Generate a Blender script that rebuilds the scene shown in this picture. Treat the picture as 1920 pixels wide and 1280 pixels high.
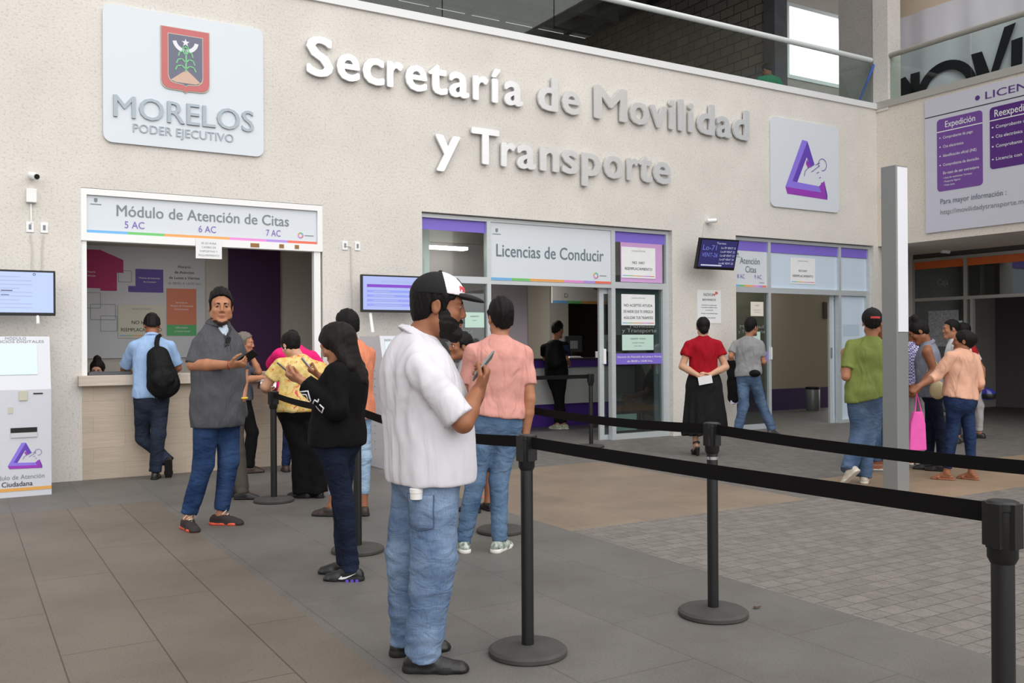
import bpy, bmesh, math, random
import numpy as np
from mathutils import Vector, Matrix
for _o in list(bpy.data.objects):
    bpy.data.objects.remove(_o)
SC = bpy.context.scene
COL = SC.collection
R = math.radians
# ---------------------------------------------------------------- camera
# main wall = plane y 0, x runs along it to the right, z up; camera stands 10.6 m in front of it
YAW, PITCH, ROLL = R(31.15), R(0.15), R(-0.363)
_f = Vector((math.sin(YAW)*math.cos(PITCH), math.cos(YAW)*math.cos(PITCH), math.sin(PITCH)))
_r = Vector((math.cos(YAW), -math.sin(YAW), 0)); _u = _r.cross(_f)
_r2 = _r*math.cos(ROLL)+_u*math.sin(ROLL); _u2 = _u*math.cos(ROLL)-_r*math.sin(ROLL)
cd = bpy.data.cameras.new('camera'); cam = bpy.data.objects.new('camera', cd); COL.objects.link(cam)
cd.sensor_width = 36.0; cd.lens = 36*1726.1/1920; cd.clip_start = 0.05; cd.clip_end = 200
cam.matrix_world = Matrix(((_r2.x, _u2.x, -_f.x, 0), (_r2.y, _u2.y, -_f.y, -10.585), (_r2.z, _u2.z, -_f.z, 1.4), (0, 0, 0, 1)))
SC.camera = cam
# ---------------------------------------------------------------- world, exposure
SC.view_settings.view_transform = 'Standard'; SC.view_settings.look = 'None'
SC.view_settings.gamma = 1.0; SC.view_settings.use_curve_mapping = False
SC.view_settings.exposure = 0.0
W = bpy.data.worlds.new('World'); SC.world = W; W.use_nodes = True
_n = W.node_tree.nodes; _l = W.node_tree.links
_bg = _n['Background']; _tc = _n.new('ShaderNodeTexCoord')
def _dotramp(vec, lo, hi, a, b):
    d = _n.new('ShaderNodeVectorMath'); d.operation = 'DOT_PRODUCT'; d.inputs[1].default_value = Vector(vec).normalized()
    _l.new(_tc.outputs['Generated'], d.inputs[0])
    m = _n.new('ShaderNodeMapRange'); m.interpolation_type = 'SMOOTHSTEP'
    m.inputs[1].default_value = lo; m.inputs[2].default_value = hi; m.inputs[3].default_value = a; m.inputs[4].default_value = b
    _l.new(d.outputs['Value'], m.inputs[0]); return m
SKY_SIDE = _dotramp((0.40, -0.86, 0.32), -0.45, 0.95, 0.62, 2.55)   # open, bright side of the courtyard
SKY_TOP = _dotramp((0, 0, 1), -0.05, 0.25, 0.30, 1.0)
_m = _n.new('ShaderNodeMath'); _m.operation = 'MULTIPLY'
_l.new(SKY_SIDE.outputs[0], _m.inputs[0]); _l.new(SKY_TOP.outputs[0], _m.inputs[1])
_l.new(_m.outputs[0], _bg.inputs['Strength']); _bg.inputs['Color'].default_value = (1.0, 0.985, 0.965, 1)

def lamp(name, loc, size, power, color=(1, .97, .92), rot=(0, 0, 0), sy=None):
    d = bpy.data.lights.new(name, 'AREA'); d.energy = power; d.color = color; d.shape = 'RECTANGLE'; d.size = size; d.size_y = sy or size
    o = bpy.data.objects.new(name, d); COL.objects.link(o); o.location = loc; o.rotation_euler = rot
    return o
lamp('booth_light', (2.45, 1.3, 2.86), 1.2, 7, sy=.3)
lamp('licence_office_light', (8.0, 3.2, 2.96), 1.6, 48, sy=.4)
lamp('appointment_office_light', (13.2, 2.0, 2.95), 1.2, 14, sy=.4)

# ---------------------------------------------------------------- helpers
def srgb(r, g, b):
    f = lambda c: (c/255/12.92) if c/255 <= .04045 else ((c/255+.055)/1.055)**2.4
    return (f(r), f(g), f(b))
MATS = {}
def mat(name, rgb, rough=.6, metal=0., spec=.5, noise=0., nscale=8., bump=0., bscale=60., emit=0., alpha=None, lin=False, stretch=(1, 1, 1), col2=None):
    """plain procedural material: colour broken by noise, bump by a finer noise"""
    if name in MATS: return MATS[name]
    m = bpy.data.materials.new(name); m.use_nodes = True; nt = m.node_tree; N = nt.nodes; L = nt.links
    p = N['Principled BSDF']; c = tuple(rgb) if lin else srgb(*rgb)
    p.inputs['Base Color'].default_value = (*c, 1); p.inputs['Roughness'].default_value = rough
    p.inputs['Metallic'].default_value = metal; p.inputs['Specular IOR Level'].default_value = spec
    if emit: p.inputs['Emission Color'].default_value = (*c, 1); p.inputs['Emission Strength'].default_value = emit
    if alpha is not None: p.inputs['Alpha'].default_value = alpha
    if noise or bump:
        tc = N.new('ShaderNodeTexCoord'); mp = N.new('ShaderNodeMapping'); mp.inputs['Scale'].default_value = stretch
        L.new(tc.outputs['Object'], mp.inputs[0])
    if noise:
        t = N.new('ShaderNodeTexNoise'); t.inputs['Scale'].default_value = nscale; t.inputs['Detail'].default_value = 5
        L.new(mp.outputs[0], t.inputs['Vector'])
        rp = N.new('ShaderNodeValToRGB'); c2 = srgb(*col2) if col2 else c
        rp.color_ramp.elements[0].position = .3; rp.color_ramp.elements[1].position = .7
        rp.color_ramp.elements[0].color = (*[min(1, x*(1-noise)) for x in c], 1)
        rp.color_ramp.elements[1].color = (*[min(1, x*(1+noise*.6)) for x in c2], 1)
        L.new(t.outputs['Fac'], rp.inputs[0]); L.new(rp.outputs[0], p.inputs['Base Color'])
    if bump:
        t = N.new('ShaderNodeTexNoise'); t.inputs['Scale'].default_value = bscale; t.inputs['Detail'].default_value = 6
        L.new(mp.outputs[0], t.inputs['Vector'])
        b = N.new('ShaderNodeBump'); b.inputs['Strength'].default_value = bump; b.inputs['Distance'].default_value = .01
        L.new(t.outputs['Fac'], b.inputs['Height']); L.new(b.outputs[0], p.inputs['Normal'])
    MATS[name] = m
    return m
def glassmat(name, tint=(.9, .95, .94), rough=.02, mixv=.1):
    if name in MATS: return MATS[name]
    m = bpy.data.materials.new(name); m.use_nodes = True; nt = m.node_tree; N = nt.nodes; L = nt.links
    N.remove(N['Principled BSDF']); out = N['Material Output']
    t = N.new('ShaderNodeBsdfTransparent'); t.inputs[0].default_value = (*tint, 1)
    g = N.new('ShaderNodeBsdfGlossy'); g.inputs['Roughness'].default_value = rough
    fr = N.new('ShaderNodeLayerWeight'); fr.inputs[0].default_value = .5
    pw = N.new('ShaderNodeMath'); pw.operation = 'POWER'; pw.inputs[1].default_value = 5; L.new(fr.outputs['Facing'], pw.inputs[0])
    a = N.new('ShaderNodeMath'); a.operation = 'MULTIPLY_ADD'; a.inputs[1].default_value = .9; a.inputs[2].default_value = .035+mixv; L.new(pw.outputs[0], a.inputs[0])
    mx = N.new('ShaderNodeMixShader'); L.new(a.outputs[0], mx.inputs[0]); L.new(t.outputs[0], mx.inputs[1]); L.new(g.outputs[0], mx.inputs[2])
    L.new(mx.outputs[0], out.inputs[0]); MATS[name] = m
    return m

def tag(o, label=None, cat=None, group=None, kind=None):
    if label: o['label'] = label
    if cat: o['category'] = cat
    if group: o['group'] = group
    if kind: o['kind'] = kind
    return o
def empty(name, loc, label, cat, group=None, rz=0):
    o = bpy.data.objects.new(name, None); COL.objects.link(o); o.location = loc; o.rotation_euler[2] = rz; o.empty_display_size = .1
    return tag(o, label, cat, group)

_TX = {}
def glyphs(s, bold=0.):
    v, f = _glyphs(s); _TX.setdefault('n', 0)
    if not bold or not len(v): return v, f
    sh = [(-bold, 0), (bold, 0)] if bold < .03 else [(bold*math.cos(k*math.pi/4), bold*.7*math.sin(k*math.pi/4)) for k in range(8)]
    _TX['n'] = len(v)
    return np.concatenate([v+np.array(d) for d in sh]), [tuple(i+len(v)*k for i in q) for k in range(len(sh)) for q in f]
def _glyphs(s, bold=0.):
    """outline text as a flat mesh: verts (x,y), faces, in units where a capital H is 1 high"""
    k = (s, bold)
    if k in _TX: return _TX[k]
    c = bpy.data.curves.new('t', 'FONT'); c.body = s; c.fill_mode = 'FRONT'; c.resolution_u = 3; c.offset = bold; c.space_line = 1.0
    o = bpy.data.objects.new('t', c); COL.objects.link(o)
    me = bpy.data.meshes.new_from_object(o.evaluated_get(bpy.context.evaluated_depsgraph_get()))
    v = np.array([tuple(x.co)[:2] for x in me.vertices]) if len(me.vertices) else np.zeros((0, 2))
    f = [tuple(p.vertices) for p in me.polygons]
    bpy.data.objects.remove(o); bpy.data.curves.remove(c); bpy.data.meshes.remove(me)
    if s == 'H': h = v[:, 1].max()-v[:, 1].min(); _TX['_H'] = h
    elif '_H' not in _TX: _glyphs('H')
    _TX[k] = (v/_TX['_H'], f)
    return _TX[k]

def PW(y):      # placing on a wall that faces -y: (along x, height, out of the wall)
    return lambda a, z, t: (a, y-t, z)
def PR(x):      # placing on a wall that faces -x: picture-right is -y
    return lambda a, z, t: (x-t, -a, z)
class MB:
    def __init__(s): s.v = []; s.f = []; s.m = []
    def add(s, vs, fs, mi=0):
        b = len(s.v); s.v += [tuple(map(float, p)) for p in vs]; s.f += [tuple(i+b for i in f) for f in fs]; s.m += [mi]*len(fs); return s
    def box(s, x0, x1, y0, y1, z0, z1, mi=0):
        p = [(x, y, z) for z in (z0, z1) for y in (y0, y1) for x in (x0, x1)]
        return s.add(p, [(0, 2, 3, 1), (4, 5, 7, 6), (0, 1, 5, 4), (2, 6, 7, 3), (0, 4, 6, 2), (1, 3, 7, 5)], mi)
    def slab(s, P, pts, t0, t1, mi=0):
        """outline in wall coordinates, between two distances out of the wall"""
        n = len(pts)
        ar = sum(pts[i][0]*pts[(i+1) % n][1]-pts[(i+1) % n][0]*pts[i][1] for i in range(n))
        if ar < 0: pts = pts[::-1]
        v = [P(a, z, t0) for a, z in pts]+[P(a, z, t1) for a, z in pts]
        fs = [tuple(range(n))[::-1], tuple(range(n, 2*n))]+[(i, (i+1) % n, n+(i+1) % n, n+i) for i in range(n)]
        return s.add(v, fs, mi)
    def rect(s, P, a0, a1, z0, z1, t0, t1, mi=0): return s.slab(P, [(a0, z0), (a1, z0), (a1, z1), (a0, z1)], t0, t1, mi)
    def rrect(s, P, a0, a1, z0, z1, r, t0, t1, mi=0, n=5):
        pts = []
        for cx, cz, st in ((a1-r, z1-r, 0), (a0+r, z1-r, 90), (a0+r, z0+r, 180), (a1-r, z0+r, 270)):
            for k in range(n+1): a = R(st+90*k/n); pts.append((cx+r*math.cos(a), cz+r*math.sin(a)))
        return s.slab(P, pts, t0, t1, mi)
    def ring(s, P, ca, cz, r0, r1, a0, a1, t0, t1, mi=0, n=16):
        an = [R(a0+(a1-a0)*k/n) for k in range(n+1)]
        for q in range(n):
            s.slab(P, [(ca+r*math.cos(a), cz+r*math.sin(a)) for r, a in ((r0, an[q]), (r1, an[q]), (r1, an[q+1]), (r0, an[q+1]))], t0, t1, mi)
        return s
    def stroke(s, P, pts, w, t0, t1, mi=0):
        for (a, b), (c, d) in zip(pts, pts[1:]):
            L = math.hypot(c-a, d-b) or 1e-6; nx, nz = -(d-b)/L*w/2, (c-a)/L*w/2
            s.slab(P, [(a-nx, b-nz), (c-nx, d-nz), (c+nx, d+nz), (a+nx, b+nz)], t0, t1, mi)
        return s
    def text(s, P, txt, a0, a1, z, h, t0, t1, mi=0, bold=0., align='fit'):
        """text with baseline z and capital height h; 'fit' squeezes it between a0 and a1, 'c' centres it at natural width"""
        v, f = glyphs(txt, bold)
        if not len(v): return s
        x0, x1 = v[:, 0].min(), v[:, 0].max()
        if align == 'fit': sx = (a1-a0)/(x1-x0); off = a0-x0*sx
        else:
            sx = h
            if (x1-x0)*sx > (a1-a0): sx = (a1-a0)/(x1-x0)
            off = (a0+a1)/2-(x0+x1)/2*sx if align == 'c' else a0-x0*sx
        n = len(v); nc = _TX['n'] if bold else n; ly = [(i//nc)*.0003 for i in range(n)]
        V = [P(off+x*sx, z+y*h, t0) for x, y in v]+[P(off+x*sx, z+y*h, t1+e) for (x, y), e in zip(v, ly)]
        F = [tuple(i+n for i in q)[::-1] for q in f] if (Vector(P(1, 0, 0))-Vector(P(0, 0, 0))).cross(Vector(P(0, 1, 0))-Vector(P(0, 0, 0))).dot(Vector(P(0, 0, 1))-Vector(P(0, 0, 0))) < 0 else [tuple(i+n for i in q) for q in f]
        if abs(t1-t0) > .004:
            from collections import Counter
            ec = Counter(); 
            for q in f:
                for i in range(len(q)): ec[(q[i], q[(i+1) % len(q)])] += 1
            for (i, j) in ec:
                if (j, i) not in ec: F.append((i, j, j+n, i+n))
        return s.add(V, F, mi)
    def tube(s, pts, r, n=10, mi=0, cap=True):
        pts = [Vector(p) for p in pts]; rs = r if isinstance(r, (list, tuple)) else [r]*len(pts); rings = []; up = None
        for i, p in enumerate(pts):
            d = (pts[min(i+1, len(pts)-1)]-pts[max(i-1, 0)]).normalized()
            if up is None: up = Vector((0, 0, 1)) if abs(d.z) < .9 else Vector((1, 0, 0))
            a = d.cross(up).normalized(); b = a.cross(d).normalized(); up = b
            rings.append([p+(a*math.cos(2*math.pi*k/n)+b*math.sin(2*math.pi*k/n))*rs[i] for k in range(n)])
        v = [q for rg in rings for q in rg]; F = []
        for i in range(len(pts)-1):
            for k in range(n): F.append((i*n+k, i*n+(k+1) % n, (i+1)*n+(k+1) % n, (i+1)*n+k))
        if cap: F += [tuple(range(n))[::-1], tuple(range((len(pts)-1)*n, len(pts)*n))]
        return s.add(v, F, mi)
    def lathe(s, prof, c=(0, 0, 0), n=32, mi=0):
        v = []; F = []
        for r, z in prof: v += [(c[0]+r*math.cos(2*math.pi*k/n), c[1]+r*math.sin(2*math.pi*k/n), c[2]+z) for k in range(n)]
        for i in range(len(prof)-1):
            for k in range(n): F.append((i*n+k, i*n+(k+1) % n, (i+1)*n+(k+1) % n, (i+1)*n+k))
        F += [tuple(range(n))[::-1], tuple(range((len(prof)-1)*n, len(prof)*n))]
        return s.add(v, F, mi)
    def build(s, name, mats, parent=None, smooth=False, bevel=0., sharp=40):
        me = bpy.data.meshes.new(name); me.from_pydata(s.v, [], s.f); me.update()
        if not isinstance(mats, (list, tuple)): mats = [mats]
        for m in mats: me.materials.append(m)
        if len(mats) > 1: me.polygons.foreach_set('material_index', [min(i, len(mats)-1) for i in s.m])
        o = bpy.data.objects.new(name, me); COL.objects.link(o)
        if parent: o.parent = parent; o.matrix_parent_inverse = parent.matrix_world.inverted() if False else Matrix.Translation(-parent.location) if parent.rotation_euler[2] == 0 else Matrix.Identity(4)
        if smooth:
            me.polygons.foreach_set('use_smooth', [True]*len(me.polygons))
            try: me.set_sharp_from_angle(angle=R(sharp))
            except Exception: pass
        if bevel:
            b = o.modifiers.new('bevel', 'BEVEL'); b.width = bevel; b.segments = 2; b.limit_method = 'ANGLE'; b.angle_limit = R(40)
        return o
def struct(name, mb, mats, parent=None, **k):
    o = mb.build(name, mats, parent, **k)
    if parent is None: o['kind'] = 'structure'
    return o
def boxes_with_holes(mb, x0, x1, z0, z1, holes, y0, y1, mi=0):
    xs = sorted({x0, x1, *[h[0] for h in holes], *[h[1] for h in holes]}); zs = sorted({z0, z1, *[h[2] for h in holes], *[h[3] for h in holes]})
    for i in range(len(xs)-1):
        run = None
        for j in range(len(zs)-1):
            cx, cz = (xs[i]+xs[i+1])/2, (zs[j]+zs[j+1])/2
            solid = not any(h[0] < cx < h[1] and h[2] < cz < h[3] for h in holes)
            if solid and run is None: run = zs[j]
            if (not solid) and run is not None: mb.box(xs[i], xs[i+1], y0, y1, run, zs[j], mi); run = None
        if run is not None: mb.box(xs[i], xs[i+1], y0, y1, run, z1, mi)
# ================================================================ surfaces
def ndt(name, rough=.7, spec=.4):
    m = bpy.data.materials.new(name); m.use_nodes = True; nt = m.node_tree
    return m, nt.nodes, nt.links, nt.nodes['Principled BSDF']
def ramp(N, L, fac, stops):
    r = N.new('ShaderNodeValToRGB'); e = r.color_ramp.elements
    while len(e) < len(stops): e.new(.5)
    for q, (p, c) in zip(e, stops): q.position = p; q.color = (*c, 1)
    L.new(fac, r.inputs[0]); return r
def noise(N, L, vec, sc, det=6, rough=.6):
    t = N.new('ShaderNodeTexNoise'); t.inputs['Scale'].default_value = sc; t.inputs['Detail'].default_value = det; t.inputs['Roughness'].default_value = rough
    L.new(vec, t.inputs['Vector']); return t
def mixc(N, L, fac, a, b, mode='MIX'):
    x = N.new('ShaderNodeMix'); x.data_type = 'RGBA'; x.blend_type = mode
    if isinstance(fac, (int, float)): x.inputs[0].default_value = fac
    else: L.new(fac, x.inputs[0])
    for i, s in ((6, a), (7, b)):
        if isinstance(s, tuple): x.inputs[i].default_value = (*s, 1)
        else: L.new(s, x.inputs[i])
    return x.outputs[2]
def bumpn(N, L, p, h, st, dist=.01):
    b = N.new('ShaderNodeBump'); b.inputs['Strength'].default_value = st; b.inputs['Distance'].default_value = dist
    L.new(h, b.inputs['Height']); L.new(b.outputs[0], p.inputs['Normal'])
def swiz(N, L, vec, a, b):
    s = N.new('ShaderNodeSeparateXYZ'); c = N.new('ShaderNodeCombineXYZ'); L.new(vec, s.inputs[0])
    L.new(s.outputs[a], c.inputs[0]); L.new(s.outputs[b], c.inputs[1]); return c.outputs[0]

def stucco(name, c, speck=.75, dark=.8):
    m, N, L, p = ndt(name); p.inputs['Roughness'].default_value = .95; p.inputs['Specular IOR Level'].default_value = .15
    v = N.new('ShaderNodeTexCoord').outputs['Object']
    big = noise(N, L, v, 1.1, 4); base = ramp(N, L, big.outputs['Fac'], [(.3, tuple(x*.93 for x in c)), (.7, tuple(min(1, x*1.04) for x in c))])
    fine = noise(N, L, v, 38, 5, .7); pit = ramp(N, L, fine.outputs['Fac'], [(.33, (speck,)*3), (.47, (1, 1, 1))])
    c1 = mixc(N, L, 1.0, base.outputs[0], pit.outputs[0], 'MULTIPLY')
    st = noise(N, L, v, 5.5, 8, .75); rs = ramp(N, L, st.outputs['Fac'], [(.28, (dark,)*3), (.36, (1, 1, 1))])
    c2 = mixc(N, L, 1.0, c1, rs.outputs[0], 'MULTIPLY'); L.new(c2, p.inputs['Base Color'])
    bumpn(N, L, p, fine.outputs['Fac'], .55, .012); return m
M_STUC = stucco('stucco', (.74, .71, .665))
M_STUCR = stucco('stucco_right_wing', (.78, .72, .645))
M_CONC = stucco('dark_concrete', (.20, .195, .19), .85)
M_PLAS = stucco('plaster', (.60, .575, .54), .93)

def tiles(name, c, joint, w, h, offx, offy, mort=.004, rot=0., vary=.16, rough=.55, nsc=2.2, stain=(.1, .08, .06), off=.5, fade=1.):
    m, N, L, p = ndt(name); p.inputs['Roughness'].default_value = rough; p.inputs['Specular IOR Level'].default_value = .3
    v = N.new('ShaderNodeTexCoord').outputs['Object']
    mp = N.new('ShaderNodeMapping'); mp.inputs['Location'].default_value = (offx, offy, 0); mp.inputs['Rotation'].default_value = (0, 0, rot); L.new(v, mp.inputs[0])
    b = N.new('ShaderNodeTexBrick'); b.offset = off; b.inputs['Scale'].default_value = 1; b.inputs['Brick Width'].default_value = w; b.inputs['Row Height'].default_value = h
    b.inputs['Mortar Size'].default_value = mort; b.inputs['Mortar Smooth'].default_value = .2; b.inputs['Bias'].default_value = 0
    b.inputs['Color1'].default_value = (*[x*(1-vary/2) for x in c], 1); b.inputs['Color2'].default_value = (*[x*(1+vary/2) for x in c], 1); b.inputs['Mortar'].default_value = (*joint, 1)
    L.new(mp.outputs[0], b.inputs['Vector'])
    n1 = noise(N, L, v, nsc, 8, .65); r1 = ramp(N, L, n1.outputs['Fac'], [(.3, (.80, .78, .76)), (.55, (1, 1, 1)), (.75, (1.14, 1.12, 1.1))])
    c1 = mixc(N, L, 1., b.outputs['Color'], r1.outputs[0], 'MULTIPLY')
    n2 = noise(N, L, v, 90, 3, .8); r2 = ramp(N, L, n2.outputs['Fac'], [(.35, (.82, .82, .82)), (.65, (1.12, 1.12, 1.12))])
    c2 = mixc(N, L, 1., c1, r2.outputs[0], 'MULTIPLY')
    n3 = noise(N, L, v, 9, 4, .7); r3 = ramp(N, L, n3.outputs['Fac'], [(.68, (1, 1, 1)), (.76, (.62, .6, .58))])
    c3 = mixc(N, L, 1., c2, r3.outputs[0], 'MULTIPLY'); L.new(c3, p.inputs['Base Color'])
    bumpn(N, L, p, n2.outputs['Fac'] if h > .2 else n3.outputs['Fac'], .12 if h > .2 else .5, .004 if h > .2 else .02); return m
M_BROWN = tiles('brown_floor_tile', (.166, .138, .114), (.078, .066, .056), 1.55, .42, .25, .02, .004, R(90), .12, nsc=1.3)
M_GRAN = tiles('grey_granite_floor', (.145, .137, .128), (.098, .092, .086), 1.2, .6, .3, .2, .0035, R(90), .10, nsc=1.6)
M_TAN = tiles('tan_floor_tile', (.24, .188, .142), (.17, .13, .1), 1.2, .62, 0, .3, .003, R(90), .10, nsc=1.4)
M_TAN2 = tiles('ochre_floor_tile', (.32, .235, .16), (.22, .16, .11), 1.2, .62, 0, .3, .003, R(90), .10, nsc=1.4)
M_COB = tiles('grey_cobble', (.205, .188, .174), (.11, .10, .093), .155, .118, 0, 0, .004, 0, .16, .75, nsc=9, off=.45)
M_COBD = tiles('dark_cobble', (.165, .155, .144), (.10, .094, .088), .16, .12, 0, 0, .005, 0, .16, .6, nsc=6, off=.4)

def blockwall(name, c, j, ax, w=.42, h=.21):
    m, N, L, p = ndt(name); p.inputs['Roughness'].default_value = .95
    v = N.new('ShaderNodeTexCoord').outputs['Object']; s = swiz(N, L, v, ax, 2)
    b = N.new('ShaderNodeTexBrick'); b.inputs['Scale'].default_value = 1; b.inputs['Brick Width'].default_value = w; b.inputs['Row Height'].default_value = h
    b.inputs['Mortar Size'].default_value = .012; b.inputs['Color1'].default_value = (*[x*.85 for x in c], 1); b.inputs['Color2'].default_value = (*[x*1.15 for x in c], 1); b.inputs['Mortar'].default_value = (*j, 1)
    L.new(s, b.inputs['Vector']); n = noise(N, L, v, 25, 5); r = ramp(N, L, n.outputs['Fac'], [(.3, (.85,)*3), (.7, (1.1,)*3)])
    L.new(mixc(N, L, 1., b.outputs['Color'], r.outputs[0], 'MULTIPLY'), p.inputs['Base Color']); bumpn(N, L, p, n.outputs['Fac'], .3); return m
M_BLOCK = blockwall('grey_block_masonry', (.24, .21, .185), (.07, .062, .055), 1)

def planks(name, c):
    m, N, L, p = ndt(name); p.inputs['Roughness'].default_value = .55
    v = N.new('ShaderNodeTexCoord').outputs['Object']; s = swiz(N, L, v, 0, 2)
    b = N.new('ShaderNodeTexBrick'); b.inputs['Scale'].default_value = 1; b.inputs['Brick Width'].default_value = .62; b.inputs['Row Height'].default_value = .165; b.inputs['Mortar Size'].default_value = .0016
    b.inputs['Color1'].default_value = (*[x*.95 for x in c], 1); b.inputs['Color2'].default_value = (*[x*1.05 for x in c], 1); b.inputs['Mortar'].default_value = (*[x*.72 for x in c], 1); L.new(s, b.inputs['Vector'])
    mp = N.new('ShaderNodeMapping'); mp.inputs['Scale'].default_value = (1.5, 1, 30); L.new(v, mp.inputs[0])
    n = noise(N, L, mp.outputs[0], 2.2, 6, .65); r = ramp(N, L, n.outputs['Fac'], [(.3, (.86, .85, .84)), (.7, (1.08, 1.07, 1.06))])
    L.new(mixc(N, L, 1., b.outputs['Color'], r.outputs[0], 'MULTIPLY'), p.inputs['Base Color']); return m
M_PLANK = planks('pale_wood_look_tile', (.56, .47, .375))
M_WHITE = mat('white_paint', (240, 242, 242), .45)
M_PAPER = mat('white_paper', (236, 238, 240), .8, noise=.03)
M_SIGNW = mat('white_acrylic', (215, 222, 229), .3)
M_ALU = mat('brushed_aluminium', (205, 212, 215), .42, .35, noise=.05, nscale=3, stretch=(1, 1, 20))
M_ALUD = mat('grey_aluminium', (150, 155, 158), .4, .6)
M_GLASS = glassmat('clear_glass', mixv=.01); M_GLASSD = glassmat('smoked_door_glass', (.60, .66, .66), .02, .10)
M_GLASSG = glassmat('green_tinted_glass', (.86, .92, .90), .02, 0)
M_PURP = mat('purple_vinyl', (132, 112, 216), .4); M_PURPD = mat('deep_purple_paint', (84, 48, 150), .5); M_DADO = mat('dark_purple_dado', (62, 40, 92), .5)
M_BLACK = mat('black_plastic', (15, 15, 16), .45); M_INK = mat('black_ink', (40, 42, 48), .7); M_GREY = mat('grey_ink', (128, 136, 144), .6); M_PINK2 = mat('pink_film', (205, 160, 210), .5)
M_BEIGE = mat('beige_interior_paint', (205, 192, 160), .8, noise=.04, nscale=2)
M_WARMW = mat('warm_white_interior_paint', (200, 196, 188), .8)
M_AUB = mat('aubergine_paint', (72, 42, 84), .7)
M_INKT = mat('slate_ink', (105, 122, 132), .6); M_VIO = mat('violet_ink', (128, 104, 190), .6)
RAINBOW = [mat('stripe_blue', (110, 175, 225), .5), mat('stripe_green', (110, 190, 110), .5), mat('stripe_orange', (225, 160, 90), .5), mat('stripe_pink', (222, 140, 205), .5), mat('stripe_violet', (170, 140, 215), .5), mat('stripe_red', (225, 110, 90), .5)]

# ================================================================ ground
def floor(name, m, rects):
    b = MB()
    for x0, x1, y0, y1 in rects: b.box(x0, x1, y0, y1, -.05, 0)
    return struct(name, b, m)
floor('floor_brown_tiles', M_BROWN, [(-9, 1.55, -16, -1.78)])
floor('floor_grey_granite', M_GRAN, [(1.55, 3.93, -16, -1.78), (-9, 4.0, -1.78, .1)])
floor('floor_tan_tiles', M_TAN, [(3.93, 6.5, -4.92, -1.78)])
floor('floor_cobbles', M_COB, [(3.93, 26, -16, -5.55), (3.93, 7.2, -5.55, -4.92)])
floor('floor_dark_cobbles', M_COBD, [(4.0, 26, -1.78, .1), (6.5, 26, -4.15, -1.78), (6.5, 7.2, -4.92, -4.15), (15.7, 26, .1, 3)])
floor('floor_ochre_tiles', M_TAN2, [(7.2, 26, -5.55, -4.15)])
floor('floor_offices', mat('grey_office_floor', (104, 102, 100), .5, noise=.1, nscale=3), [(-1, 15.7, .1, 6.4)])

# ================================================================ main wall
XR = 13.97
b = MB(); boxes_with_holes(b, -9, 14.3, 0, 5.5, [(1.13, 3.76, 0, 3.07), (5.07, 9.22, 0, 3.09), (10.53, 13.86, 0, 3.09)], 0, .28)
struct('wall_main', b, M_STUC)
b = MB(); b.box(-9, 13.96, -.03, .16, 5.5, 5.6); struct('trim_1', b, mat('white_metal_channel', (226, 228, 230), .4))
# upper storey: slab, coffered ceiling, block wall, rear wall, window
b = MB(); b.box(-9, 20, .28, 10.5, 5.2, 5.45); struct('floor_upper', b, M_CONC)
b = MB(); b.box(-9, 20, 0., 10.5, 10.0, 10.3)
for k in range(24): b.box(-8+k*1.0, -7.82+k*1.0, .2, 9.8, 9.7, 10)
for k in range(9): b.box(-9, 14.7, .6+k*1.1, .78+k*1.1, 9.705, 9.995)
struct('ceiling_upper', b, M_CONC)
b = MB(); b.box(-9, 14.9, 9.8, 10.05, 5.45, 9.7); struct('wall_upper_rear', b, M_CONC)
b = MB(); b.box(14.7, 14.95, 3.25, 9.8, 5.45, 9.7); struct('wall_upper_block', b, M_BLOCK)
b = MB(); b.box(14.62, 14.99, 2.95, 3.25, 5.45, 10); struct('wall_upper_pier', b, mat('dark_pier_concrete', (92, 92, 98), .9, noise=.2, nscale=4))
b = MB(); boxes_with_holes(b, 14.99, 20, 5.45, 10, [(15.05, 17.2, 7.02, 8.52)], 3.0, 3.2); w = struct('wall_upper_window', b, M_PLAS)
b = MB(); boxes_with_holes(b, 15.0, 17.25, 6.97, 8.57, [(15.08, 17.17, 7.05, 8.49)], 2.97, 3.05); wf = struct('window_3', b, M_ALU)
b = MB(); b.box(15.08, 17.17, 3.02, 3.03, 7.05, 8.49); struct('window_pane', b, mat('sky_glow_pane', (255, 255, 255), .3, emit=2.2), wf)  # glow put into the pane in place of the white sky behind it
b = MB(); b.box(13.96, 14.6, .06, .8, 5.5, 10); struct('wall_upper_side', b, stucco('shaded_side_concrete', (.40, .375, .36), .8))  # rough concrete; shade of the inner side is put into its darker grey
b = MB(); b.box(13.95, 14.3, -.25, .055, 5.45, 10); struct('pillar_upper', b, M_STUC)
# conduit along the upper ceiling
b = MB(); b.tube([(4, 8.6, 8.62), (12.6, 8.6, 8.62), (12.9, 8.6, 8.5), (12.95, 8.6, 7.6)], .07, 8)
tag(b.build('ceiling_pipe', mat('pale_pipe', (120, 116, 108), .6), smooth=True), 'pale pipe running under the dark coffered upstairs ceiling', 'pipe')
b = MB(); b.tube([(3, 9.4, 9.3), (14.6, 9.4, 9.3)], .05, 8); b.tube([(3, 9.2, 9.05), (14.6, 9.2, 9.05)], .03, 8)
tag(b.build('cable_run', mat('black_cable', (24, 24, 26), .6)), 'thin black cable run high on the dark upstairs rear wall', 'cable')

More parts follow.
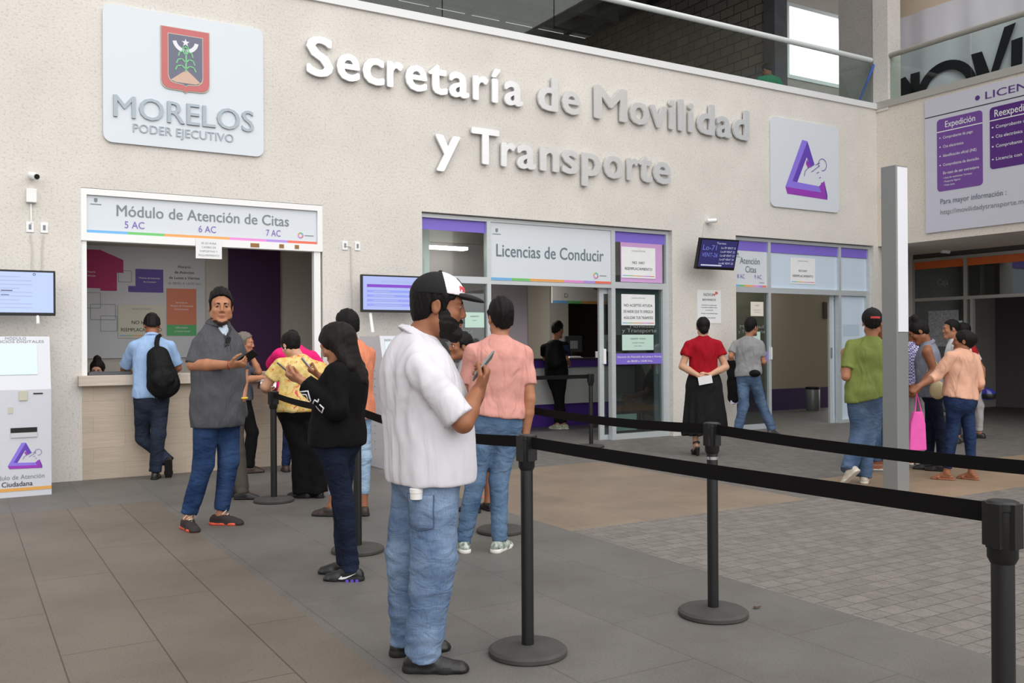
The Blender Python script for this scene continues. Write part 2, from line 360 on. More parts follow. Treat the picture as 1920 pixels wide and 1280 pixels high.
# right wing: wall, soffit, recess
b = MB(); b.box(XR, XR+.3, -16, 0., 3.08, 5.5); struct('wall_right', b, M_STUCR)
b = MB(); b.box(XR-.03, XR+.15, -16, -.0, 5.5, 5.62); struct('trim_2', b, mat('grey_metal_channel', (176, 174, 168), .45))
b = MB(); b.box(XR+.3, 20, -16, .28, 5.3, 5.48); struct('floor_gallery', b, M_CONC)
b = MB(); b.box(XR+.3, 17, -16, 1.2, 3.08, 3.2); struct('ceiling_recess', b, M_STUCR)
b = MB(); b.box(14.3, 15.98, .72, .95, 0, 3.08); b.box(14.3, 14.5, .28, .72, 0, 3.08); struct('wall_recess', b, M_PLAS)
b = MB(); b.box(15.3, 15.5, -16, .9, 5.48, 10); struct('wall_gallery', b, mat('beige_gallery_wall', (226, 208, 186), .9))
b = MB(); b.box(XR, 20, -16, 0, 10, 10.3); struct('ceiling_gallery', b, M_PLAS)

# glass balustrades
def balustrade(name, label, P, a0, a1, joints, z0, z1, zr, railm, glassm):
    p = P(a0, z0, 0); t = empty(name, p, label, 'railing')
    ed = [a0]+joints+[a1]
    for q, r in zip(ed, ed[1:]): MB().rect(P, q+.008, r-.008, z0, z1, -.006, .006).build('glass_pane', glassm, t)
    h = MB(); h.tube([P(a0, zr, 0), P(a1, zr, 0)], .045, 12); h.build('handrail', railm, t, smooth=True)
    return t
balustrade('glass_railing', 'clear glass balustrade with pale handrail above the main wall', PW(.06), -9, 13.9, [-6.6, -4.9, -3.2, -1.5, .2, 1.9, 3.6, 5.41, 7.15, 8.85, 10.55, 12.24], 5.58, 6.36, 6.38, mat('pale_handrail', (214, 220, 220), .4), M_GLASSG)
balustrade('glass_railing', 'glass balustrade with grey flat handrail above the right wall beside the banner', PR(XR+.04), .02, 15.9, [1.75, 3.5, 5.25, 7., 8.75, 10.5, 12.25, 14], 5.58, 6.36, 6.40, mat('grey_handrail', (160, 158, 150), .45), M_GLASSG)
b = MB(); b.tube([(13.98, .05, 6.33), (13.93, .03, 6.28), (13.66, .02+.12, 5.6)], .018, 8)
tag(b.build('blue_strap', mat('blue_strap_nylon', (46, 92, 190), .6), smooth=True), 'bright blue strap slanting down behind the glass balustrade near the corner', 'strap')
# banner hanging on the gallery wall
b = MB(); n = 60; P = PR(15.26)
vs = []; fs = []
for i in range(n+1):
    a = -.75+i*(9.0/n)
    d = .02*math.sin(a*7)+.015*math.sin(a*13+1)
    vs += [P(a, 5.3, .02+d), P(a, 7.48, .02+d)]
for i in range(n): fs.append((2*i, 2*i+2, 2*i+3, 2*i+1))
b.add(vs, fs)
ban = tag(b.build('hanging_banner', mat('pale_grey_banner_cloth', (228, 228, 236), .8, noise=.05, nscale=1.5), smooth=True), 'huge pale cloth banner with black lettering behind the right balustrade', 'banner')
b = MB(); k = .062; P = PR(15.26)
b.slab(P, [(-.42, 6.32), (-.30, 6.34), (-.06, 5.99), (-.06, 5.6), (-.12, 5.6), (-.42, 5.98)], k, k+.004)
b.rect(P, -.19, .0, 5.6, 6.36, k, k+.004)
b.ring(P, .52, 5.82, .43, .60, 0, 180, k, k+.004, n=20)
b.slab(P, [(1.0, 6.40), (1.2, 6.40), (1.36, 5.93), (1.27, 5.6), (1.2, 5.6)], k, k+.004)
b.slab(P, [(1.22, 5.6), (1.33, 5.6), (1.80, 6.72), (1.60, 6.70)], k, k+.004)
b.slab(P, [(1.70, 5.6), (1.88, 5.6), (1.91, 6.45), (1.72, 6.44)], k, k+.004)
b.build('lettering', mat('banner_black', (24, 24, 32), .6), ban)

# ================================================================ booth (window_1)
b = MB(); P = PW(.06)
boxes_with_holes(b, 1.13, 3.76, 2.515, 3.065, [(1.185, 3.70, 2.60, 3.0)], -.0, .12)
b.box(1.13, 1.185, .02, .10, 1.09, 2.515); b.box(3.66, 3.74, .02, .10, 1.09, 2.515)
win1 = struct('window_1', b, M_WHITE)
def rainbow(mb, P, a0, a1, z0, z1, t0, t1, mi0=2, cuts=(0, .16, .31, .59, .76, .86, 1)):
    for i in range(6): mb.rect(P, a0+(a1-a0)*cuts[i], a0+(a1-a0)*cuts[i+1], z0, z1, t0, t1, mi0+i)
def mini_crest(mb, P, a, z, s, t, mi):
    mb.slab(P, [(a, z), (a+s*.3, z), (a+s*.3, z-s*.3), (a+s*.15, z-s*.42), (a, z-s*.3)], t, t+.002, mi)
    mb.rect(P, a-s*.35, a+s*.65, z-s*.62, z-s*.54, t, t+.002, mi)
def wheel_logo(mb, P, a, z, r, t, mi0=2):
    for i in range(6): mb.ring(P, a, z, r*.6, r, 60*i, 60*i+60, t, t+.002, mi0+i, 4)
MR = [M_SIGNW, M_GREY]+RAINBOW+[M_VIO]
t = empty('sign_panel', (2.44, .03, 2.6), 'long white sign reading Módulo de Atención de Citas above the booth window', 'sign')
b = MB(); b.box(1.187, 3.698, .03, .055, 2.602, 2.998); b.build('board', M_SIGNW, t)
b = MB(); P = PW(.03); b.text(P, 'Módulo de Atención de Citas', 1.48, 3.36, 2.797, .118, .001, .004, 1, .012)
for s, a0, a1 in (('5 AC', 1.56, 1.76), ('6 AC', 2.33, 2.52), ('7 AC', 3.09, 3.26)): b.text(P, s, a0, a1, 2.672, .073, .001, .004, 8)
rainbow(b, P, 1.19, 3.696, 2.604, 2.632, .001, .003); mini_crest(b, P, 1.26, 2.97, .11, .001, 1); wheel_logo(b, P, 3.50, 2.70, .035, .001); b.rect(P, 3.55, 3.66, 2.695, 2.705, .001, .002, 1)
b.build('lettering', MR, t)
# counter
b = MB(); b.box(1.09, 3.80, -.10, -.002, .987, 1.095); b.box(1.135, 3.755, -.002, .34, .987, 1.095)
tag(b.build('counter_ledge', planks('ledge_wood', (.60, .52, .44)), bevel=.004), 'pale thick counter ledge below the booth window', 'counter')
b = MB(); b.box(1.13, 3.76, -.0, .26, 0, .985); struct('wall_counter', b, M_PLANK)
# booth room
b = MB(); b.box(.5, 4.7, 2.5, 2.65, 0, 3); struct('wall_booth_rear', b, M_WARMW)
b = MB(); b.box(.4, .5, .28, 2.5, 0, 3); struct('wall_booth_left', b, M_WARMW)
b = MB(); b.box(4.6, 4.7, .28, 2.5, 0, 3); struct('wall_booth_right', b, M_WARMW)
b = MB(); b.box(.4, 4.7, .28, 2.65, 2.9, 3); struct('ceiling_booth', b, M_WARMW)
b = MB(); b.box(3.27, 4.0, 2.46, 2.5, 0, 2.9); tag(b.build('wall_panel', M_AUB), 'dark aubergine panel on the rear wall of the booth', 'panel')
t = empty('floor_plan_board', (2.1, 2.47, 1.24), 'large pale floor plan board with coloured rooms on the booth rear wall', 'board')
b = MB(); b.box(1.1, 2.95, 2.47, 2.498, 1.245, 2.72); b.build('board', mat('pale_grey_board', (205, 207, 212), .6), t)
P = PW(2.47)
b = MB(); b.slab(P, [(1.2, 2.66), (1.62, 2.66), (1.9, 2.54), (1.9, 2.37), (1.82, 2.37), (1.82, 2.13), (1.62, 2.13), (1.62, 2.16), (1.2, 2.16)], .001, .004)
b.build('magenta_room', mat('magenta_print', (176, 42, 104), .6), t)
b = MB(); b.slab(P, [(2.05, 2.43), (2.40, 2.43), (2.40, 2.12), (1.96, 2.12), (1.96, 2.2), (2.05, 2.2)], .001, .004); b.build('purple_room', mat('indigo_print', (96, 76, 158), .6), t)
b = MB(); b.rect(P, 2.44, 2.83, 1.69, 2.18, .001, .004); b.build('salmon_room', mat('salmon_print', (212, 128, 98), .6), t)
b = MB(); b.rect(P, 2.44, 2.83, 1.54, 1.688, .001, .004); b.build('green_room', mat('green_print', (92, 176, 112), .6), t)
b = MB()
for s, z in (('Horario', 2.46), ('de Atencion', 2.385), ('de Lunes a Viernes', 2.31)): b.text(P, s, 2.42, 2.93, z, .036, .001, .003, 0, .01, 'c')
b.text(P, 'de 08:00 A 14:00 Hrs', 2.42, 2.93, 2.235, .034, .001, .003, 1, 0, 'c')
for s, a0, a1, z in (('Servicios en', 2.5, 2.77, 1.98), ('Módulo de Transporte', 2.46, 2.82, 1.935), ('Concesionado', 2.5, 2.77, 1.89), ('Información', 2.5, 2.77, 1.64), ('y Centro Social', 2.48, 2.8, 1.59), ('Módulo de Licencias', 2.07, 2.38, 2.30), ('de Conducir', 2.1, 2.36, 2.25), ('ción en Materia', 1.3, 1.62, 2.36), ('ción al Vehículo', 1.3, 1.62, 2.31)): b.text(P, s, a0, a1, z, .022, .0045, .006, 2, .0, 'c')
for x0, x1, z0, z1 in ((1.4, 1.62, 1.9, 2.1), (1.5, 1.8, 1.75, 1.95), (1.84, 2.0, 2.25, 2.4), (1.62, 1.82, 1.6, 1.8)): b.stroke(P, [(x0, z0), (x1, z0), (x1, z1), (x0, z1), (x0, z0)], .006, .001, .002, 1)
b.build('lettering', [M_INK, M_GREY, M_WHITE], t)
def notice(name, label, P, a0, a1, z0, z1, lines, t0=.002, strip=True, m=None, group=None, crest=True, bold=.01, cat='notice', ink=M_INK):
    p = P((a0+a1)/2, z0, t0); t = empty(name, p, label, cat, group)
    b = MB(); b.rect(P, a0, a1, z0, z1, t0, t0+.003); b.build('sheet', m or M_PAPER, t)
    b = MB(); w = a1-a0; h = z1-z0
    for s, u, hh in lines: b.text(P, s, a0+w*.06, a1-w*.06, z0+h*u, h*hh, t0+.0032, t0+.0045, 0, bold, 'c')
    if crest: b.text(P, 'Secretaría de Movilidad', a0+w*.3, a1-w*.3, z0+h*.86, h*.05, t0+.0032, t0+.0042, 1, 0, 'c')
    if strip: rainbow(b, P, a0+w*.03, a1-w*.03, z0+h*.06, z0+h*.085, t0+.0032, t0+.0042)
    b.build('print', [ink, M_GREY]+RAINBOW, t); return t
notice('paper_notice', 'yellowed paper notice NO HAY REEMPLACAMIENTO on the booth floor plan board', PW(2.465), 1.83, 2.41, 1.51, 1.95, [('NO HAY', .42, .1), ('REEMPLACAMIENTO', .2, .1)], m=mat('yellowed_paper', (214, 210, 196), .8))
notice('paper_notice', 'small white notice taped under the long booth sign', PW(-.005), 2.29, 2.575, 2.375, 2.60, [('SE LES AVISA', .72, .09), ('CAMBIO DE', .52, .09), ('DISPOSITIVO Y', .32, .09), ('REQUERIMIENTO', .12, .09)], strip=False, crest=False, bold=0, ink=M_GREY)
# things on the booth counter
b = MB(); b.box(1.2, 1.62, .02, .18, 1.095, 1.125); b.box(1.22, 1.60, .03, .17, 1.125, 1.132); tag(b.build('keyboard_tray', mat('dark_grey_plastic', (84, 86, 92), .5), bevel=.004), 'dark grey keyboard tray on the booth ledge beside the blue shirt man', 'tray')
# ================================================================ Licencias storefront (door_1)
def frame_bars(b, P, bars, t0=-.04, t1=.05):
    for a0, a1, z0, z1 in bars: b.rect(P, a0, a1, z0, z1, t0, t1)
P = PW(.12)
b = MB(); frame_bars(b, P, [(5.07, 5.11, 0, 3.08), (6.06, 6.12, 0, 3.08), (8.13, 8.20, 0, 3.08), (9.16, 9.22, 0, 3.08), (5.11, 6.06, 3.03, 3.08), (6.12, 8.13, 3.03, 3.08), (8.2, 9.16, 3.03, 3.08),
    (5.11, 6.06, 2.2, 2.29), (6.12, 8.13, 2.2, 2.25), (8.2, 9.16, 2.2, 2.29), (5.11, 6.06, 0, .06), (8.2, 9.16, 0, .08), (9.09, 9.16, .08, 2.2)])
door1 = struct('door_1', b, M_ALU)
MB().rect(P, 5.11, 6.06, 2.29, 3.03, -.005, .005).build('glass_pane', M_GLASS, door1)
MB().rect(P, 8.2, 9.16, 2.29, 3.03, -.005, .005).build('glass_pane', M_GLASSD, door1)
MB().rect(P, 5.11, 6.06, .06, 2.2, -.005, .005).build('glass_pane', M_GLASSD, door1)
MB().rect(P, 8.2, 9.09, .08, 2.2, -.005, .005).build('glass_pane', M_GLASSD, door1)
for a0, a1 in ((5.11, 6.06), (8.2, 9.16)): MB().rect(P, a0, a1, 2.88, 3.03, .006, .009).build('purple_band', M_PURP, door1)
MB().rect(P, 8.33, 9.12, 2.3, 2.88, .006, .008).build('pink_film', M_PINK2, door1)
b = MB(); b.rect(P, 8.2, 9.16, 1.09, 1.25, .006, .009); bd = b.build('hours_band', M_PURP, door1)
b = MB(); b.text(P, 'Horario de Atención de Lunes a Viernes', 8.26, 9.1, 1.185, .03, .0095, .011, 0, .01); b.text(P, 'de 08:00 a 14:00 Hrs.', 8.44, 8.92, 1.12, .03, .0095, .011, 0, .01); b.build('lettering', M_WHITE, bd)
b = MB(); 
for s, a0, a1, z, h in (('Movilidad', 8.5, 8.95, 1.63, .05), ('y Transporte', 8.35, 9.0, 1.56, .055), ('Movilidad', 5.4, 5.76, 1.63, .05), ('y Transporte', 5.36, 5.86, 1.55, .05)): b.text(P, s, a0, a1, z, h, .006, .008, 0, .01)
b.build('glass_lettering', mat('etched_white', (132, 140, 140), .6), door1)
# sliding leaf
PL = PW(.19)
b = MB(); frame_bars(b, PL, [(7.98, 8.06, .0, 2.2), (9.02, 9.09, 0, 2.2), (8.06, 9.02, 2.12, 2.2), (8.06, 9.02, 0, .07)], -.02, .02)
t = tag(b.build('sliding_door', M_ALU), 'aluminium sliding door leaf pushed open behind the glass with the purple hours band', 'door')
MB().rect(PL, 8.06, 9.02, .07, 2.12, -.004, .004).build('glass_pane', M_GLASS, t)
MB().rect(PL, 8.03, 8.075, 1.10, 1.32, .02, .06).build('handle', M_WHITE, t, bevel=.006)
# white sign
t = empty('sign_panel', (7.1, .1, 2.25), 'white sign Licencias de Conducir in the centre transom', 'sign')
MB().box(6.122, 8.128, .085, .115, 2.255, 3.028).build('board', M_SIGNW, t)
b = MB(); P2 = PW(.085); b.text(P2, 'Licencias de Conducir', 6.21, 8.0, 2.578, .165, .001, .004, 9, .012); rainbow(b, P2, 6.125, 8.125, 2.258, 2.292, .001, .003); mini_crest(b, P2, 6.2, 2.95, .13, .001, 1)
wheel_logo(b, P2, 7.86, 2.37, .045, .001); b.rect(P2, 7.93, 8.05, 2.365, 2.377, .001, .002, 1); b.build('lettering', MR+[M_INKT], t)
PN = PW(.11)
notice('paper_notice', 'white notice NO HAY REEMPLACAMIENTO on the pink film above the licence door', PN, 8.34, 8.98, 2.36, 2.815, [('NO  HAY', .46, .085), ('REEMPLACAMIENTO', .26, .085)])
notice('paper_notice', 'white notice NO ACEPTES AYUDA on the licence office door glass', PN, 8.335, 8.965, 1.665, 2.12, [('NO ACEPTES AYUDA', .60, .085), ('DE NADIE QUE TE OFREZCA', .40, .085), ('AGILIZAR TUS TRÁMITES', .20, .085)])
notice('green_leaflet', 'pale green landscape leaflet on the glass above the purple hours band', PN, 8.345, 8.935, 1.295, 1.525, [('REQUISITOS   LICENCIA', .7, .08), ('Automovilista   Motociclista', .45, .06), ('Chofer   Permiso', .25, .06)], m=mat('pale_green_paper', (196, 226, 214), .8), strip=False, crest=False, bold=0)
notice('green_leaflet', 'pale green leaflet on the left glass beside the licence doorway', PN, 5.74, 6.03, 1.62, 1.82, [('REQUISITOS', .7, .08), ('Licencia', .45, .06)], m=MATS['pale_green_paper'], strip=False, crest=False, bold=0)
notice('white_sheet', 'plain pale sheet low on the licence door glass near the floor', PW(.13), 8.24, 8.62, .12, .36, [('AVISO', .6, .1)], m=MATS['pale_green_paper'], strip=False, crest=False, bold=0)
# office interior
b = MB(); b.box(4.75, 12.4, 5.5, 5.65, 0, 3.1); struct('wall_office_rear', b, M_BEIGE)
b = MB(); b.box(4.75, 4.9, .28, 5.5, 0, 3.1); struct('wall_office_left', b, M_WARMW)
b = MB(); b.box(4.75, 16, .28, 6.5, 3.1, 3.2); struct('ceiling_office', b, M_WARMW)
b = MB(); b.box(4.95, 8.6, 1.2, 1.3, 2.86, 3.1); b.box(5.12, 5.42, .5, .7, 0, 3.1, 1); struct('trim_3', b, [mat('dark_bulkhead', (92, 92, 92), .6), M_WHITE])
b = MB(); b.box(7.52, 7.75, 1.75, 2.0, 0, 3.1, 0); struct('pillar_purple', b, mat('lilac_paint', (150, 120, 178), .6))
b = MB(); b.box(4.95, 7.52, 1.4, 1.55, 0, 3.1, 0); struct('wall_office_partition', b, mat('grey_lilac_partition', (168, 158, 166), .7))
b = MB(); b.box(10.05, 10.5, 4.6, 5.5, 0, 3.1); struct('pillar_office', b, M_WARMW)
b = MB(); b.box(10.5, 12.3, 5.42, 5.5, 0, 2.6); struct('wall_office_dark', b, mat('dark_opening_brown', (64, 52, 46), .6))  # dark slab standing in for the unlit opening in the rear wall
t = tag(MB().box(5.55, 6.25, .95, 1.1, 2.74, 2.78).build('ceiling_light_strip', mat('lit_diffuser', (255, 246, 225), .3, emit=9)), 'lit strip lamp seen through the clear upper pane left of the licence sign', 'lamp')
# service counter
t = empty('service_counter', (9.6, 2.4, 0), 'long white and purple service counter inside the licence office', 'counter')
MB().box(7.8, 10.38, 2.42, 2.95, .0, .38).build('plinth', M_PURPD, t)
MB().box(7.8, 10.38, 2.36, 2.95, .38, 1.0).build('front_panel', mat('white_counter_panel', (214, 214, 212), .5), t)
MB().box(7.8, 10.38, 2.3, 2.5, 1.0, 1.12).build('purple_band', M_PURPD, t)
MB().box(7.8, 10.38, 2.28, 3.0, 1.12, 1.15).build('worktop', mat('dark_worktop', (58, 50, 60), .4), t)
def monitor(x, y, z, label, w=.46, h=.30, col=(206, 208, 206)):
    t = empty('computer_monitor', (x, y, z), label, 'monitor', 'monitors on the service counter')
    MB().box(x-w/2, x+w/2, y-.02, y+.03, z+.1, z+.1+h).build('casing', mat('monitor_casing_%d' % col[0], col, .4), t, bevel=.008)
    MB().box(x-w/2+.1, x+w/2-.1, y-.025, y-.02, z+.16, z+.30).build('rear_panel', mat('monitor_back', (170, 172, 172), .5), t)
    b = MB(); b.box(x-.03, x+.03, y-.01, y+.03, z, z+.12); b.box(x-.12, x+.12, y-.08, y+.1, z-.001, z+.015); b.build('stand', M_BLACK, t)
monitor(10.14, 2.72, 1.15, 'pale computer monitor seen from behind near the door post')
monitor(9.30, 2.72, 1.15, 'dark computer monitor beside the man in black', .36, .28, (70, 70, 74))
b = MB(); b.box(9.0, 9.28, 2.4, 2.6, 1.15, 1.165); b.box(9.02, 9.25, 2.42, 2.58, 1.165, 1.18); tag(b.build('paper_stack', M_PAPER), 'flat stack of papers on the service counter before the man in black', 'papers')
b = MB(); b.lathe([(.035, 0), (.04, .1), (.035, .1)], (9.78, 2.5, 1.15), 14); b.tube([(9.78, 2.5, 1.17), (9.76, 2.5, 1.3)], .005, 6); b.tube([(9.78, 2.5, 1.17), (9.80, 2.49, 1.32)], .005, 6)
tag(b.build('pen_cup', mat('teal_plastic', (92, 148, 158), .5)), 'small teal pen cup on the service counter', 'cup')
b = MB(); b.box(9.62, 9.70, 2.42, 2.5, 1.15, 1.26); tag(b.build('small_carton', M_PAPER), 'small white carton next to the teal pen cup', 'box')
# hanging interior sign
t = empty('hanging_sign', (10.4, 3.6, 2.2), 'white hanging sign Captura over the service counter', 'sign')
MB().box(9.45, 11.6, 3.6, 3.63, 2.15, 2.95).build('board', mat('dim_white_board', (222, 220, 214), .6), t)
b = MB(); P3 = PW(3.6); b.text(P3, 'Captura', 10.35, 11.3, 2.42, .22, .001, .004, 1, .012); b.text(P3, 'D', 9.72, 9.8, 2.26, .08, .001, .003, 1); rainbow(b, P3, 9.46, 11.59, 2.15, 2.2, .001, .003); b.build('lettering', MR, t)

# ================================================================ Atencion Citas storefront (door_2)
P = PW(.12)
b = MB(); frame_bars(b, P, [(10.53, 10.58, 0, 3.08), (11.32, 11.38, 0, 3.08), (13.03, 13.09, 0, 3.08), (13.80, 13.86, 0, 3.08), (10.58, 11.32, 3.03, 3.08), (11.38, 13.03, 3.03, 3.08), (13.09, 13.8, 3.03, 3.08),
    (10.58, 11.32, 2.2, 2.29), (11.38, 13.03, 2.2, 2.29), (13.09, 13.8, 2.2, 2.29), (10.58, 11.32, 0, .08), (13.09, 13.8, 0, .06), (13.74, 13.80, .06, 2.2)])
door2 = struct('door_2', b, M_ALU)
M_FROST = mat('frosted_blue_white_film', (206, 222, 238), .35)
for a0, a1 in ((11.38, 13.03), (13.09, 13.8)): MB().rect(P, a0, a1, 2.29, 3.03, -.004, .004).build('frosted_pane', M_FROST, door2)
for a0, a1 in ((10.58, 11.32), (11.38, 13.03), (13.09, 13.8)): MB().rect(P, a0, a1, 2.87, 3.02, .0165, .019).build('purple_band', M_PURP, door2)
MB().rect(P, 10.58, 11.32, .08, 2.2, -.005, .005).build('glass_pane', M_GLASSD, door2)
MB().rect(P, 13.09, 13.74, .06, 2.2, -.005, .005).build('frosted_pane', M_FROST, door2)
b = MB(); b.rect(P, 10.58, 11.32, 1.09, 1.25, .006, .009); bd = b.build('hours_band', M_PURP, door2)
b = MB(); b.text(P, 'Horario de Atención de Lunes a Viernes', 10.62, 11.3, 1.185, .026, .0095, .011, 0, .01); b.text(P, 'de 08:00 a 14:00 Hrs.', 10.8, 11.15, 1.12, .026, .0095, .011, 0, .01); b.build('lettering', M_WHITE, bd)
MB().rect(P, 13.09, 13.74, 1.09, 1.25, .006, .009).build('hours_band', M_PURP, door2)
b = MB(); b.text(P, 'Movilidad', 10.72, 11.25, 1.63, .05, .006, .008); b.text(P, 'y Transporte', 10.68, 11.28, 1.55, .05, .006, .008); b.build('glass_lettering', MATS['etched_white'], door2)
MB().rect(P, 13.18, 13.6, 1.5, 1.7, .0055, .007).build('faint_lettering', mat('faint_blue_print', (186, 204, 220), .5), door2)
PL = PW(.19)
b = MB(); frame_bars(b, PL, [(12.90, 12.99, 0, 2.2), (13.68, 13.74, 0, 2.2), (12.99, 13.68, 2.13, 2.2), (12.99, 13.68, 0, .07)], -.02, .02)
t = tag(b.build('sliding_door', M_ALU), 'aluminium sliding door leaf at the right of the Atención Citas doorway', 'door')
MB().rect(PL, 12.99, 13.68, .07, 2.13, -.004, .004).build('frosted_pane', M_FROST, t)
MB().rect(PL, 12.92, 12.96, 1.12, 1.3, .02, .03).build('handle', M_ALUD, t)
MB().rect(P, 11.345, 11.37, 1.12, 1.32, .051, .08).build('handle', M_WHITE, door2)
t = empty('sign_panel', (10.95, .1, 2.3), 'small white sign Atención Citas at the left of the appointment door transom', 'sign')
MB().box(10.58, 11.32, .105, .13, 2.292, 3.03).build('board', M_SIGNW, t)
b = MB(); P2 = PW(.105); b.text(P2, 'Atención', 10.72, 11.16, 2.66, .10, .001, .004, 9, .008); b.text(P2, 'Citas', 10.84, 11.08, 2.525, .10, .001, .004, 9, .008)
for s, a0, a1 in (('8 AC', 10.66, 10.82), ('9 AC', 11.04, 11.20)): b.text(P2, s, a0, a1, 2.425, .065, .001, .004, 8)
rainbow(b, P2, 10.59, 11.31, 2.294, 2.322, .001, .003); mini_crest(b, P2, 10.66, 2.83, .11, .001, 1); b.rect(P2, 11.15, 11.26, 2.36, 2.37, .001, .002, 1); b.build('lettering', MR+[M_INKT], t)
PN = PW(.115)
notice('paper_notice', 'white notice NO HAY REEMPLACAMIENTO on the frosted transom beside the Atención Citas sign', PN, 11.88, 12.48, 2.375, 2.81, [('NO HAY', .46, .085), ('REEMPLACAMIENTO', .26, .085)])
notice('paper_notice', 'small cream paper on the dark glass above the walking man', PN, 10.96, 11.245, 1.825, 2.055, [('AVISO', .7, .1), ('horario de atención', .4, .06), ('módulo de citas', .25, .06)], strip=False, crest=False, bold=0, m=mat('cream_paper', (232, 226, 212), .8), ink=M_GREY)
notice('green_leaflet', 'pale green leaflet behind the walking man in grey', PN, 10.93, 11.17, 1.335, 1.57, [('CITAS', .7, .1), ('requisitos', .4, .06)], strip=False, crest=False, bold=0, m=MATS['pale_green_paper'], ink=M_GREY)
notice('wall_poster', 'white poster with small red emblem on the stucco between the two storefronts', PW(0), 9.71, 10.2, 1.70, 2.21, [('NOVUM', .82, .085), ('BIENVENIDOS', .68, .06), ('Se informa a los usuarios que', .53, .035), ('los trámites se realizan en línea', .46, .035), ('con cita previa', .38, .035), ('Presentar comprobante de pago', .28, .035), ('y documentos originales', .15, .035)], strip=False, crest=False, bold=.004, cat='poster')
b = MB()
for q in range(3): b.rect(PW(0), 10.05+q*.03, 10.075+q*.03, 2.13+q*.012, 2.155+q*.012, .006, .008)
b.rect(PW(0), 10.08, 10.12, 2.165, 2.19, .006, .008); o = b.build('emblem', RAINBOW[5], bpy.data.objects['wall_poster']); 
# interior
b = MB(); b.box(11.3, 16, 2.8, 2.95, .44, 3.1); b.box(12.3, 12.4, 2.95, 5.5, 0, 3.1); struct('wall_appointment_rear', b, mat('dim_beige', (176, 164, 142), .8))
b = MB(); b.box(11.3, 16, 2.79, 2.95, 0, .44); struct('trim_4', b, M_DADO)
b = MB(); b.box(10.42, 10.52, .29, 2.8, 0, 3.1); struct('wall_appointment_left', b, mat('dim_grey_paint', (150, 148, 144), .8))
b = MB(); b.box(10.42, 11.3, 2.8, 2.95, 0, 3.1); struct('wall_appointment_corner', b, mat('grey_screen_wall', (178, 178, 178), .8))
MB_ = MB().box(10.54, 11.2, 2.2, 2.28, 0, .75); tag(MB_.build('purple_partition', M_PURPD), 'low purple partition behind the dark glass and walking man', 'partition')
t = empty('trash_bin', (15.0, 2.35, 0), 'cylindrical metal bin on the appointment office floor by the door edge', 'bin')
b = MB(); b.lathe([(.13, 0), (.14, .02), (.14, .42), (.13, .44)], (15.0, 2.35, 0), 24); b.build('body', M_ALUD, t, smooth=True)
b = MB(); b.lathe([(.145, .44), (.145, .48), (.11, .485)], (15.0, 2.35, 0), 24); b.build('lid', M_BLACK, t, smooth=True)
b = MB(); b.box(15.85, 16.0, 2.775, 2.79, 1.9, 2.25); tag(b.build('wall_notice_board', mat('brown_board', (70, 60, 52), .7)), 'small dark board on the appointment office rear wall', 'board')

# ================================================================ Caja front (door_3)
XC = 15.99; P = PR(XC)
b = MB(); frame_bars(b, P, [(-.75, -.69, 0, 2.99), (.34, .40, 0, 2.99), (.47, .52, 0, 2.17), (-.69, .34, 2.93, 2.99), (.40, 6, 2.93, 2.99), (-.69, .34, 2.17, 2.23), (.40, 6, 2.17, 2.23), (-.69, .34, 0, .06), (2.6, 2.66, 0, 2.99)], -.04, .04)
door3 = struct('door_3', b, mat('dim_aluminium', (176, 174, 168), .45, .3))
MB().rect(P, -.69, .34, 2.23, 2.93, -.004, .004).build('glass_pane', M_GLASSD, door3); MB().rect(P, .40, 2.6, 2.23, 2.93, -.004, .004).build('glass_pane', M_GLASSD, door3)
MB().rect(P, -.69, .34, .06, 2.17, -.004, .004).build('glass_pane', M_GLASSD, door3)
M_ORA = mat('orange_band_vinyl', (226, 112, 50), .5)
for a0, a1 in ((-.69, .34), (.4, 2.6)): MB().rect(P, a0, a1, 2.79, 2.93, .005, .008).build('orange_band', M_ORA, door3)
b = MB(); b.text(P, 'Caja', -.2, .02, 2.46, .12, .005, .007); b.rect(P, -.32, .14, 2.33, 2.335, .005, .007); b.build('glass_lettering', M_GREY, door3)
b = MB(); b.rect(P, -.4, .22, 1.3, 1.98, .005, .008); ns = b.build('printed_sheet', mat('grey_printed_film', (150, 152, 156), .6, noise=.4, nscale=30), door3)
MB().rect(P, .02, .3, 1.62, 1.78, .009, .011).build('green_sheet', MATS['pale_green_paper'], door3)
b = MB(); b.box(15.97, 20, .9, 1.0, 0, 3.1); struct('wall_caja_left', b, M_WARMW)
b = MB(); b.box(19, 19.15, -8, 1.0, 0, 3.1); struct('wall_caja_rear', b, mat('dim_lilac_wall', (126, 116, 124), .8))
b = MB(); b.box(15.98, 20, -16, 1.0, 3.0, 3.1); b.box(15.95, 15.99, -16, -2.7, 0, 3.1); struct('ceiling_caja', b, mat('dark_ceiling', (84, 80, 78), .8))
for y0, lab in ((-.35, 'narrow dark brown door deep in the Caja interior, nearer the door post'), (-1.15, 'wider dark brown door deep in the Caja interior, right of its neighbour')):
    b = MB(); b.box(18.93, 18.99, y0-.62, y0, 0, 2.1); t = tag(b.build('interior_door', mat('dark_brown_door', (58, 36, 28), .5)), lab, 'door')
    MB().box(18.9, 18.93, y0-.56, y0-.5, 1.0, 1.08).build('handle', M_ALUD, t)
t = empty('cash_desk', (17.6, -2.2, 0), 'dim lilac cash desk with dark top inside the Caja room', 'desk')
MB().box(17.0, 18.6, -2.9, -1.9, 0, 1.05).build('body', mat('lilac_desk', (96, 82, 108), .6), t); MB().box(16.95, 18.65, -2.95, -1.85, 1.05, 1.1).build('worktop', M_BLACK, t)

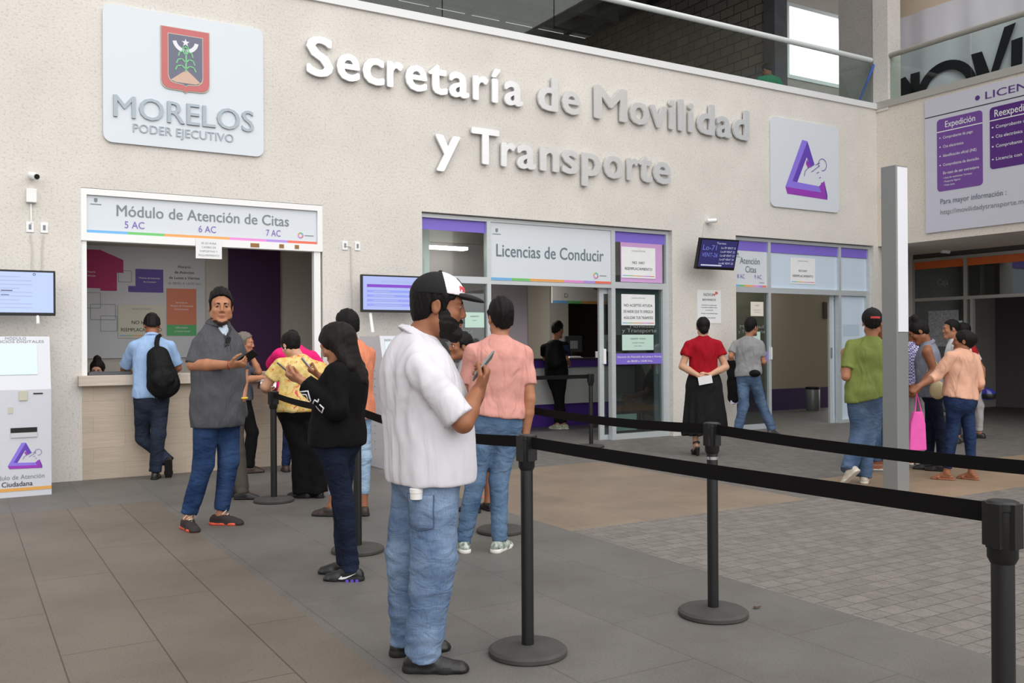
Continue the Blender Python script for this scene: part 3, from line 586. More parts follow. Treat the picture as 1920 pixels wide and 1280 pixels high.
# ================================================================ signs on the walls
M_STEEL = mat('brushed_steel_letters', (232, 234, 237), .28, .6, noise=.03, nscale=2, stretch=(1, 1, 30))
def crest(P, b, ox, oz, s):
    """shield: 0 red, 1 dark field, 2 white, 3 green, 4 earth, 5 gold edge"""
    def Q(pts): return [(ox+x*s, oz+z*s) for x, z in pts]
    def shield(w, top, bot):
        pts = [(-w, top), (w, top), (w, bot+.16)]
        pts += [(w-.12*(1-math.cos(R(a))) if False else w*math.cos(R(a))**.5 if 0 else w-.16+.16*math.cos(R(a)), bot+.16-.16*math.sin(R(a))) for a in (30, 60, 90)]
        pts += [(.05, bot-.01), (0, bot-.05), (-.05, bot-.01)]
        pts += [(-w+.16-.16*math.cos(R(a)), bot+.16-.16*math.sin(R(a))) for a in (90, 60, 30, 0)]
        return pts
    b.slab(P, Q(shield(.50, .66, -.66)), .006, .012, 5); b.slab(P, Q(shield(.485, .645, -.64)), .0122, .016, 0)
    b.slab(P, Q(shield(.36, .52, -.53)), .0162, .018, 5); b.slab(P, Q(shield(.345, .505, -.51)), .0182, .020, 1)
    st = []
    for k in range(10):
        r = .085 if k % 2 == 0 else .035; a = R(90+36*k); st.append((r*math.cos(a), .36+r*math.sin(a)))
    b.slab(P, Q(st), .0202, .022, 2)
    b.ring(P, ox, oz+.41*s, .19*s, .27*s, 190, 262, .0202, .022, 2, 6); b.ring(P, ox, oz+.41*s, .19*s, .27*s, 278, 350, .0202, .022, 2, 6)
    b.slab(P, Q([(-.30, -.46), (-.1, -.30), (.02, -.22), (.12, -.30), (.30, -.46), (.2, -.5), (-.2, -.5)]), .0202, .0215, 4)
    b.stroke(P, Q([(0, -.26), (.01, .0), (0, .28)]), .035*s, .0216, .023, 3)
    for z, w in ((-.20, .21), (-.06, .19), (.10, .15), (.22, .06)):
        for sg in (-1, 1): b.stroke(P, Q([(0, z), (sg*w*.4, z+.07), (sg*w*.8, z+.05), (sg*w, z-.04)]), .028*s, .0216, .0235, 3)
t = empty('crest_sign', (2.2, 0, 3.56), 'large white square sign with shield crest, MORELOS and PODER EJECUTIVO', 'sign')
P = PW(-.03)
b = MB(); b.rrect(P, 1.345, 3.05, 3.57, 5.04, .09, -.028, .0); b.build('plate', mat('satin_white_plate', (214, 222, 230), .3, 0, spec=.5), t)
b = MB(); crest(P, b, 2.185, 4.555, .52); b.build('crest', [mat('crest_red', (196, 104, 106), .4), mat('crest_slate', (104, 106, 128), .4), mat('crest_white', (226, 228, 236), .4), mat('crest_green', (120, 192, 140), .4), mat('crest_earth', (206, 176, 158), .5), mat('crest_edge', (190, 186, 170), .4)], t)
b = MB(); b.text(P, 'MORELOS', 1.445, 2.935, 3.845, .232, .002, .018, 0, .012); b.text(P, 'PODER EJECUTIVO', 1.64, 2.705, 3.702, .09, .002, .01, 0, 0); b.build('lettering', mat('silver_letters', (150, 160, 168), .35, .5), t)

def logo_tri(b, P, q):
    """bent triangular bar mark with a hand: q maps unit coordinates; 0 light, 1 mid, 2 dark violet, 3 magenta, 4 outline"""
    F = [([(.40, 1.), (.52, .99), (.20, .20), (.02, .12)], 0), ([(.52, .99), (.68, .58), (.585, .52), (.50, .70), (.28, .22), (.17, .22)], 1),
         ([(.50, .66), (.60, .54), (.53, .50), (.48, .58)], 3), ([(.02, .12), (.13, .235), (.78, .20), (.84, .09)], 0), ([(.02, .12), (.06, .0), (.97, -.03), (.84, .09)], 3),
         ([(.78, .20), (.90, .31), (.97, .06), (.97, -.03), (.84, .07)], 2), ([(.78, .20), (.90, .31), (.95, -.02), (.84, .07)], 3)]
    for i, (pts, m) in enumerate(F): b.slab(P, [q(*p) for p in pts], .001+.0004*i, .0014+.0004*i, m)
    for pts in ([(.44, .35), (.46, .44), (.52, .5), (.66, .58)], [(.60, .44), (.80, .58)], [(.70, .58), (.80, .63)], [(.72, .43), (.78, .46)], [(.78, .35), (.82, .37)], [(.82, .26), (.86, .27)]):
        b.stroke(P, [q(*p) for p in pts], .012*abs(q(1, 0)[0]-q(0, 0)[0]), .004, .005, 4)
    c = q(.86, .60); r = abs(q(1, 0)[0]-q(0, 0)[0])*.10; b.ring(P, c[0], c[1], r*.88, r, -100, 200, .004, .005, 4, 20)
M_TRI = [mat('logo_lilac', (140, 118, 226), .45), mat('logo_violet', (98, 66, 180), .45), mat('logo_indigo', (70, 44, 150), .45), mat('logo_magenta', (150, 56, 180), .45), mat('logo_outline', (120, 100, 170), .5)]
t = empty('logo_sign', (12.1, 0, 3.6), 'white rounded square sign with violet triangle and hand logo', 'sign')
b = MB(); b.rrect(P, 11.285, 12.93, 3.60, 5.06, .1, -.028, 0); b.build('plate', M_SIGNW, t)
b = MB(); logo_tri(b, P, lambda x, z: (11.60+x*1.06, 3.83+z*.92)); b.build('logo', M_TRI, t)

# every raised letter is fixed to the wall on its own
_px = lambda x: 0
L1 = [('S', 3.555, 3.885), ('e', 3.93, 4.225), ('c', 4.26, 4.545), ('r', 4.58, 4.80), ('e', 4.83, 5.13), ('t', 5.145, 5.42), ('a', 5.44, 5.735), ('r', 5.79, 6.025), ('í', 6.07, 6.215), ('a', 6.265, 6.56),
      ('d', 6.80, 7.13), ('e', 7.20, 7.51), ('M', 7.755, 8.335), ('o', 8.385, 8.75), ('v', 8.76, 9.085), ('i', 9.13, 9.235), ('l', 9.315, 9.42), ('i', 9.51, 9.615), ('d', 9.69, 10.045), ('a', 10.085, 10.40), ('d', 10.43, 10.785)]
L2 = [('y', 5.24, 5.60), ('T', 5.765, 6.185), ('r', 6.215, 6.44), ('a', 6.46, 6.76), ('n', 6.83, 7.14), ('s', 7.19, 7.47), ('p', 7.53, 7.86), ('o', 7.915, 8.26), ('r', 8.335, 8.535), ('t', 8.545, 8.80), ('e', 8.825, 9.155)]
words = ['Secretaría']*10+['de']*2+['Movilidad']*9; ordn = ['first', 'second', 'third', 'fourth', 'fifth', 'sixth', 'seventh', 'eighth', 'ninth', 'tenth']
def raised(ch, a0, a1, z, label, asc):
    v, f = glyphs(ch, .045)
    h = asc
    b = MB(); b.text(PW(0), ch, a0, a1, z, h, .03, .062, 0, .04)
    o = b.build('wall_letter', M_STEEL); tag(o, label, 'letter', 'raised letters on the main wall')
cnt = {}
for (ch, a0, a1), w in zip(L1, words):
    cnt[w] = cnt.get(w, 0)+1
    raised(ch, a0, a1, 4.605, 'raised metal letter %s, %s letter of the word %s on the wall' % (ch, ordn[cnt[w]-1], w), .445)
raised(*L2[0], 3.775, 'raised metal letter y standing alone before the word Transporte', .445)
for k, (ch, a0, a1) in enumerate(L2[1:]): raised(ch, a0, a1, 3.775, 'raised metal letter %s, %s letter of the word Transporte on the wall' % (ch, ordn[k]), .445)

# information board on the right wall
t = empty('information_board', (XR-.03, -3, 3.2), 'big white licence requirements board with purple panels on the right wall', 'board')
P = PR(XR-.035)
b = MB(); b.rect(P, .97, 6.2, 3.21, 5.435, -.03, 0); b.build('board', mat('pale_lilac_board', (206, 206, 218), .55), t)
b = MB(); b.rrect(P, 1.19, 1.98, 3.87, 5.06, .06, .001, .004); b.build('panel', mat('board_violet', (116, 72, 156), .5), t)
b = MB(); b.rrect(P, 2.10, 3.6, 4.09, 5.06, .06, .001, .004); b.build('panel', mat('board_deep_violet', (84, 36, 124), .5), t)
b = MB(); b.text(P, 'LICENCIAS', 2.03, 3.25, 5.215, .115, .001, .003, 0, .012); b.ring(P, 1.9, 5.265, 0.001, .04, 0, 360, .001, .003, 0, 16); b.rect(P, .97, 6.2, 5.125, 5.14, .001, .003, 1)
for s, a0, a1, z, h, m, bo in (('Expedición', 1.34, 1.86, 4.91, .10, 2, .012), ('Reexpedición', 2.18, 2.86, 4.90, .11, 2, .012), ('Para mayor información :', 1.245, 2.36, 3.66, .085, 3, .006), ('http://movilidadytransporte.morelos.gob.mx', 1.245, 3.3, 3.49, .075, 4, 0)): b.text(P, s, a0, a1, z, h, .0045, .006, m, bo)
b.rect(P, 1.19, 1.98, 4.845, 4.86, .0045, .006, 2); b.rect(P, 2.1, 3.6, 4.845, 4.86, .0045, .006, 2)
for s, a1, z in (('Comprobante de pago', 1.82, 4.73), ('Cita electrónica', 1.66, 4.58), ('Identificación oficial (INE)', 1.88, 4.43), ('Comprobante de domicilio', 1.92, 4.28)):
    b.text(P, s, 1.30, a1, z, .045, .0045, .006, 2); b.rect(P, 1.235, 1.255, z+.012, z+.03, .0045, .006, 2)
b.text(P, 'En caso de ser extranjero', 1.30, 1.92, 4.145, .045, .0045, .006, 2, .008)
for s, a1, z in (('• Acta de nacimiento / formato', 1.80, 4.07), ('• Pasaporte Vigente', 1.60, 4.01), ('• Visita carta', 1.5, 3.95)): b.text(P, s, 1.30, a1, z, .03, .0045, .006, 2)
for s, a1, z in (('Comprobante de pago', 2.85, 4.72), ('Cita electrónica', 2.62, 4.57), ('Comprobante de domicilio', 3.0, 4.42), ('Licencia con vigencia', 2.9, 4.22)):
    b.text(P, s, 2.20, a1, z, .05, .0045, .006, 2); b.rect(P, 2.135, 2.16, z+.012, z+.03, .0045, .006, 2)
b.build('lettering', [mat('ink_violet', (86, 56, 128), .5), M_INK, M_WHITE, M_INKT, M_GREY], t)

# ================================================================ screens, kiosks, cameras, sockets
def tv(name, label, x0, x1, y, z0, z1, draw, scr):
    t = empty(name, ((x0+x1)/2, y, z0), label, 'screen')
    MB().box(x0, x1, y, y+.05, z0, z1).build('casing', M_BLACK, t, bevel=.006)
    MB().box(x0+.02, x1-.02, y-.003, y+.001, z0+.03, z1-.02).build('display', scr, t)
    b = MB(); draw(b, PW(y-.003)); b.build('screen_content', [mat('screen_grey', (150, 160, 190), .5, emit=.5), mat('screen_violet', (110, 56, 170), .5, emit=.5), mat('screen_dark', (84, 88, 100), .5, emit=.3), mat('screen_band', (122, 134, 205), .5, emit=.5)], t)
    b = MB(); cx = (x0+x1)/2; b.box(cx-.15, cx+.15, y+.05, y+.08, (z0+z1)/2-.1, (z0+z1)/2+.1); b.box(cx-.04, cx+.04, y+.08, -.0, (z0+z1)/2-.05, (z0+z1)/2+.05); b.build('wall_bracket', M_BLACK, t)
M_SCR = mat('lit_screen', (156, 172, 214), .25, emit=.55)
def d1(b, P):
    for k in range(9): b.rect(P, .30, .30+.35*(1 if k % 3 else .7), 2.09-.038*k, 2.097-.038*k, .001, .002, 0)
    b.rect(P, -.14, .12, 1.74, 1.87, .001, .002, 2); b.rect(P, .38, .48, 1.95, 1.96, .001, .002, 2); b.rect(P, .38, .45, 1.91, 1.917, .001, .002, 2); b.ring(P, .67, 2.12, .008, .014, 0, 360, .001, .002, 2, 10)
    b.rect(P, -.1, .26, 1.98, 1.985, .001, .002, 0); b.rect(P, -.1, .26, 2.05, 2.055, .001, .002, 0)
tv('wall_screen', 'lit wall screen above the white kiosk at the left edge', -.22, .86, -.32, 1.71, 2.16, d1, M_SCR)
def d2(b, P):
    b.rect(P, 4.20, 4.98, 2.09, 2.125, .001, .002, 1); b.text(P, 'Módulo de Atención de Citas en Línea', 4.38, 4.9, 2.155, .025, .001, .002, 0)
    for k in range(4): b.rect(P, 4.20, 4.98, 2.03-.055*k, 2.057-.055*k, .001, .002, 3); b.rect(P, 4.28, 4.5+.05*k, 2.036-.055*k, 2.045-.055*k, .0025, .003, 0)
tv('wall_screen', 'lit blue wall screen behind the man in the white cap', 4.13, 5.02, -.3, 1.79, 2.24, d2, mat('lit_screen_blue', (142, 154, 200), .25, emit=.55))
# tilted black screen
t = empty('queue_screen', (9.75, -.33, 2.5), 'tilted black queue screen showing turn numbers beside the appointment door', 'screen')
t.rotation_euler = (R(15), 0, R(-2))
def loc(mb, name, m, **k): return mb.build(name, m, t, **k)
for (mb, nm, m) in ((MB().box(-.37, .37, -.03, .03, 0, .46), 'casing', M_BLACK), (MB().box(-.35, .35, -.034, -.029, .04, .44), 'display', mat('dim_violet_screen', (52, 50, 104), .25, emit=.35))): 
    o = mb.build(nm, m); o.parent = t
b = MB(); Pq = PW(-.034); b.text(Pq, 'Lo-71', -.31, -.05, .29, .075, .001, .002, 0); b.text(Pq, 'VENT-26', -.31, -.01, .19, .06, .001, .002, 0); b.text(Pq, 'Turnos', -.06, .12, .385, .03, .001, .002, 1)
for k in range(5): b.text(Pq, 'Lo-%d VENT %d' % (70-k, 21+k), .04, .32, .32-.058*k, .03, .001, .002, 1)
b.rect(Pq, -.3, .1, .055, .075, .001, .002, 1)
o = b.build('screen_content', [mat('screen_text_blue', (104, 116, 190), .5, emit=.5), mat('screen_text_white', (176, 180, 200), .5, emit=.6)]); o.parent = t
b = MB(); b.box(-.1, .1, .03, .1, .1, .3); b.box(-.03, .03, .1, .385, .15, .25); o = b.build('wall_bracket', M_BLACK); o.parent = t

def kiosk(label, x0, x1, y0, y1, right_detail):
    t = empty('service_kiosk', ((x0+x1)/2, (y0+y1)/2, 0), label, 'kiosk'); y = y0; P = PW(y0)
    m = mat('white_kiosk_enamel', (206, 209, 218), .25, spec=.6)
    b = MB(); b.add([(x0, y0-.03, 0), (x1, y0-.03, 0), (x1, y1, 0), (x0, y1, 0), (x0, y0-.03, 1.0), (x1, y0-.03, 1.0), (x1, y1, 1.0), (x0, y1, 1.0), (x0, y0+.12, 1.5), (x1, y0+.12, 1.5), (x1, y1, 1.5), (x0, y1, 1.5)],
        [(3, 2, 1, 0), (0, 1, 5, 4), (1, 2, 6, 5), (2, 3, 7, 6), (3, 0, 4, 7), (4, 5, 9, 8), (5, 6, 10, 9), (6, 7, 11, 10), (7, 4, 8, 11), (8, 9, 10, 11)])
    b.build('body', m, t)
    sl = lambda z: y0-.03+(.15*(z-1.0)/.5 if z > 1 else 0)
    PS = lambda a, z, q: (a, sl(z)-q, z)
    b = MB(); b.rect(PS, x0+.05, x1-.11, 1.14, 1.43, .001, .006); b.build('touchscreen', mat('kiosk_screen', (196, 212, 218), .2, emit=.15), t)
    b = MB(); b.text(PS, 'MÓDULO', x0+.2, x1-.2, 1.47, .024, .002, .003, 0); b.text(PS, 'SERVICIOS DIGITALES', x0+.05, x1-.05, 1.44, .024, .002, .003, 0)
    b.text(PS, 'Módulo de Atención', x0+.06, x1-.06, .165, .042, .002, .003, 0); b.text(PS, 'Ciudadana', x0+.16, x1-.16, .10, .045, .002, .003, 1, .012)
    b.rect(PS, x0, x1, .055, .085, .002, .003, 2); b.build('lettering', [M_GREY, M_INK, mat('ochre_stripe', (222, 164, 84), .5)], t)
    b = MB(); b.rect(PS, x1-.34, x1-.12, .60, .645, .002, .006); b.rect(PS, x1-.15, x1-.07, .955, .967, .002, .005); b.rect(PS, x0+.04, x0+.10, .96, .975, .002, .005); b.build('slot', M_BLACK, t)
    for nm, a, c, e, f, w in (('card_reader', x1-.27, x1-.2, .90, .99, .012), ('printer_slot', x0+.02, x0+.1, .86, .92, .02), ('keypad', x1-.36, x1-.32, .78, .84, .004)): MB().rect(PS, a, c, e, f, .002, w).build(nm, mat('beige_reader', (196, 194, 178), .5), t)
    b = MB(); b.rect(PS, x1-.34, x1-.12, .555, .598, .002, .012); b.build('tray', mat('pale_grey_tray', (200, 202, 208), .4), t)
    b = MB(); logo_tri(b, PS, lambda u, z: (x1-.37+u*.30, .265+z*.24)); b.build('logo', M_TRI, t)
    if right_detail:
        b = MB()
        for k in range(12): b.box(x0-.004, x0, y0+.25, y0+.28, .2+k*.09, .205+k*.09)
        b.build('vent_slots', M_GREY, t)
kiosk('white service kiosk at the left edge under the wall screen', .20, .775, -.80, -.12, False)
kiosk('white service kiosk half hidden behind the man in the white polo', 4.12, 4.72, -.98, -.25, True)
def cable(label, pts, r=.008, m=None): b = MB(); b.tube(pts, r, 6); return tag(b.build('cable', m or mat('pale_cable', (206, 204, 198), .6), smooth=True), label, 'cable')
cable('white conduit between the camera box and sockets at the left', [(.665, -.012, 2.86), (.665, -.012, 2.66)], .011, M_WHITE)
cable('thin cable hanging from the left socket down behind the wall screen', [(.66, -.012, 2.55), (.675, -.012, 2.4), (.668, -.012, 2.1)], .006)
cable('thin cable hanging from the right socket down behind the wall screen', [(.775, -.012, 2.55), (.765, -.012, 2.4), (.76, -.012, 2.1)], .006)
cable('pale conduit dropping from the socket pair beside the booth', [(4.04, -.012, 2.60), (4.115, -.012, 2.59), (4.115, -.012, 1.5)], .007)
cable('white cable hanging between the left wall screen and its kiosk', [(.70, -.30, 1.72), (.70, -.36, 1.63)], .014, M_WHITE)
cable('white cable hanging between the blue screen and the hidden kiosk', [(4.25, -.26, 1.82), (4.27, -.3, 1.55)], .02, M_WHITE)
cable('thin wire from the small camera down to the queue screen', [(9.86, -.01, 3.24), (9.83, -.01, 3.05), (9.80, -.1, 2.9)], .005)
def outlet(x, z, label, y=0):
    t = empty('wall_socket', (x, y, z), label, 'socket', 'white wall sockets')
    MB().box(x-.035, x+.035, y-.012, y, z, z+.105).build('plate', M_WHITE, t, bevel=.003)
    b = MB(); b.box(x-.012, x+.012, y-.016, y-.011, z+.03, z+.08); b.build('outlet', M_GREY, t)
outlet(.655, 2.57, 'white wall socket with a plug under the left camera'); outlet(.785, 2.57, 'white wall socket right of the plugged one under the left camera')
outlet(4.04, 2.55, 'white wall socket right of the booth header, nearer the booth'); outlet(4.20, 2.55, 'white wall socket right of the booth header, farther from the booth')
MB_ = MB().box(.62, .715, -.06, 0, 2.87, 3.01); tag(MB_.build('junction_box', M_WHITE, bevel=.006), 'small white junction box under the left security camera', 'box')
def seccam(loc, d, label, up=1):
    x, y, z = loc; t = empty('security_camera', loc, label, 'camera'); d = Vector(d).normalized()
    b = MB(); b.tube([(x, y, z), Vector(loc)+Vector((0, -.05 if y > -.5 else 0, 0))], .028, 12); b.build('mount', M_WHITE, t, smooth=True)
    c = Vector(loc)+Vector((0, -.07, 0)); b = MB(); b.tube([c-d*.05, c+d*.09], .034, 14); b.build('housing', M_WHITE, t, smooth=True)
    b = MB(); b.tube([c+d*.091, c+d*.097], .026, 14); b.build('lens', M_BLACK, t)
seccam((.68, 0, 3.14), (.35, -1, -.25), 'white security camera on the wall above the left junction box')
seccam((9.93, 0, 3.27), (1, -.5, .05), 'small white security camera above the queue screen')
seccam((15.5, -.2, 3.04), (.8, -.6, -.1), 'small camera under the soffit of the right wing')
tag(MB().rect(PW(-.001), 2.9, 3.0, 2.53, 2.575, 0, .003).build('brown_tape', mat('brown_tape', (150, 110, 62), .6)), 'piece of brown tape at the lower right of the booth header', 'tape', 'tape pieces on the booth header')
for a0, a1, lab in ((3.235, 3.29, 'brown tape square on the booth header under 7 AC'), (3.42, 3.47, 'brown tape square on the booth header under the wheel logo')):
    tag(MB().rect(PW(-.001), a0, a1, 2.535, 2.58, 0, .003).build('brown_tape', MATS['brown_tape']), lab, 'tape', 'tape pieces on the booth header')
# ================================================================ free-standing totem, floor bits
t = empty('totem_column', (7.53, -5.06, 0), 'tall free-standing grey metal column between the visitors on the right', 'column')
b = MB(); b.box(7.45, 7.62, -5.14, -4.98, 0, 3.035); b.build('post', mat('satin_grey_metal', (142, 145, 145), .4, .2), t, bevel=.004)
b = MB(); b.box(7.468, 7.612, -5.146, -5.14, 1.49, 3.02); b.build('light_panel', mat('white_light_panel', (236, 238, 246), .3), t)
tag(MB().box(4.0, 4.35, -3.25, -3.2, 0, .002).build('floor_tape', mat('red_floor_tape', (190, 90, 84), .7)), 'short worn red tape mark on the floor behind the white polo man', 'tape')
b = MB(); b.add([(3.575, -7.10, .004), (3.59, -7.085, .012), (3.61, -7.09, .008), (3.63, -7.105, .012), (3.61, -7.11, .005), (3.59, -7.11, .010)], [(0, 1, 5), (1, 2, 4, 5), (2, 3, 4)])
tag(b.build('dry_leaf', mat('dry_leaf_brown', (74, 50, 38), .8)), 'small dry brown leaf lying on the grey floor right of the middle post', 'leaf')

# ================================================================ queue posts and belts
M_POST = mat('black_powder_coat', (26, 26, 28), .36, noise=.15, nscale=6); M_BASE = mat('charcoal_rubber_base', (66, 64, 62), .75, noise=.2, nscale=9); M_BELT = mat('black_belt_webbing', (13, 11, 12), .85, spec=.2)
HST = 1.0
def post_proto():
    t = empty('queue_post', (0, 0, 0), '', 'queue post', 'black belt queue posts')
    b = MB(); b.lathe([(.17, 0), (.178, .006), (.178, .022), (.165, .032), (.05, .042), (.032, .044)], n=48); b.build('base', M_BASE, t, smooth=True, sharp=30)
    b = MB(); b.lathe([(.028, .04), (.028, .84), (.0275, .845)], n=28); b.build('pole', M_POST, t, smooth=True)
    b = MB(); b.lathe([(.03, .83), (.037, .845), (.0375, .965), (.04, .967), (.04, .985), (.034, .99)], n=28)
    for k in range(4):
        a = math.pi/4*0+k*math.pi/2; c, s = math.cos(a), math.sin(a)
        b.add([(c*r-s*w, s*r+c*w, z) for z in (.872, .985) for r, w in ((.03, -.021), (.044, -.019), (.044, .019), (.03, .021))], [(0, 1, 5, 4), (1, 2, 6, 5), (2, 3, 7, 6), (4, 5, 6, 7), (3, 2, 1, 0)])
    b.build('belt_head', M_BLACK, t, smooth=True, sharp=30)
    return t
POSTS = [((2.21, -7.05), 'black queue post in front, right of the man in the white polo'), ((3.33, -7.06), 'black queue post standing in the middle of the grey floor, with a silver ring'), ((2.30, -9.21), 'large black queue post cropped by the right edge'),
         ((2.44, -2.40), 'black queue post by the man in the grey polo'), ((2.33, -4.69), 'black queue post behind the woman in the black sweater'), ((7.34, -.49), 'black queue post before the licence office doorway'),
         ((3.47, -4.66), 'black queue post hidden behind the man in the pink shirt'), ((2.92, -4.33), 'black queue post hidden behind the white polo man, only its base showing'), ((5.15, -.49), 'black queue post hidden behind the pink shirt man near the storefront')]
proto = post_proto(); PO = []
for i, ((x, y), lab) in enumerate(POSTS):
    if i == 0: o = proto
    else:
        o = proto.copy(); COL.objects.link(o)
        for ch in proto.children:
            c = ch.copy(); COL.objects.link(c); c.parent = o
    o.location = (x, y, 0); o['label'] = lab; PO.append(o)
b = MB(); b.lathe([(.0285, .80), (.0295, .80), (.0295, .815), (.0285, .815)], n=24); o = b.build('silver_ring', mat('chrome_ring', (220, 222, 224), .15, .9)); o.parent = PO[1]; o['label'] = 'silver ring'
def belt(p, q, sag, label, z0=.955, z1=.955, n=24):
    p = Vector((*p, z0)); q = Vector((*q, z1)); d = (q-p).normalized(); p = p+d*.042; q = q-d*.042; s = Vector((-d.y, d.x, 0))*.0012
    vs = []; fs = []
    for i in range(n+1):
        u = i/n; c = p.lerp(q, u)-Vector((0, 0, sag*4*u*(1-u)))
        for w, k in ((.026, 1), (.026, -1), (-.026, -1), (-.026, 1)): vs.append(c+Vector((0, 0, w))+s*k)
    for i in range(n):
        for k in range(4): fs.append((i*4+k, i*4+(k+1) % 4, (i+1)*4+(k+1) % 4, (i+1)*4+k))
    fs += [(0, 1, 2, 3), (n*4+3, n*4+2, n*4+1, n*4)]
    tag(MB().add(vs, fs).build('barrier_belt', M_BELT), label, 'belt', 'black barrier belts')
PP = [p for p, _ in POSTS]
belt(PP[0], PP[2], .006, 'black belt running from the front queue post to the post at the right edge')
belt(PP[1], (3.32, -9.2), .022, 'black belt running from the post with a silver ring out of the right edge')
belt(PP[4], PP[0], .045, 'black belt passing behind the white polo man to the front post')
belt(PP[3], PP[4], .03, 'black belt passing behind the yellow blouse woman')
belt(PP[6], PP[1], .03, 'black belt from behind the pink shirt man to the post with a silver ring')
belt(PP[8], PP[5], .0, 'thin black belt before the licence office counter')
# ================================================================ people: smooth bodies grown from a joint skeleton
def nv(v): v = np.asarray(v, float); return v/(np.linalg.norm(v)+1e-12)
A3 = lambda *v: np.array(v, float)
def cone(a, b, ra, rb, n=None, fl=1., cap0=False, cap1=False):
    """tapering limb; n/fl flatten it along n; cap0/cap1 end it with a straight cut"""
    a = np.asarray(a, float); b = np.asarray(b, float); m = max(ra, rb)
    bb = (np.minimum(a, b)-m, np.maximum(a, b)+m); ab = b-a; L2 = ab@ab+1e-12; L = math.sqrt(L2)
    def f(X, Y, Z):
        px, py, pz = X-a[0], Y-a[1], Z-a[2]
        tr = (px*ab[0]+py*ab[1]+pz*ab[2])/L2; t = np.clip(tr, 0, 1)
        qx, qy, qz = px-t*ab[0], py-t*ab[1], pz-t*ab[2]; q2 = qx*qx+qy*qy+qz*qz
        if n is not None: w = qx*n[0]+qy*n[1]+qz*n[2]; q2 = q2+(fl*fl-1)*w*w
        d = np.sqrt(q2)-(ra+t*(rb-ra))
        if n is not None: d = d/ (1+.35*(fl-1))
        if cap1: d = np.maximum(d, (tr-1)*L)
        if cap0: d = np.maximum(d, -tr*L)
        return d
    return bb, f
def ell(c, r, ax=None):
    c = np.asarray(c, float); r = np.asarray(r, float); M = np.eye(3) if ax is None else np.array([nv(v) for v in ax])
    e = np.abs(M.T)@r; bb = (c-e, c+e)
    def f(X, Y, Z):
        p = (X-c[0], Y-c[1], Z-c[2]); q = [p[0]*M[i, 0]+p[1]*M[i, 1]+p[2]*M[i, 2] for i in range(3)]
        k0 = np.sqrt(sum((q[i]/r[i])**2 for i in range(3)))+1e-9; k1 = np.sqrt(sum((q[i]/r[i]**2)**2 for i in range(3)))+1e-9
        return k0*(k0-1)/k1
    return bb, f
def loft(s0, s1, caps=(False, False)):
    """between two oval sections (centre, right, forward, rx, ry front, ry back)"""
    c0, r0, f0, a0, b0, d0 = s0; c1, r1, f1, a1, b1, d1 = s1; m = max(a0, a1, b0, b1, d0, d1)
    bb = (np.minimum(c0, c1)-m, np.maximum(c0, c1)+m); ab = c1-c0; L2 = ab@ab+1e-12; L = math.sqrt(L2); u = ab/L; r = nv(r0+r1); r = nv(r-u*(r@u)); fw = np.cross(u, r)
    if fw@(f0+f1) < 0: fw = -fw
    def f(X, Y, Z):
        px, py, pz = X-c0[0], Y-c0[1], Z-c0[2]; tr = (px*ab[0]+py*ab[1]+pz*ab[2])/L2; t = np.clip(tr, 0, 1)
        qx, qy, qz = px-t*ab[0], py-t*ab[1], pz-t*ab[2]
        lx = qx*r[0]+qy*r[1]+qz*r[2]; ly = qx*fw[0]+qy*fw[1]+qz*fw[2]; lz = (tr-t)*L
        A = a0+t*(a1-a0); B = np.where(ly > 0, b0+t*(b1-b0), d0+t*(d1-d0)); C = np.minimum(A, B)*.8
        k0 = np.sqrt((lx/A)**2+(ly/B)**2+(lz/C)**2)+1e-9; k1 = np.sqrt((lx/A**2)**2+(ly/B**2)**2+(lz/C**2)**2)+1e-9
        d = k0*(k0-1)/k1
        if caps[0]: d = np.maximum(d, -tr*L)
        if caps[1]: d = np.maximum(d, (tr-1)*L)
        return d
    return bb, f
def half(p, n):
    """keeps what lies behind the plane through p with outward normal n"""
    p = np.asarray(p, float); n = nv(n)
    return lambda X, Y, Z: (X-p[0])*n[0]+(Y-p[1])*n[1]+(Z-p[2])*n[2]
def axis_pts(lo, hi, c, fine):
    x = lo; out = [lo]
    while x < hi:
        st = c
        for a, b, s in fine:
            if a <= x <= b: st = min(st, s)
            elif x < a < x+st: st = max(a-x, s)
        x += st; out.append(x)
    return np.array(out)
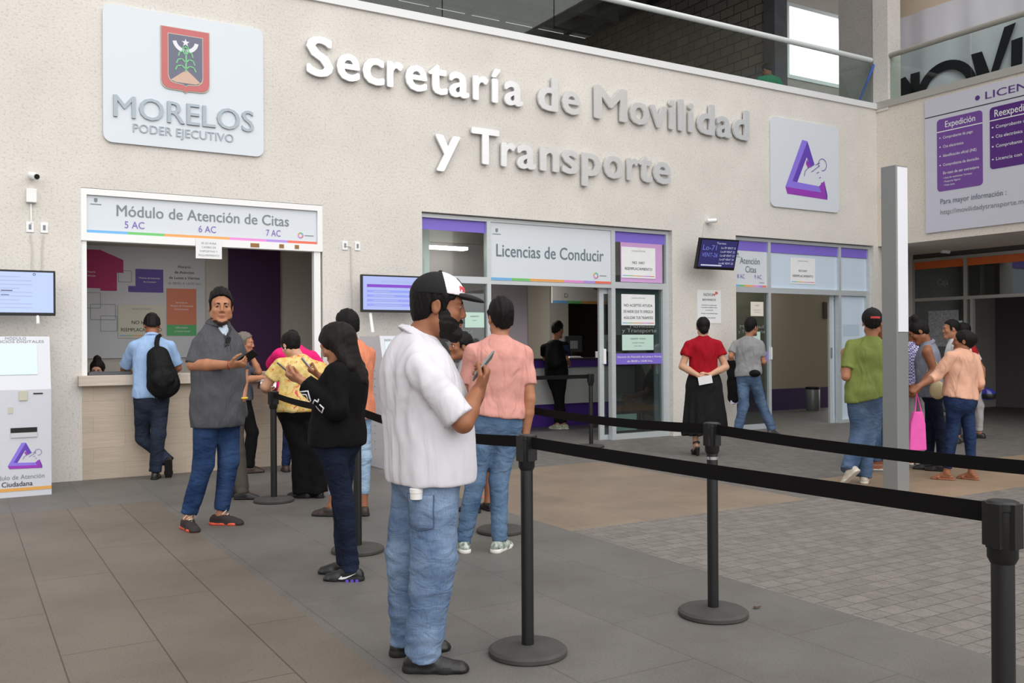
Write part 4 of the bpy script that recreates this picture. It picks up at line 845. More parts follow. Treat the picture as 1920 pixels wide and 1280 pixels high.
def nets(F, xs, ys, zs):
    """one closed surface through the zero level"""
    S = F < 0; nx, ny, nz = F.shape
    ne = lambda i, j, k: S[i:nx-1+i, j:ny-1+j, k:nz-1+k]
    cnt = np.zeros((nx-1, ny-1, nz-1), np.int8)
    for i in (0, 1):
        for j in (0, 1):
            for k in (0, 1): cnt += ne(i, j, k)
    act = (cnt > 0) & (cnt < 8); idx = np.argwhere(act)
    if not len(idx): return np.zeros((0, 3)), []
    vid = np.full(act.shape, -1, np.int32); vid[act] = np.arange(len(idx))
    acc = np.zeros((len(idx), 3)); num = np.zeros(len(idx)); ax = [xs, ys, zs]
    cr = [(i, j, k) for i in (0, 1) for j in (0, 1) for k in (0, 1)]
    for a in range(3):
        for c in cr:
            if c[a]: continue
            d = list(c); d[a] = 1
            p0 = idx+np.array(c); p1 = idx+np.array(d)
            f0 = F[p0[:, 0], p0[:, 1], p0[:, 2]]; f1 = F[p1[:, 0], p1[:, 1], p1[:, 2]]
            m = (f0 < 0) != (f1 < 0); t = np.where(m, f0/np.where(m, f0-f1, 1), 0)
            pos = np.stack([ax[q][p0[:, q]] for q in range(3)], 1).astype(float)
            pos[:, a] += t*(ax[a][p1[:, a]]-ax[a][p0[:, a]])
            acc[m] += pos[m]; num[m] += 1
    V = acc/num[:, None]; Q = []
    for a in range(3):
        b, c = (a+1) % 3, (a+2) % 3
        s0 = [slice(None)]*3; s1 = [slice(None)]*3; s0[a] = slice(0, -1); s1[a] = slice(1, None)
        E = np.argwhere(S[tuple(s0)] != S[tuple(s1)])
        E = E[(E[:, b] > 0) & (E[:, c] > 0) & (E[:, b] < F.shape[b]-1) & (E[:, c] < F.shape[c]-1)]
        if not len(E): continue
        o = np.zeros((4, 3), int); o[1, b] = -1; o[2, b] = -1; o[2, c] = -1; o[3, c] = -1
        q = np.stack([vid[tuple((E+o[k]).T)] for k in range(4)], 1)
        ins = S[tuple(E.T)]; q[~ins] = q[~ins][:, ::-1]; Q.append(q)
    return V, np.concatenate(Q)
def wob(X, Y, Z, f, seed):
    rs = np.random.RandomState(seed); out = 0
    for k in range(4):
        d = rs.randn(3); d /= np.linalg.norm(d); out = out+np.sin((X*d[0]+Y*d[1]+Z*d[2])*f*(1+.45*k)+rs.rand()*6.28)/(1+.5*k)
    return out/2.2
def solidify(name, ops, m, parent=None, cell=.01, fine=(), pad=.02, disp=None, rz=None, loc=None, smooth=1):
    """ops: ('u', prim, k) join, ('s', prim, k) carve, ('i', plane, k) trim"""
    lo = np.min([o[1][0][0] for o in ops if o[0] == 'u'], 0)-pad; hi = np.max([o[1][0][1] for o in ops if o[0] == 'u'], 0)+pad
    ax = [axis_pts(lo[q], hi[q], cell, [(a[q], b[q], s) for a, b, s in fine]).astype(np.float32) for q in range(3)]
    F = np.full([len(a) for a in ax], .2, np.float32)
    G = [ax[0][:, None, None], ax[1][None, :, None], ax[2][None, None, :]]
    for o in ops:
        k = max(o[2], 1e-4)
        if o[0] == 'i':
            d = o[1](*G)
            F = np.maximum(F, d) if o[2] < .001 else -_smin(-F, -d, k); continue
        (b0, b1), f = o[1]; mg = k+.05
        sl = tuple(slice(max(0, np.searchsorted(ax[q], b0[q]-mg)-1), np.searchsorted(ax[q], b1[q]+mg)+1) for q in range(3))
        d = f(G[0][sl[0]], G[1][:, sl[1]], G[2][:, :, sl[2]]).astype(np.float32)
        F[sl] = _smin(F[sl], d, k) if o[0] == 'u' else -_smin(-F[sl], d, k)
    if disp is not None: F = F+disp(*G).astype(np.float32)
    F[0] = F[-1] = .2; F[:, 0] = F[:, -1] = .2; F[:, :, 0] = F[:, :, -1] = .2
    V, Q = nets(F, *ax)
    if smooth and len(V):
        e = np.concatenate([Q[:, [0, 1]], Q[:, [1, 2]], Q[:, [2, 3]], Q[:, [3, 0]]]); n = len(V)
        for _ in range(smooth):
            s = np.zeros_like(V); c = np.bincount(e[:, 0], minlength=n)+np.bincount(e[:, 1], minlength=n)
            for q in range(3): s[:, q] = np.bincount(e[:, 0], V[e[:, 1], q], n)+np.bincount(e[:, 1], V[e[:, 0], q], n)
            V = V*.5+.5*s/np.maximum(c, 1)[:, None]
    me = bpy.data.meshes.new(name); me.vertices.add(len(V)); me.vertices.foreach_set('co', V.astype(np.float32).ravel())
    me.loops.add(len(Q)*4); me.loops.foreach_set('vertex_index', np.asarray(Q, np.int32).ravel()); me.polygons.add(len(Q))
    me.polygons.foreach_set('loop_start', np.arange(0, len(Q)*4, 4, dtype=np.int32)); me.polygons.foreach_set('use_smooth', np.ones(len(Q), bool))
    me.update(calc_edges=True); me.validate()
    me.materials.append(m); o = bpy.data.objects.new(name, me); COL.objects.link(o)
    if parent: o.parent = parent
    return o
def _smin(a, b, k):
    h = np.clip(.5+.5*(a-b)/k, 0, 1); return a*(1-h)+b*h-k*h*(1-h)

def fabric(name, rgb, rough=.85, fold=.35, fsc=9., weave=.02, noise=.08, col2=None, sheen=0.): 
    """cloth: slight tone variation, soft creases and fine weave in the bump"""
    if name in MATS: return MATS[name]
    m, N, L, p = ndt(name); MATS[name] = m; p.inputs['Roughness'].default_value = rough; p.inputs['Specular IOR Level'].default_value = .15
    v = N.new('ShaderNodeTexCoord').outputs['Object']; c = srgb(*rgb); c2 = srgb(*col2) if col2 else c
    n = noise_(N, L, v, 7, 5); r = ramp(N, L, n.outputs['Fac'], [(.3, tuple(x*(1-noise) for x in c)), (.7, tuple(min(1, x*(1+noise)) for x in c2))]); L.new(r.outputs[0], p.inputs['Base Color'])
    mp = N.new('ShaderNodeMapping'); mp.inputs['Scale'].default_value = (1, 1, .38); mp.inputs['Rotation'].default_value = (.3, .5, 0); L.new(v, mp.inputs[0])
    f = noise_(N, L, mp.outputs[0], fsc, 3, .45); f.inputs['Distortion'].default_value = .6
    w = noise_(N, L, v, 400, 1); a = N.new('ShaderNodeMath'); a.operation = 'MULTIPLY_ADD'; a.inputs[1].default_value = weave*.1; L.new(w.outputs['Fac'], a.inputs[0]); L.new(f.outputs['Fac'], a.inputs[2])
    bumpn(N, L, p, a.outputs[0], min(1, fold*1.9), .05); return m
noise_ = noise
def denim(name, rgb, light, fade=.5):
    if name in MATS: return MATS[name]
    m, N, L, p = ndt(name); MATS[name] = m; p.inputs['Roughness'].default_value = .9; p.inputs['Specular IOR Level'].default_value = .12
    v = N.new('ShaderNodeTexCoord').outputs['Object']; c = srgb(*rgb); l = srgb(*light)
    n = noise(N, L, v, 4.5, 3, .5); mp = N.new('ShaderNodeMapping'); mp.inputs['Scale'].default_value = (60, 60, 5); L.new(v, mp.inputs[0]); g = noise(N, L, mp.outputs[0], 6, 3, .6)
    r1 = ramp(N, L, n.outputs['Fac'], [(.5-.25*fade, c), (.5+.25*fade, l)]); r2 = ramp(N, L, g.outputs['Fac'], [(.3, (.8,)*3), (.7, (1.15,)*3)])
    L.new(mixc(N, L, 1., r1.outputs[0], r2.outputs[0], 'MULTIPLY'), p.inputs['Base Color'])
    m2 = N.new('ShaderNodeMapping'); m2.inputs['Scale'].default_value = (.8, .8, 1.5); L.new(v, m2.inputs[0]); f = noise(N, L, m2.outputs[0], 12, 3, .45); f.inputs['Distortion'].default_value = .8
    bumpn(N, L, p, f.outputs['Fac'], .5, .04); return m
def skin(name, rgb):
    if name in MATS: return MATS[name]
    m, N, L, p = ndt(name); MATS[name] = m; p.inputs['Roughness'].default_value = .5; p.inputs['Specular IOR Level'].default_value = .35
    c = srgb(*rgb); v = N.new('ShaderNodeTexCoord').outputs['Object']; n = noise(N, L, v, 22, 4)
    r = ramp(N, L, n.outputs['Fac'], [(.3, tuple(x*.9 for x in c)), (.7, tuple(min(1, x*1.07) for x in c))]); L.new(r.outputs[0], p.inputs['Base Color'])
    p.inputs['Subsurface Weight'].default_value = .08; p.inputs['Subsurface Radius'].default_value = (.02, .008, .004); return m
def hairm(name, rgb):
    if name in MATS: return MATS[name]
    m, N, L, p = ndt(name); MATS[name] = m; p.inputs['Roughness'].default_value = .55; p.inputs['Specular IOR Level'].default_value = .22
    c = srgb(*rgb); v = N.new('ShaderNodeTexCoord').outputs['Object']; mp = N.new('ShaderNodeMapping'); mp.inputs['Scale'].default_value = (60, 60, 14); L.new(v, mp.inputs[0]); n = noise(N, L, mp.outputs[0], 4, 4)
    r = ramp(N, L, n.outputs['Fac'], [(.3, tuple(x*.6 for x in c)), (.7, tuple(min(1, x*1.35) for x in c))]); L.new(r.outputs[0], p.inputs['Base Color']); bumpn(N, L, p, n.outputs['Fac'], .5, .01); return m

MAN = [(-.16, .125, .085, .09), (-.04, .165, .105, .125), (.10, .168, .112, .125), (.30, .158, .115, .105), (.48, .158, .115, .10), (.68, .176, .125, .118), (.84, .165, .105, .112), (.95, .105, .075, .085), (1.03, .058, .058, .06)]
BIGMAN = [(-.16, .145, .11, .11), (-.04, .195, .15, .155), (.10, .205, .185, .15), (.28, .208, .215, .145), (.46, .205, .205, .145), (.66, .208, .165, .15), (.82, .19, .125, .145), (.95, .115, .085, .10), (1.03, .066, .066, .07)]
WOMAN = [(-.16, .14, .095, .10), (-.04, .182, .115, .14), (.10, .178, .118, .132), (.30, .15, .115, .10), (.48, .142, .112, .095), (.66, .15, .142, .105), (.82, .142, .105, .10), (.95, .09, .07, .08), (1.03, .05, .05, .052)]
BIGWOMAN = [(-.16, .155, .11, .115), (-.04, .208, .14, .165), (.10, .205, .155, .155), (.30, .185, .165, .125), (.48, .175, .155, .125), (.66, .178, .165, .13), (.82, .162, .12, .125), (.95, .10, .08, .09), (1.03, .056, .056, .058)]
SLIM = [(s, a*.93, b*.9, c*.92) for s, a, b, c in MAN]
class Rig: pass
def rotz(v, a): c, s = math.cos(a), math.sin(a); return A3(v[0]*c-v[1]*s, v[0]*s+v[1]*c, v[2])
def facing(phi): return A3(math.sin(R(phi)), math.cos(R(phi)), 0), A3(math.cos(R(phi)), -math.sin(R(phi)), 0)
def make_rig(sp):
    g = Rig(); s = g.s = sp.get('s', 1.); J = {k: A3(*v) for k, v in sp['J'].items()}; g.J = J
    g.P, g.N = J['P'], J['N']; g.fp, g.rp = facing(sp['phi']); g.ft, g.rt = facing(sp.get('phit', sp['phi']))
    up = nv(g.N-g.P); g.up = up; g.rt = nv(g.rt-up*(g.rt@up)); g.ft = np.cross(up, g.rt)
    mid = J.get('M', (g.P+g.N)/2)
    def C(t): return g.P*(1-t)**2+2*t*(1-t)*(2*mid-(g.P+g.N)/2)+g.N*t*t if 0 <= t <= 1 else (g.N+(g.N-g.P)*(t-1) if t > 1 else g.P+(g.N-g.P)*t*.0+A3(0, 0, np.linalg.norm(g.N-g.P)*t))
    g.C = C
    def sec(t, a, b, d, e=0.):
        q = min(max(t, 0), 1); r = nv(g.rp*(1-q)+g.rt*q); f = nv(g.fp*(1-q)+g.ft*q); return (C(t), r, f, a*s*g.wx+e, b*s*g.wy+e, d*s*g.wy+e)
    g.wx = sp.get('wx', 1.); g.wy = sp.get('wy', 1.); g.sec = sec; g.tab = sp.get('build', MAN)
    sw = sp.get('sw', .17)*s
    g.SR = J.get('SR', C(.86)+g.rt*sw); g.SL = J.get('SL', C(.86)-g.rt*sw)
    hw = sp.get('hw', .088)*s; g.HR = g.P+g.rp*hw+A3(0, 0, -.03*s); g.HL = g.P-g.rp*hw+A3(0, 0, -.03*s)
    hd = sp.get('head', (sp['phi'], 0, 0)); f, r = facing(hd[0]); pt = R(hd[1]); ro = R(hd[2]) if len(hd) > 2 else 0
    u = A3(0, 0, 1); f2 = f*math.cos(pt)-u*math.sin(pt); u2 = u*math.cos(pt)+f*math.sin(pt); r2 = r*math.cos(ro)+u2*math.sin(ro); u2 = u2*math.cos(ro)-r*math.sin(ro)
    g.hf, g.hr, g.hu = f2, r2, u2; g.H = J['H']; hs = g.hs = s*sp.get('hs', 1.)
    g.h = lambda x, y, z: g.H+(g.hr*x+g.hf*y+g.hu*z)*hs
    g.hax = (g.hr, g.hf, g.hu); g.cheek = sp.get('cheek', 0); return g
def torso_ops(g, t0, t1, e=0., k=.02, drape=0.):
    T = [x for x in g.tab]; out = []; S = []
    run = 0
    rows = []
    for (t, a, b, d) in sorted(T, reverse=True):
        if drape and t < .72: a2 = max(a, run[0]*drape); b2 = max(b, run[1]*drape); d2 = max(d, run[2]*drape*.96)
        else: a2, b2, d2 = a, b, d
        run = (a2, b2, d2); rows.append((t, a2, b2, d2))
    rows.sort()
    ts = [r[0] for r in rows]; f = lambda t: [float(np.interp(t, ts, [r[i] for r in rows])) for i in (1, 2, 3)]
    n = 14; tt = np.linspace(t0, t1, n)
    S = [g.sec(t, *f(t), e) for t in tt]
    return [('u', loft(S[i], S[i+1]), k) for i in range(n-1)]
def head_ops(g, e=0., face=True):
    h = g.h; s = g.hs; ax = g.hax; o = []
    o += [('u', ell(h(0, -.014, .034), A3(.077+e, .098+e, .088+e)*s, ax), .001), ('u', ell(h(0, .028, -.035), A3(.062+e, .068+e, .088+e)*s, ax), .03*s)]
    o += [('u', cone(h(.046, .0, -.07), h(.014, .078, -.104), (.026+e)*s, (.022+e)*s), .02*s), ('u', cone(h(-.046, .0, -.07), h(-.014, .078, -.104), (.026+e)*s, (.022+e)*s), .02*s), ('u', cone(h(-.008, .082, -.104), h(.008, .082, -.104), (.021+e)*s, (.021+e)*s), .02*s)]
    if g.cheek:
        for q in (-1, 1): o.append(('u', ell(h(q*.040, .030, -.058), A3(.034, .042, .040)*s*g.cheek, ax), .03*s))
    if face:
        o += [('u', cone(h(-.036, .078, .030), h(.036, .078, .030), .013*s, .013*s), .02*s)]
        for q in (-1, 1):
            o += [('u', ell(h(q*.043, .066, -.022), A3(.022, .02, .02)*s, ax), .02*s), ('s', ell(h(q*.033, .100, .008), A3(.020, .018, .013)*s, ax), .014*s)]
        o += [('u', cone(h(0, .089, .022), h(0, .1065, -.023), .0085*s, .0118*s), .012*s), ('u', ell(h(.012, .098, -.030), A3(.009, .012, .008)*s, ax), .006*s), ('u', ell(h(-.012, .098, -.030), A3(.009, .012, .008)*s, ax), .006*s)]
        for q in (-1, 1): o += [('u', ell(h(q*.032, .079, .008), A3(.0142, .0142, .0142)*s, ax), .003*s), ('s', ell(h(q*.032, .094, .0065), A3(.0125, .012, .0032)*s, ax), .002*s)]
        o += [('u', ell(h(0, .0925, -.061), A3(.023, .012, .0065)*s, ax), .006*s), ('u', ell(h(0, .0915, -.0735), A3(.020, .012, .0075)*s, ax), .006*s), ('s', cone(h(-.02, .103, -.067), h(.02, .103, -.067), .0022*s, .0022*s), .003*s)]
        for q in (-1, 1):
            ea = (nv(g.hr+q*.3*g.hf*-1), nv(g.hf+q*.3*g.hr), g.hu)
            o += [('u', ell(h(q*.080, -.012, -.004), A3(.009, .020, .032)*s, ea), .008*s), ('s', ell(h(q*.090, -.008, .000), A3(.006, .011, .020)*s, ea), .004*s)]
    return o
def hand_ops(g, W, hp, side, k=.008):
    """palm, four fingers of unequal length bent at three joints, thumb from the side of the palm"""
    s = g.s; d = nv(hp['d']); n = nv(hp['n']); n = nv(n-d*(n@d)); t = np.cross(d, n)*(1 if side == 'R' else -1); c = hp.get('curl', .4)
    c = c if isinstance(c, (list, tuple)) else [c, c*1.05, c*1.1, c*1.15]; o = []
    o += [('u', cone(W-d*.01*s, W+d*.03*s, .027*s, .033*s, n, 1.6), .02*s), ('u', cone(W+d*.035*s+t*.004*s, W+d*.078*s, .037*s, .041*s, n, 2.5), .015*s)]
    for (y, L, r0), cc in zip(((.030, .070, .0092), (.010, .078, .0095), (-.010, .072, .0092), (-.028, .056, .0082)), c):
        p = W+d*(.086-.004*abs(y)/.03)*s+t*y*s; a = 0.; dd = d+t*y*1.2
        dd = nv(dd)
        for q, (fr, an) in enumerate(((.46, 62), (.30, 75), (.24, 50))):
            a += R(an)*cc; v = dd*math.cos(a)+n*math.sin(a); p2 = p+v*L*fr*s
            o.append(('u', cone(p, p2, (r0-.0007*q)*s, (r0-.0007*(q+1))*s), k*s if q == 0 else .002*s)); p = p2
    tc = hp.get('thumb', .5); p = W+d*.028*s+t*.028*s+n*.004*s; v = nv(d*.62+t*.72+n*.25); p2 = p+v*.042*s; v2 = nv(d*.85+t*(.45-.6*tc)+n*(.25+.7*tc)); p3 = p2+v2*.034*s; v3 = nv(d*.8+t*(.2-.7*tc)+n*(.2+.9*tc)); p4 = p3+v3*.026*s
    o += [('u', cone(p, p2, .0155*s, .0115*s), .012*s), ('u', cone(p2, p3, .0112*s, .0102*s), .002*s), ('u', cone(p3, p4, .0102*s, .0085*s), .002*s)]
    return o
def body_ops(g, sp):
    s = g.s; fa = sp.get('fa', 1.)*s; fl = sp.get('fl', 1.)*s; J = g.J; o = torso_ops(g, -.14, 1.0, -.004*s, .02*s)
    for S, sg in ((g.SR, 1), (g.SL, -1)):
        o.append(('u', cone(g.C(.95)+g.rt*sg*.045*s, S, .048*s, .05*fa), .03*s))
    for q, S in (('R', g.SR), ('L', g.SL)):
        E, Wr = J['E'+q], J['W'+q]; m = E*.62+Wr*.38
        o += [('u', cone(S, E, .052*fa, .040*fa), .02*s), ('u', cone(E, m, .041*fa, .042*fa), .012*s), ('u', cone(m, Wr, .042*fa, .026*(fa+s)/2), .012*s)]
    for q, Hp in (('R', g.HR), ('L', g.HL)):
        K, A = J['K'+q], J['A'+q]; m = K*.66+A*.34
        o += [('u', cone(Hp, K, .074*fl, .047*s), .03*s), ('u', cone(K, m, .045*s, .047*s), .02*s), ('u', cone(m, A, .047*s, .034*s), .02*s)]
    o += [('u', cone(g.N-g.up*.02*s, g.h(0, -.022, -.05), .058*s*sp.get('nk', 1), .056*s*sp.get('nk', 1)), .025*s)]
    return o
def foot_frame(g, q, sp):
    A = g.J['A'+q]; yaw, lift = sp.get('foot'+q, (sp['phi'], 0)); f, r = facing(yaw); l = R(lift); f2 = f*math.cos(l)-A3(0, 0, 1)*math.sin(l); u2 = A3(0, 0, 1)*math.cos(l)+f*math.sin(l)
    return A, f2, r, u2
def foot_ops(g, A, f, r, u, e=0.):
    s = g.s; b = lambda y, z, x=0: A+(f*y+u*z+r*x)*s
    return [('u', cone(b(-.045, -.052), b(.03, -.05), (.030+e)*s, (.032+e)*s), .02*s), ('u', cone(b(0, 0), b(-.02, -.05), (.034+e)*s, (.03+e)*s), .02*s), ('u', cone(b(.0, -.01), b(.11, -.058), (.032+e)*s, (.022+e)*s), .02*s), ('u', cone(b(.10, -.062), b(.135, -.064), (.038+e)*s, (.030+e)*s, u, 1.6), .02*s)]
def shoe(g, root, q, sp, k):
    A, f, r, u = foot_frame(g, q, sp); s = g.s; b = lambda y, z, x=0: A+(f*y+u*z+r*x)*s; c = max(k.get('c', .007), .005)
    hi = k.get('high', 0); L = k.get('long', .155)
    ops = [('u', cone(b(-.052, -.050), b(.03, -.05), .036*s, .038*s, r, 1.05), .02*s), ('u', cone(b(-.03, -.03+hi), b(.02, -.03+hi), .036*s, .036*s, r, 1.0), .02*s), ('u', cone(b(.02, -.03), b(.10, -.055), .036*s, .027*s), .025*s), ('u', cone(b(.09, -.058), b(L-.02, -.06), .042*s, .033*s, u, 1.45), .02*s), ('u', cone(b(-.045, -.075), b(L-.015, -.075), .038*s, .04*s, u, 2.), .02*s)]
    ops.append(('i', half(b(0, -.0845), -u), 0)); ops.append(('i', half(b(0, -.008+hi), u), .004))
    o = solidify('shoe', ops, k['m'], root, c)
    if 'sole' in k:
        th = k.get('th', .022)
        so = [('u', cone(b(-.05, -.072), b(.02, -.072), .042*s, .038*s, u, 1.2), .01*s), ('u', cone(b(.02, -.072), b(.10, -.072), .036*s, .046*s, u, 1.2), .02*s), ('u', cone(b(.10, -.072), b(L-.015, -.072), .046*s, .038*s, u, 1.2), .01*s), ('i', half(b(0, -.0855), -u), 0), ('i', half(b(0, -.0855+th), u), 0)]
        solidify('sole', so, k['sole'], o, c*.8, smooth=0)
    if k.get('laces'):
        m = MB()
        for i in range(4): y = .035+i*.018; z = .004-.014*i-.004; m.tube([b(y, z-.002, -.022), b(y+.004, z+.012, 0), b(y, z-.002, .022)], .004*s, 6)
        m.tube([b(.03, .005, 0), b(.055, .03, .03), b(.03, .0, .045)], .004*s, 6); m.tube([b(.03, .005, 0), b(.05, .03, -.03), b(.03, .0, -.045)], .004*s, 6)
        mo = m.build('laces', k['laces']); mo.parent = o
    return o
def place(o, sp):
    o.location = (sp['pos'][0], sp['pos'][1], sp.get('z0', 0)); o.rotation_euler = (0, 0, -YAW)
def v2w(sp, p): 
    p = A3(*p); c, s = math.cos(-YAW), math.sin(-YAW); return (sp['pos'][0]+p[0]*c-p[1]*s, sp['pos'][1]+p[0]*s+p[1]*c, sp.get('z0', 0)+p[2])
def hair_short(g, root, m, cell, th=.014, front=.07, low=-.055, top=.0, wave=.0, side=.0, capz=None, sb=True):
    """cropped hair: a thick cap over the skull, cut at the hairline, clear of face and ears"""
    h = g.h; s = g.hs; ax = g.hax
    ops = [('u', ell(h(0, -.016, .036+top*.4), A3(.077+th*.75+side, .098+th, .088+th+top)*s, ax), .001), ('u', ell(h(0, -.05, -.03), A3(.066+side, .062, .06)*s, ax), .03*s)]
    hp_ = half(h(0, front, .06), nv(g.hf*1-g.hu*.42)); ops += [('i', lambda X, Y, Z: hp_(X, Y, Z)+.004*wob(X, Y, Z, 150, 12), .014), ('s', ell(h(0, .095, -.03), A3(.085, .085, .085)*s, ax), .012*s), ('i', half(h(0, -.09, low), nv(-g.hu+g.hf*.9)), .006)]
    for q in (-1, 1): ops.append(('s', ell(h(q*.088, -.006, -.014), A3(.022, .030, .036)*s, ax), .006*s))
    if sb:
        for q in (-1, 1): ops.append(('u', cone(h(q*(.068+th*.5), .018, .045), h(q*(.064+th*.5), .020, -.012), .017*s, .009*s), .01*s))
    if capz is not None: ops.append(('i', half(h(0, 0, capz), g.hu), .004))
    return solidify('hair', ops, m, root, cell, disp=lambda X, Y, Z: .0042*wob(X, Y, Z, 150, 3)+wave*wob(X, Y, Z, 75, 5))
def eyes(g, root, sp, gaze=(0, 1, 0)):
    w = mat('eye_white', (232, 228, 222), .2); ir = mat('eye_iris', (38, 22, 14), .1); gz = nv(g.hr*gaze[0]+g.hf*gaze[1]+g.hu*gaze[2])
    for q in (-1, 1):
        c = g.h(q*.032, .079, .008); rr = .0128*g.hs; m = MB(); a = nv(np.cross(gz, g.hu)); b = np.cross(a, gz); n = 14; vs = []; fs = []; mi = []
        for i in range(9):
            th = math.pi*i/8
            for k in range(n): an = 2*math.pi*k/n; vs.append(c+(gz*math.cos(th)+(a*math.cos(an)+b*math.sin(an))*math.sin(th))*rr)
        for i in range(8):
            for k in range(n): m_ = 1 if i < 2 else 0; fs.append((i*n+k, i*n+(k+1) % n, (i+1)*n+(k+1) % n, (i+1)*n+k)); mi.append(m_)
        m.v = [tuple(x) for x in vs]; m.f = fs; m.m = mi; o = m.build('eye', [w, ir], smooth=True, sharp=180); o.parent = root
def brows(g, root, m, th=.0045, dz=0.):
    for q in (-1, 1):
        b = MB(); s = g.hs; b.tube([g.h(q*.013, .0925, .027+dz), g.h(q*.030, .0885, .0295+dz), g.h(q*.049, .0725, .0265+dz)], [th*s, th*s*1.15, th*s*.5], 8); o = b.build('eyebrow', m, smooth=True, sharp=180); o.parent = root
def lips(g, root, m):
    s = g.hs; ax = g.hax; solidify('lips', [('u', ell(g.h(0, .096, -.0615), A3(.021, .011, .0048)*s, ax), .001), ('u', ell(g.h(0, .095, -.073), A3(.018, .0115, .0058)*s, ax), .003*s), ('s', cone(g.h(-.02, .106, -.067), g.h(.02, .106, -.067), .002*s, .002*s), .002*s)], m, root, .0028)
def person(sp):
    g = make_rig(sp); s = g.s; c = sp.get('c', .012); hc = sp.get('hc', c*.6); J = g.J
    ops = body_ops(g, sp)+head_ops_joined(g)
    fine = [(g.H-.15*s, g.H+.15*s, hc)]
    for q in 'RL':
        hp = sp.get('hand'+q)
        if hp: ops += hand_ops(g, J['W'+q], hp, q); w = J['W'+q]+nv(hp['d'])*.08*s; fine.append((w-.095*s, w+.095*s, hc))
        A, f, r, u = foot_frame(g, q, sp)
        ops += foot_ops(g, A, f, r, u, -.004)
        if sp.get('toes'): fine.append((A-.12, A+.12, hc))
    root = solidify('person', ops, sp['skin'], None, c, fine); place(root, sp); tag(root, sp['label'], 'person', sp.get('group'))
    for fn in sp.get('wear', []): fn(g, root, sp)
    return root, g
def head_ops_joined(g):
    o = head_ops(g); o[0] = ('u', o[0][1], .02*g.hs); return o
# ---- garments, each returns a function(g, root, sp)
def fold_disp(a, f, seed, zc=None):
    def d(X, Y, Z):
        w = a*wob(X, Y, Z*.8, f, seed)
        return w
    return d
def shirt(m, hem, sleeve=.62, e=.012, drape=.97, col=None, top=.99, seed=1, fold=.004, se=.012, hemtilt=(0, 0), open_=None, cuff=False, name='shirt', neck=None, t0=-.12, vf=0.):
    def fn(g, root, sp):
        s = g.s; fa = sp.get('fa', 1.)*s; J = g.J; c = sp.get('c', .012)
        ops = torso_ops(g, t0, top, e*s, .02*s, drape)
        for q, S, sg in (('R', g.SR, 1), ('L', g.SL, -1)):
            E, Wr = J['E'+q], J['W'+q]
            E1 = S if sleeve >= 0 else S*.8+g.C(.86)*.2; ops.append(('u', cone(g.C(.95)+g.rt*sg*.045*s, E1, .048*s+e*s*.8, (.05*fa+se*.7*s) if sleeve >= 0 else .045*s), .02*s))
            if sleeve > 0:
                if sleeve <= 1: ops.append(('u', cone(S, S+(E-S)*sleeve, .052*fa+se*.8*s, (.052-.010*sleeve)*fa+se*1.35*s, cap1=True), .004*s))
                else: ops += [('u', cone(S, E, .052*fa+se*s, .043*fa+se*s), .014*s), ('u', cone(E, E+(Wr-E)*(sleeve-1), .044*fa+se*s, .032*fa+se*s, cap1=True), .015*s)]
            elif sleeve == 0: ops.append(('s', cone(S+g.rt*sg*.02*s, S+g.rt*sg*.2*s, .05*fa, .05*fa), .01*s))
        fl = sp.get('fl', 1.)*s
        for Hp in (g.HR, g.HL): ops.append(('u', cone(Hp+A3(0, 0, .08*s), Hp-A3(0, 0, .14*s), .080*fl+e*s, .094*fl+e*s), .06*s))
        sp['_hem'] = hem
        ops.append(('i', half((g.C(.05)[0], g.C(.05)[1], hem), nv(A3(hemtilt[0], hemtilt[1], -1))), 0))
        if neck: ops.append(('s', ell(g.C(1.0)+g.ft*neck[1]*s, A3(neck[0], neck[0], neck[0]*.8)*s), .008*s))
        def dsp(X, Y, Z):
            w = fold*wob(X, Y, Z*.8, 38, seed)
            if vf: w = w+vf*np.sin((X*g.rt[0]+Y*g.rt[1])*88+3.2*wob(X, Y, Z, 9, seed+2)+Z*7)*np.clip((Z-hem-.12*s)/(.2*s), 0, 1)*np.clip((g.N[2]-.05*s-Z)/(.12*s), 0, 1)*np.clip(-((X-g.N[0])*g.ft[0]+(Y-g.N[1])*g.ft[1])/(.12*s)+.5, .15, 1)
            return w
        o = solidify(name, ops, m, root, c, disp=dsp); sp['_shirt'] = o
        if col:
            na = nv(g.h(0, -.022, -.05)-g.N); n0 = g.N+na*.004*s; n1 = n0+na*.046*s; r0 = .074*s*sp.get('nk', 1)
            co = [('u', cone(n0-g.up*.03*s, n1, r0*1.12, r0*.98, cap1=True), .001), ('s', cone(n0-g.up*.06*s, n1+g.up*.1*s, r0*.84, r0*.84), .002), ('s', cone(n0+g.ft*r0*1.2-g.up*.02*s, n1+g.ft*r0*1.5, .012*s, .03*s), .003), ('u', cone(n1-na*.004*s, n0+na*.004*s, r0*1.05, r0*1.30, cap0=True, cap1=True), .003), ('s', cone(n0-g.up*.08*s, n1+g.up*.1*s, r0*.84, r0*.84), .002), ('s', cone(n0+g.ft*r0*1.4-g.up*.04*s, n1+g.ft*r0*1.5, .016*s, .035*s), .003)]
            solidify('collar', co, col, o, min(c, .008), smooth=0)
        return o
    return fn
def hug(objs, rows, d, off=.003):
    """drop rows of points along d onto the surface of objs, so that prints and patches lie on the cloth"""
    from mathutils.bvhtree import BVHTree
    tr = [BVHTree.FromPolygons([v.co.copy() for v in o.data.vertices], [tuple(p.vertices) for p in o.data.polygons]) for o in objs]; d = Vector(nv(d)); out = []
    for row in rows:
        r = []
        for p in row:
            p = Vector(p); best = None
            for t in tr:
                h = t.ray_cast(p-d*.8, d)
                if h[0] is not None and (best is None or h[3] < best[3]): best = h
            r.append(None if best is None else best[0]-d*off)
        out.append(r)
    return out
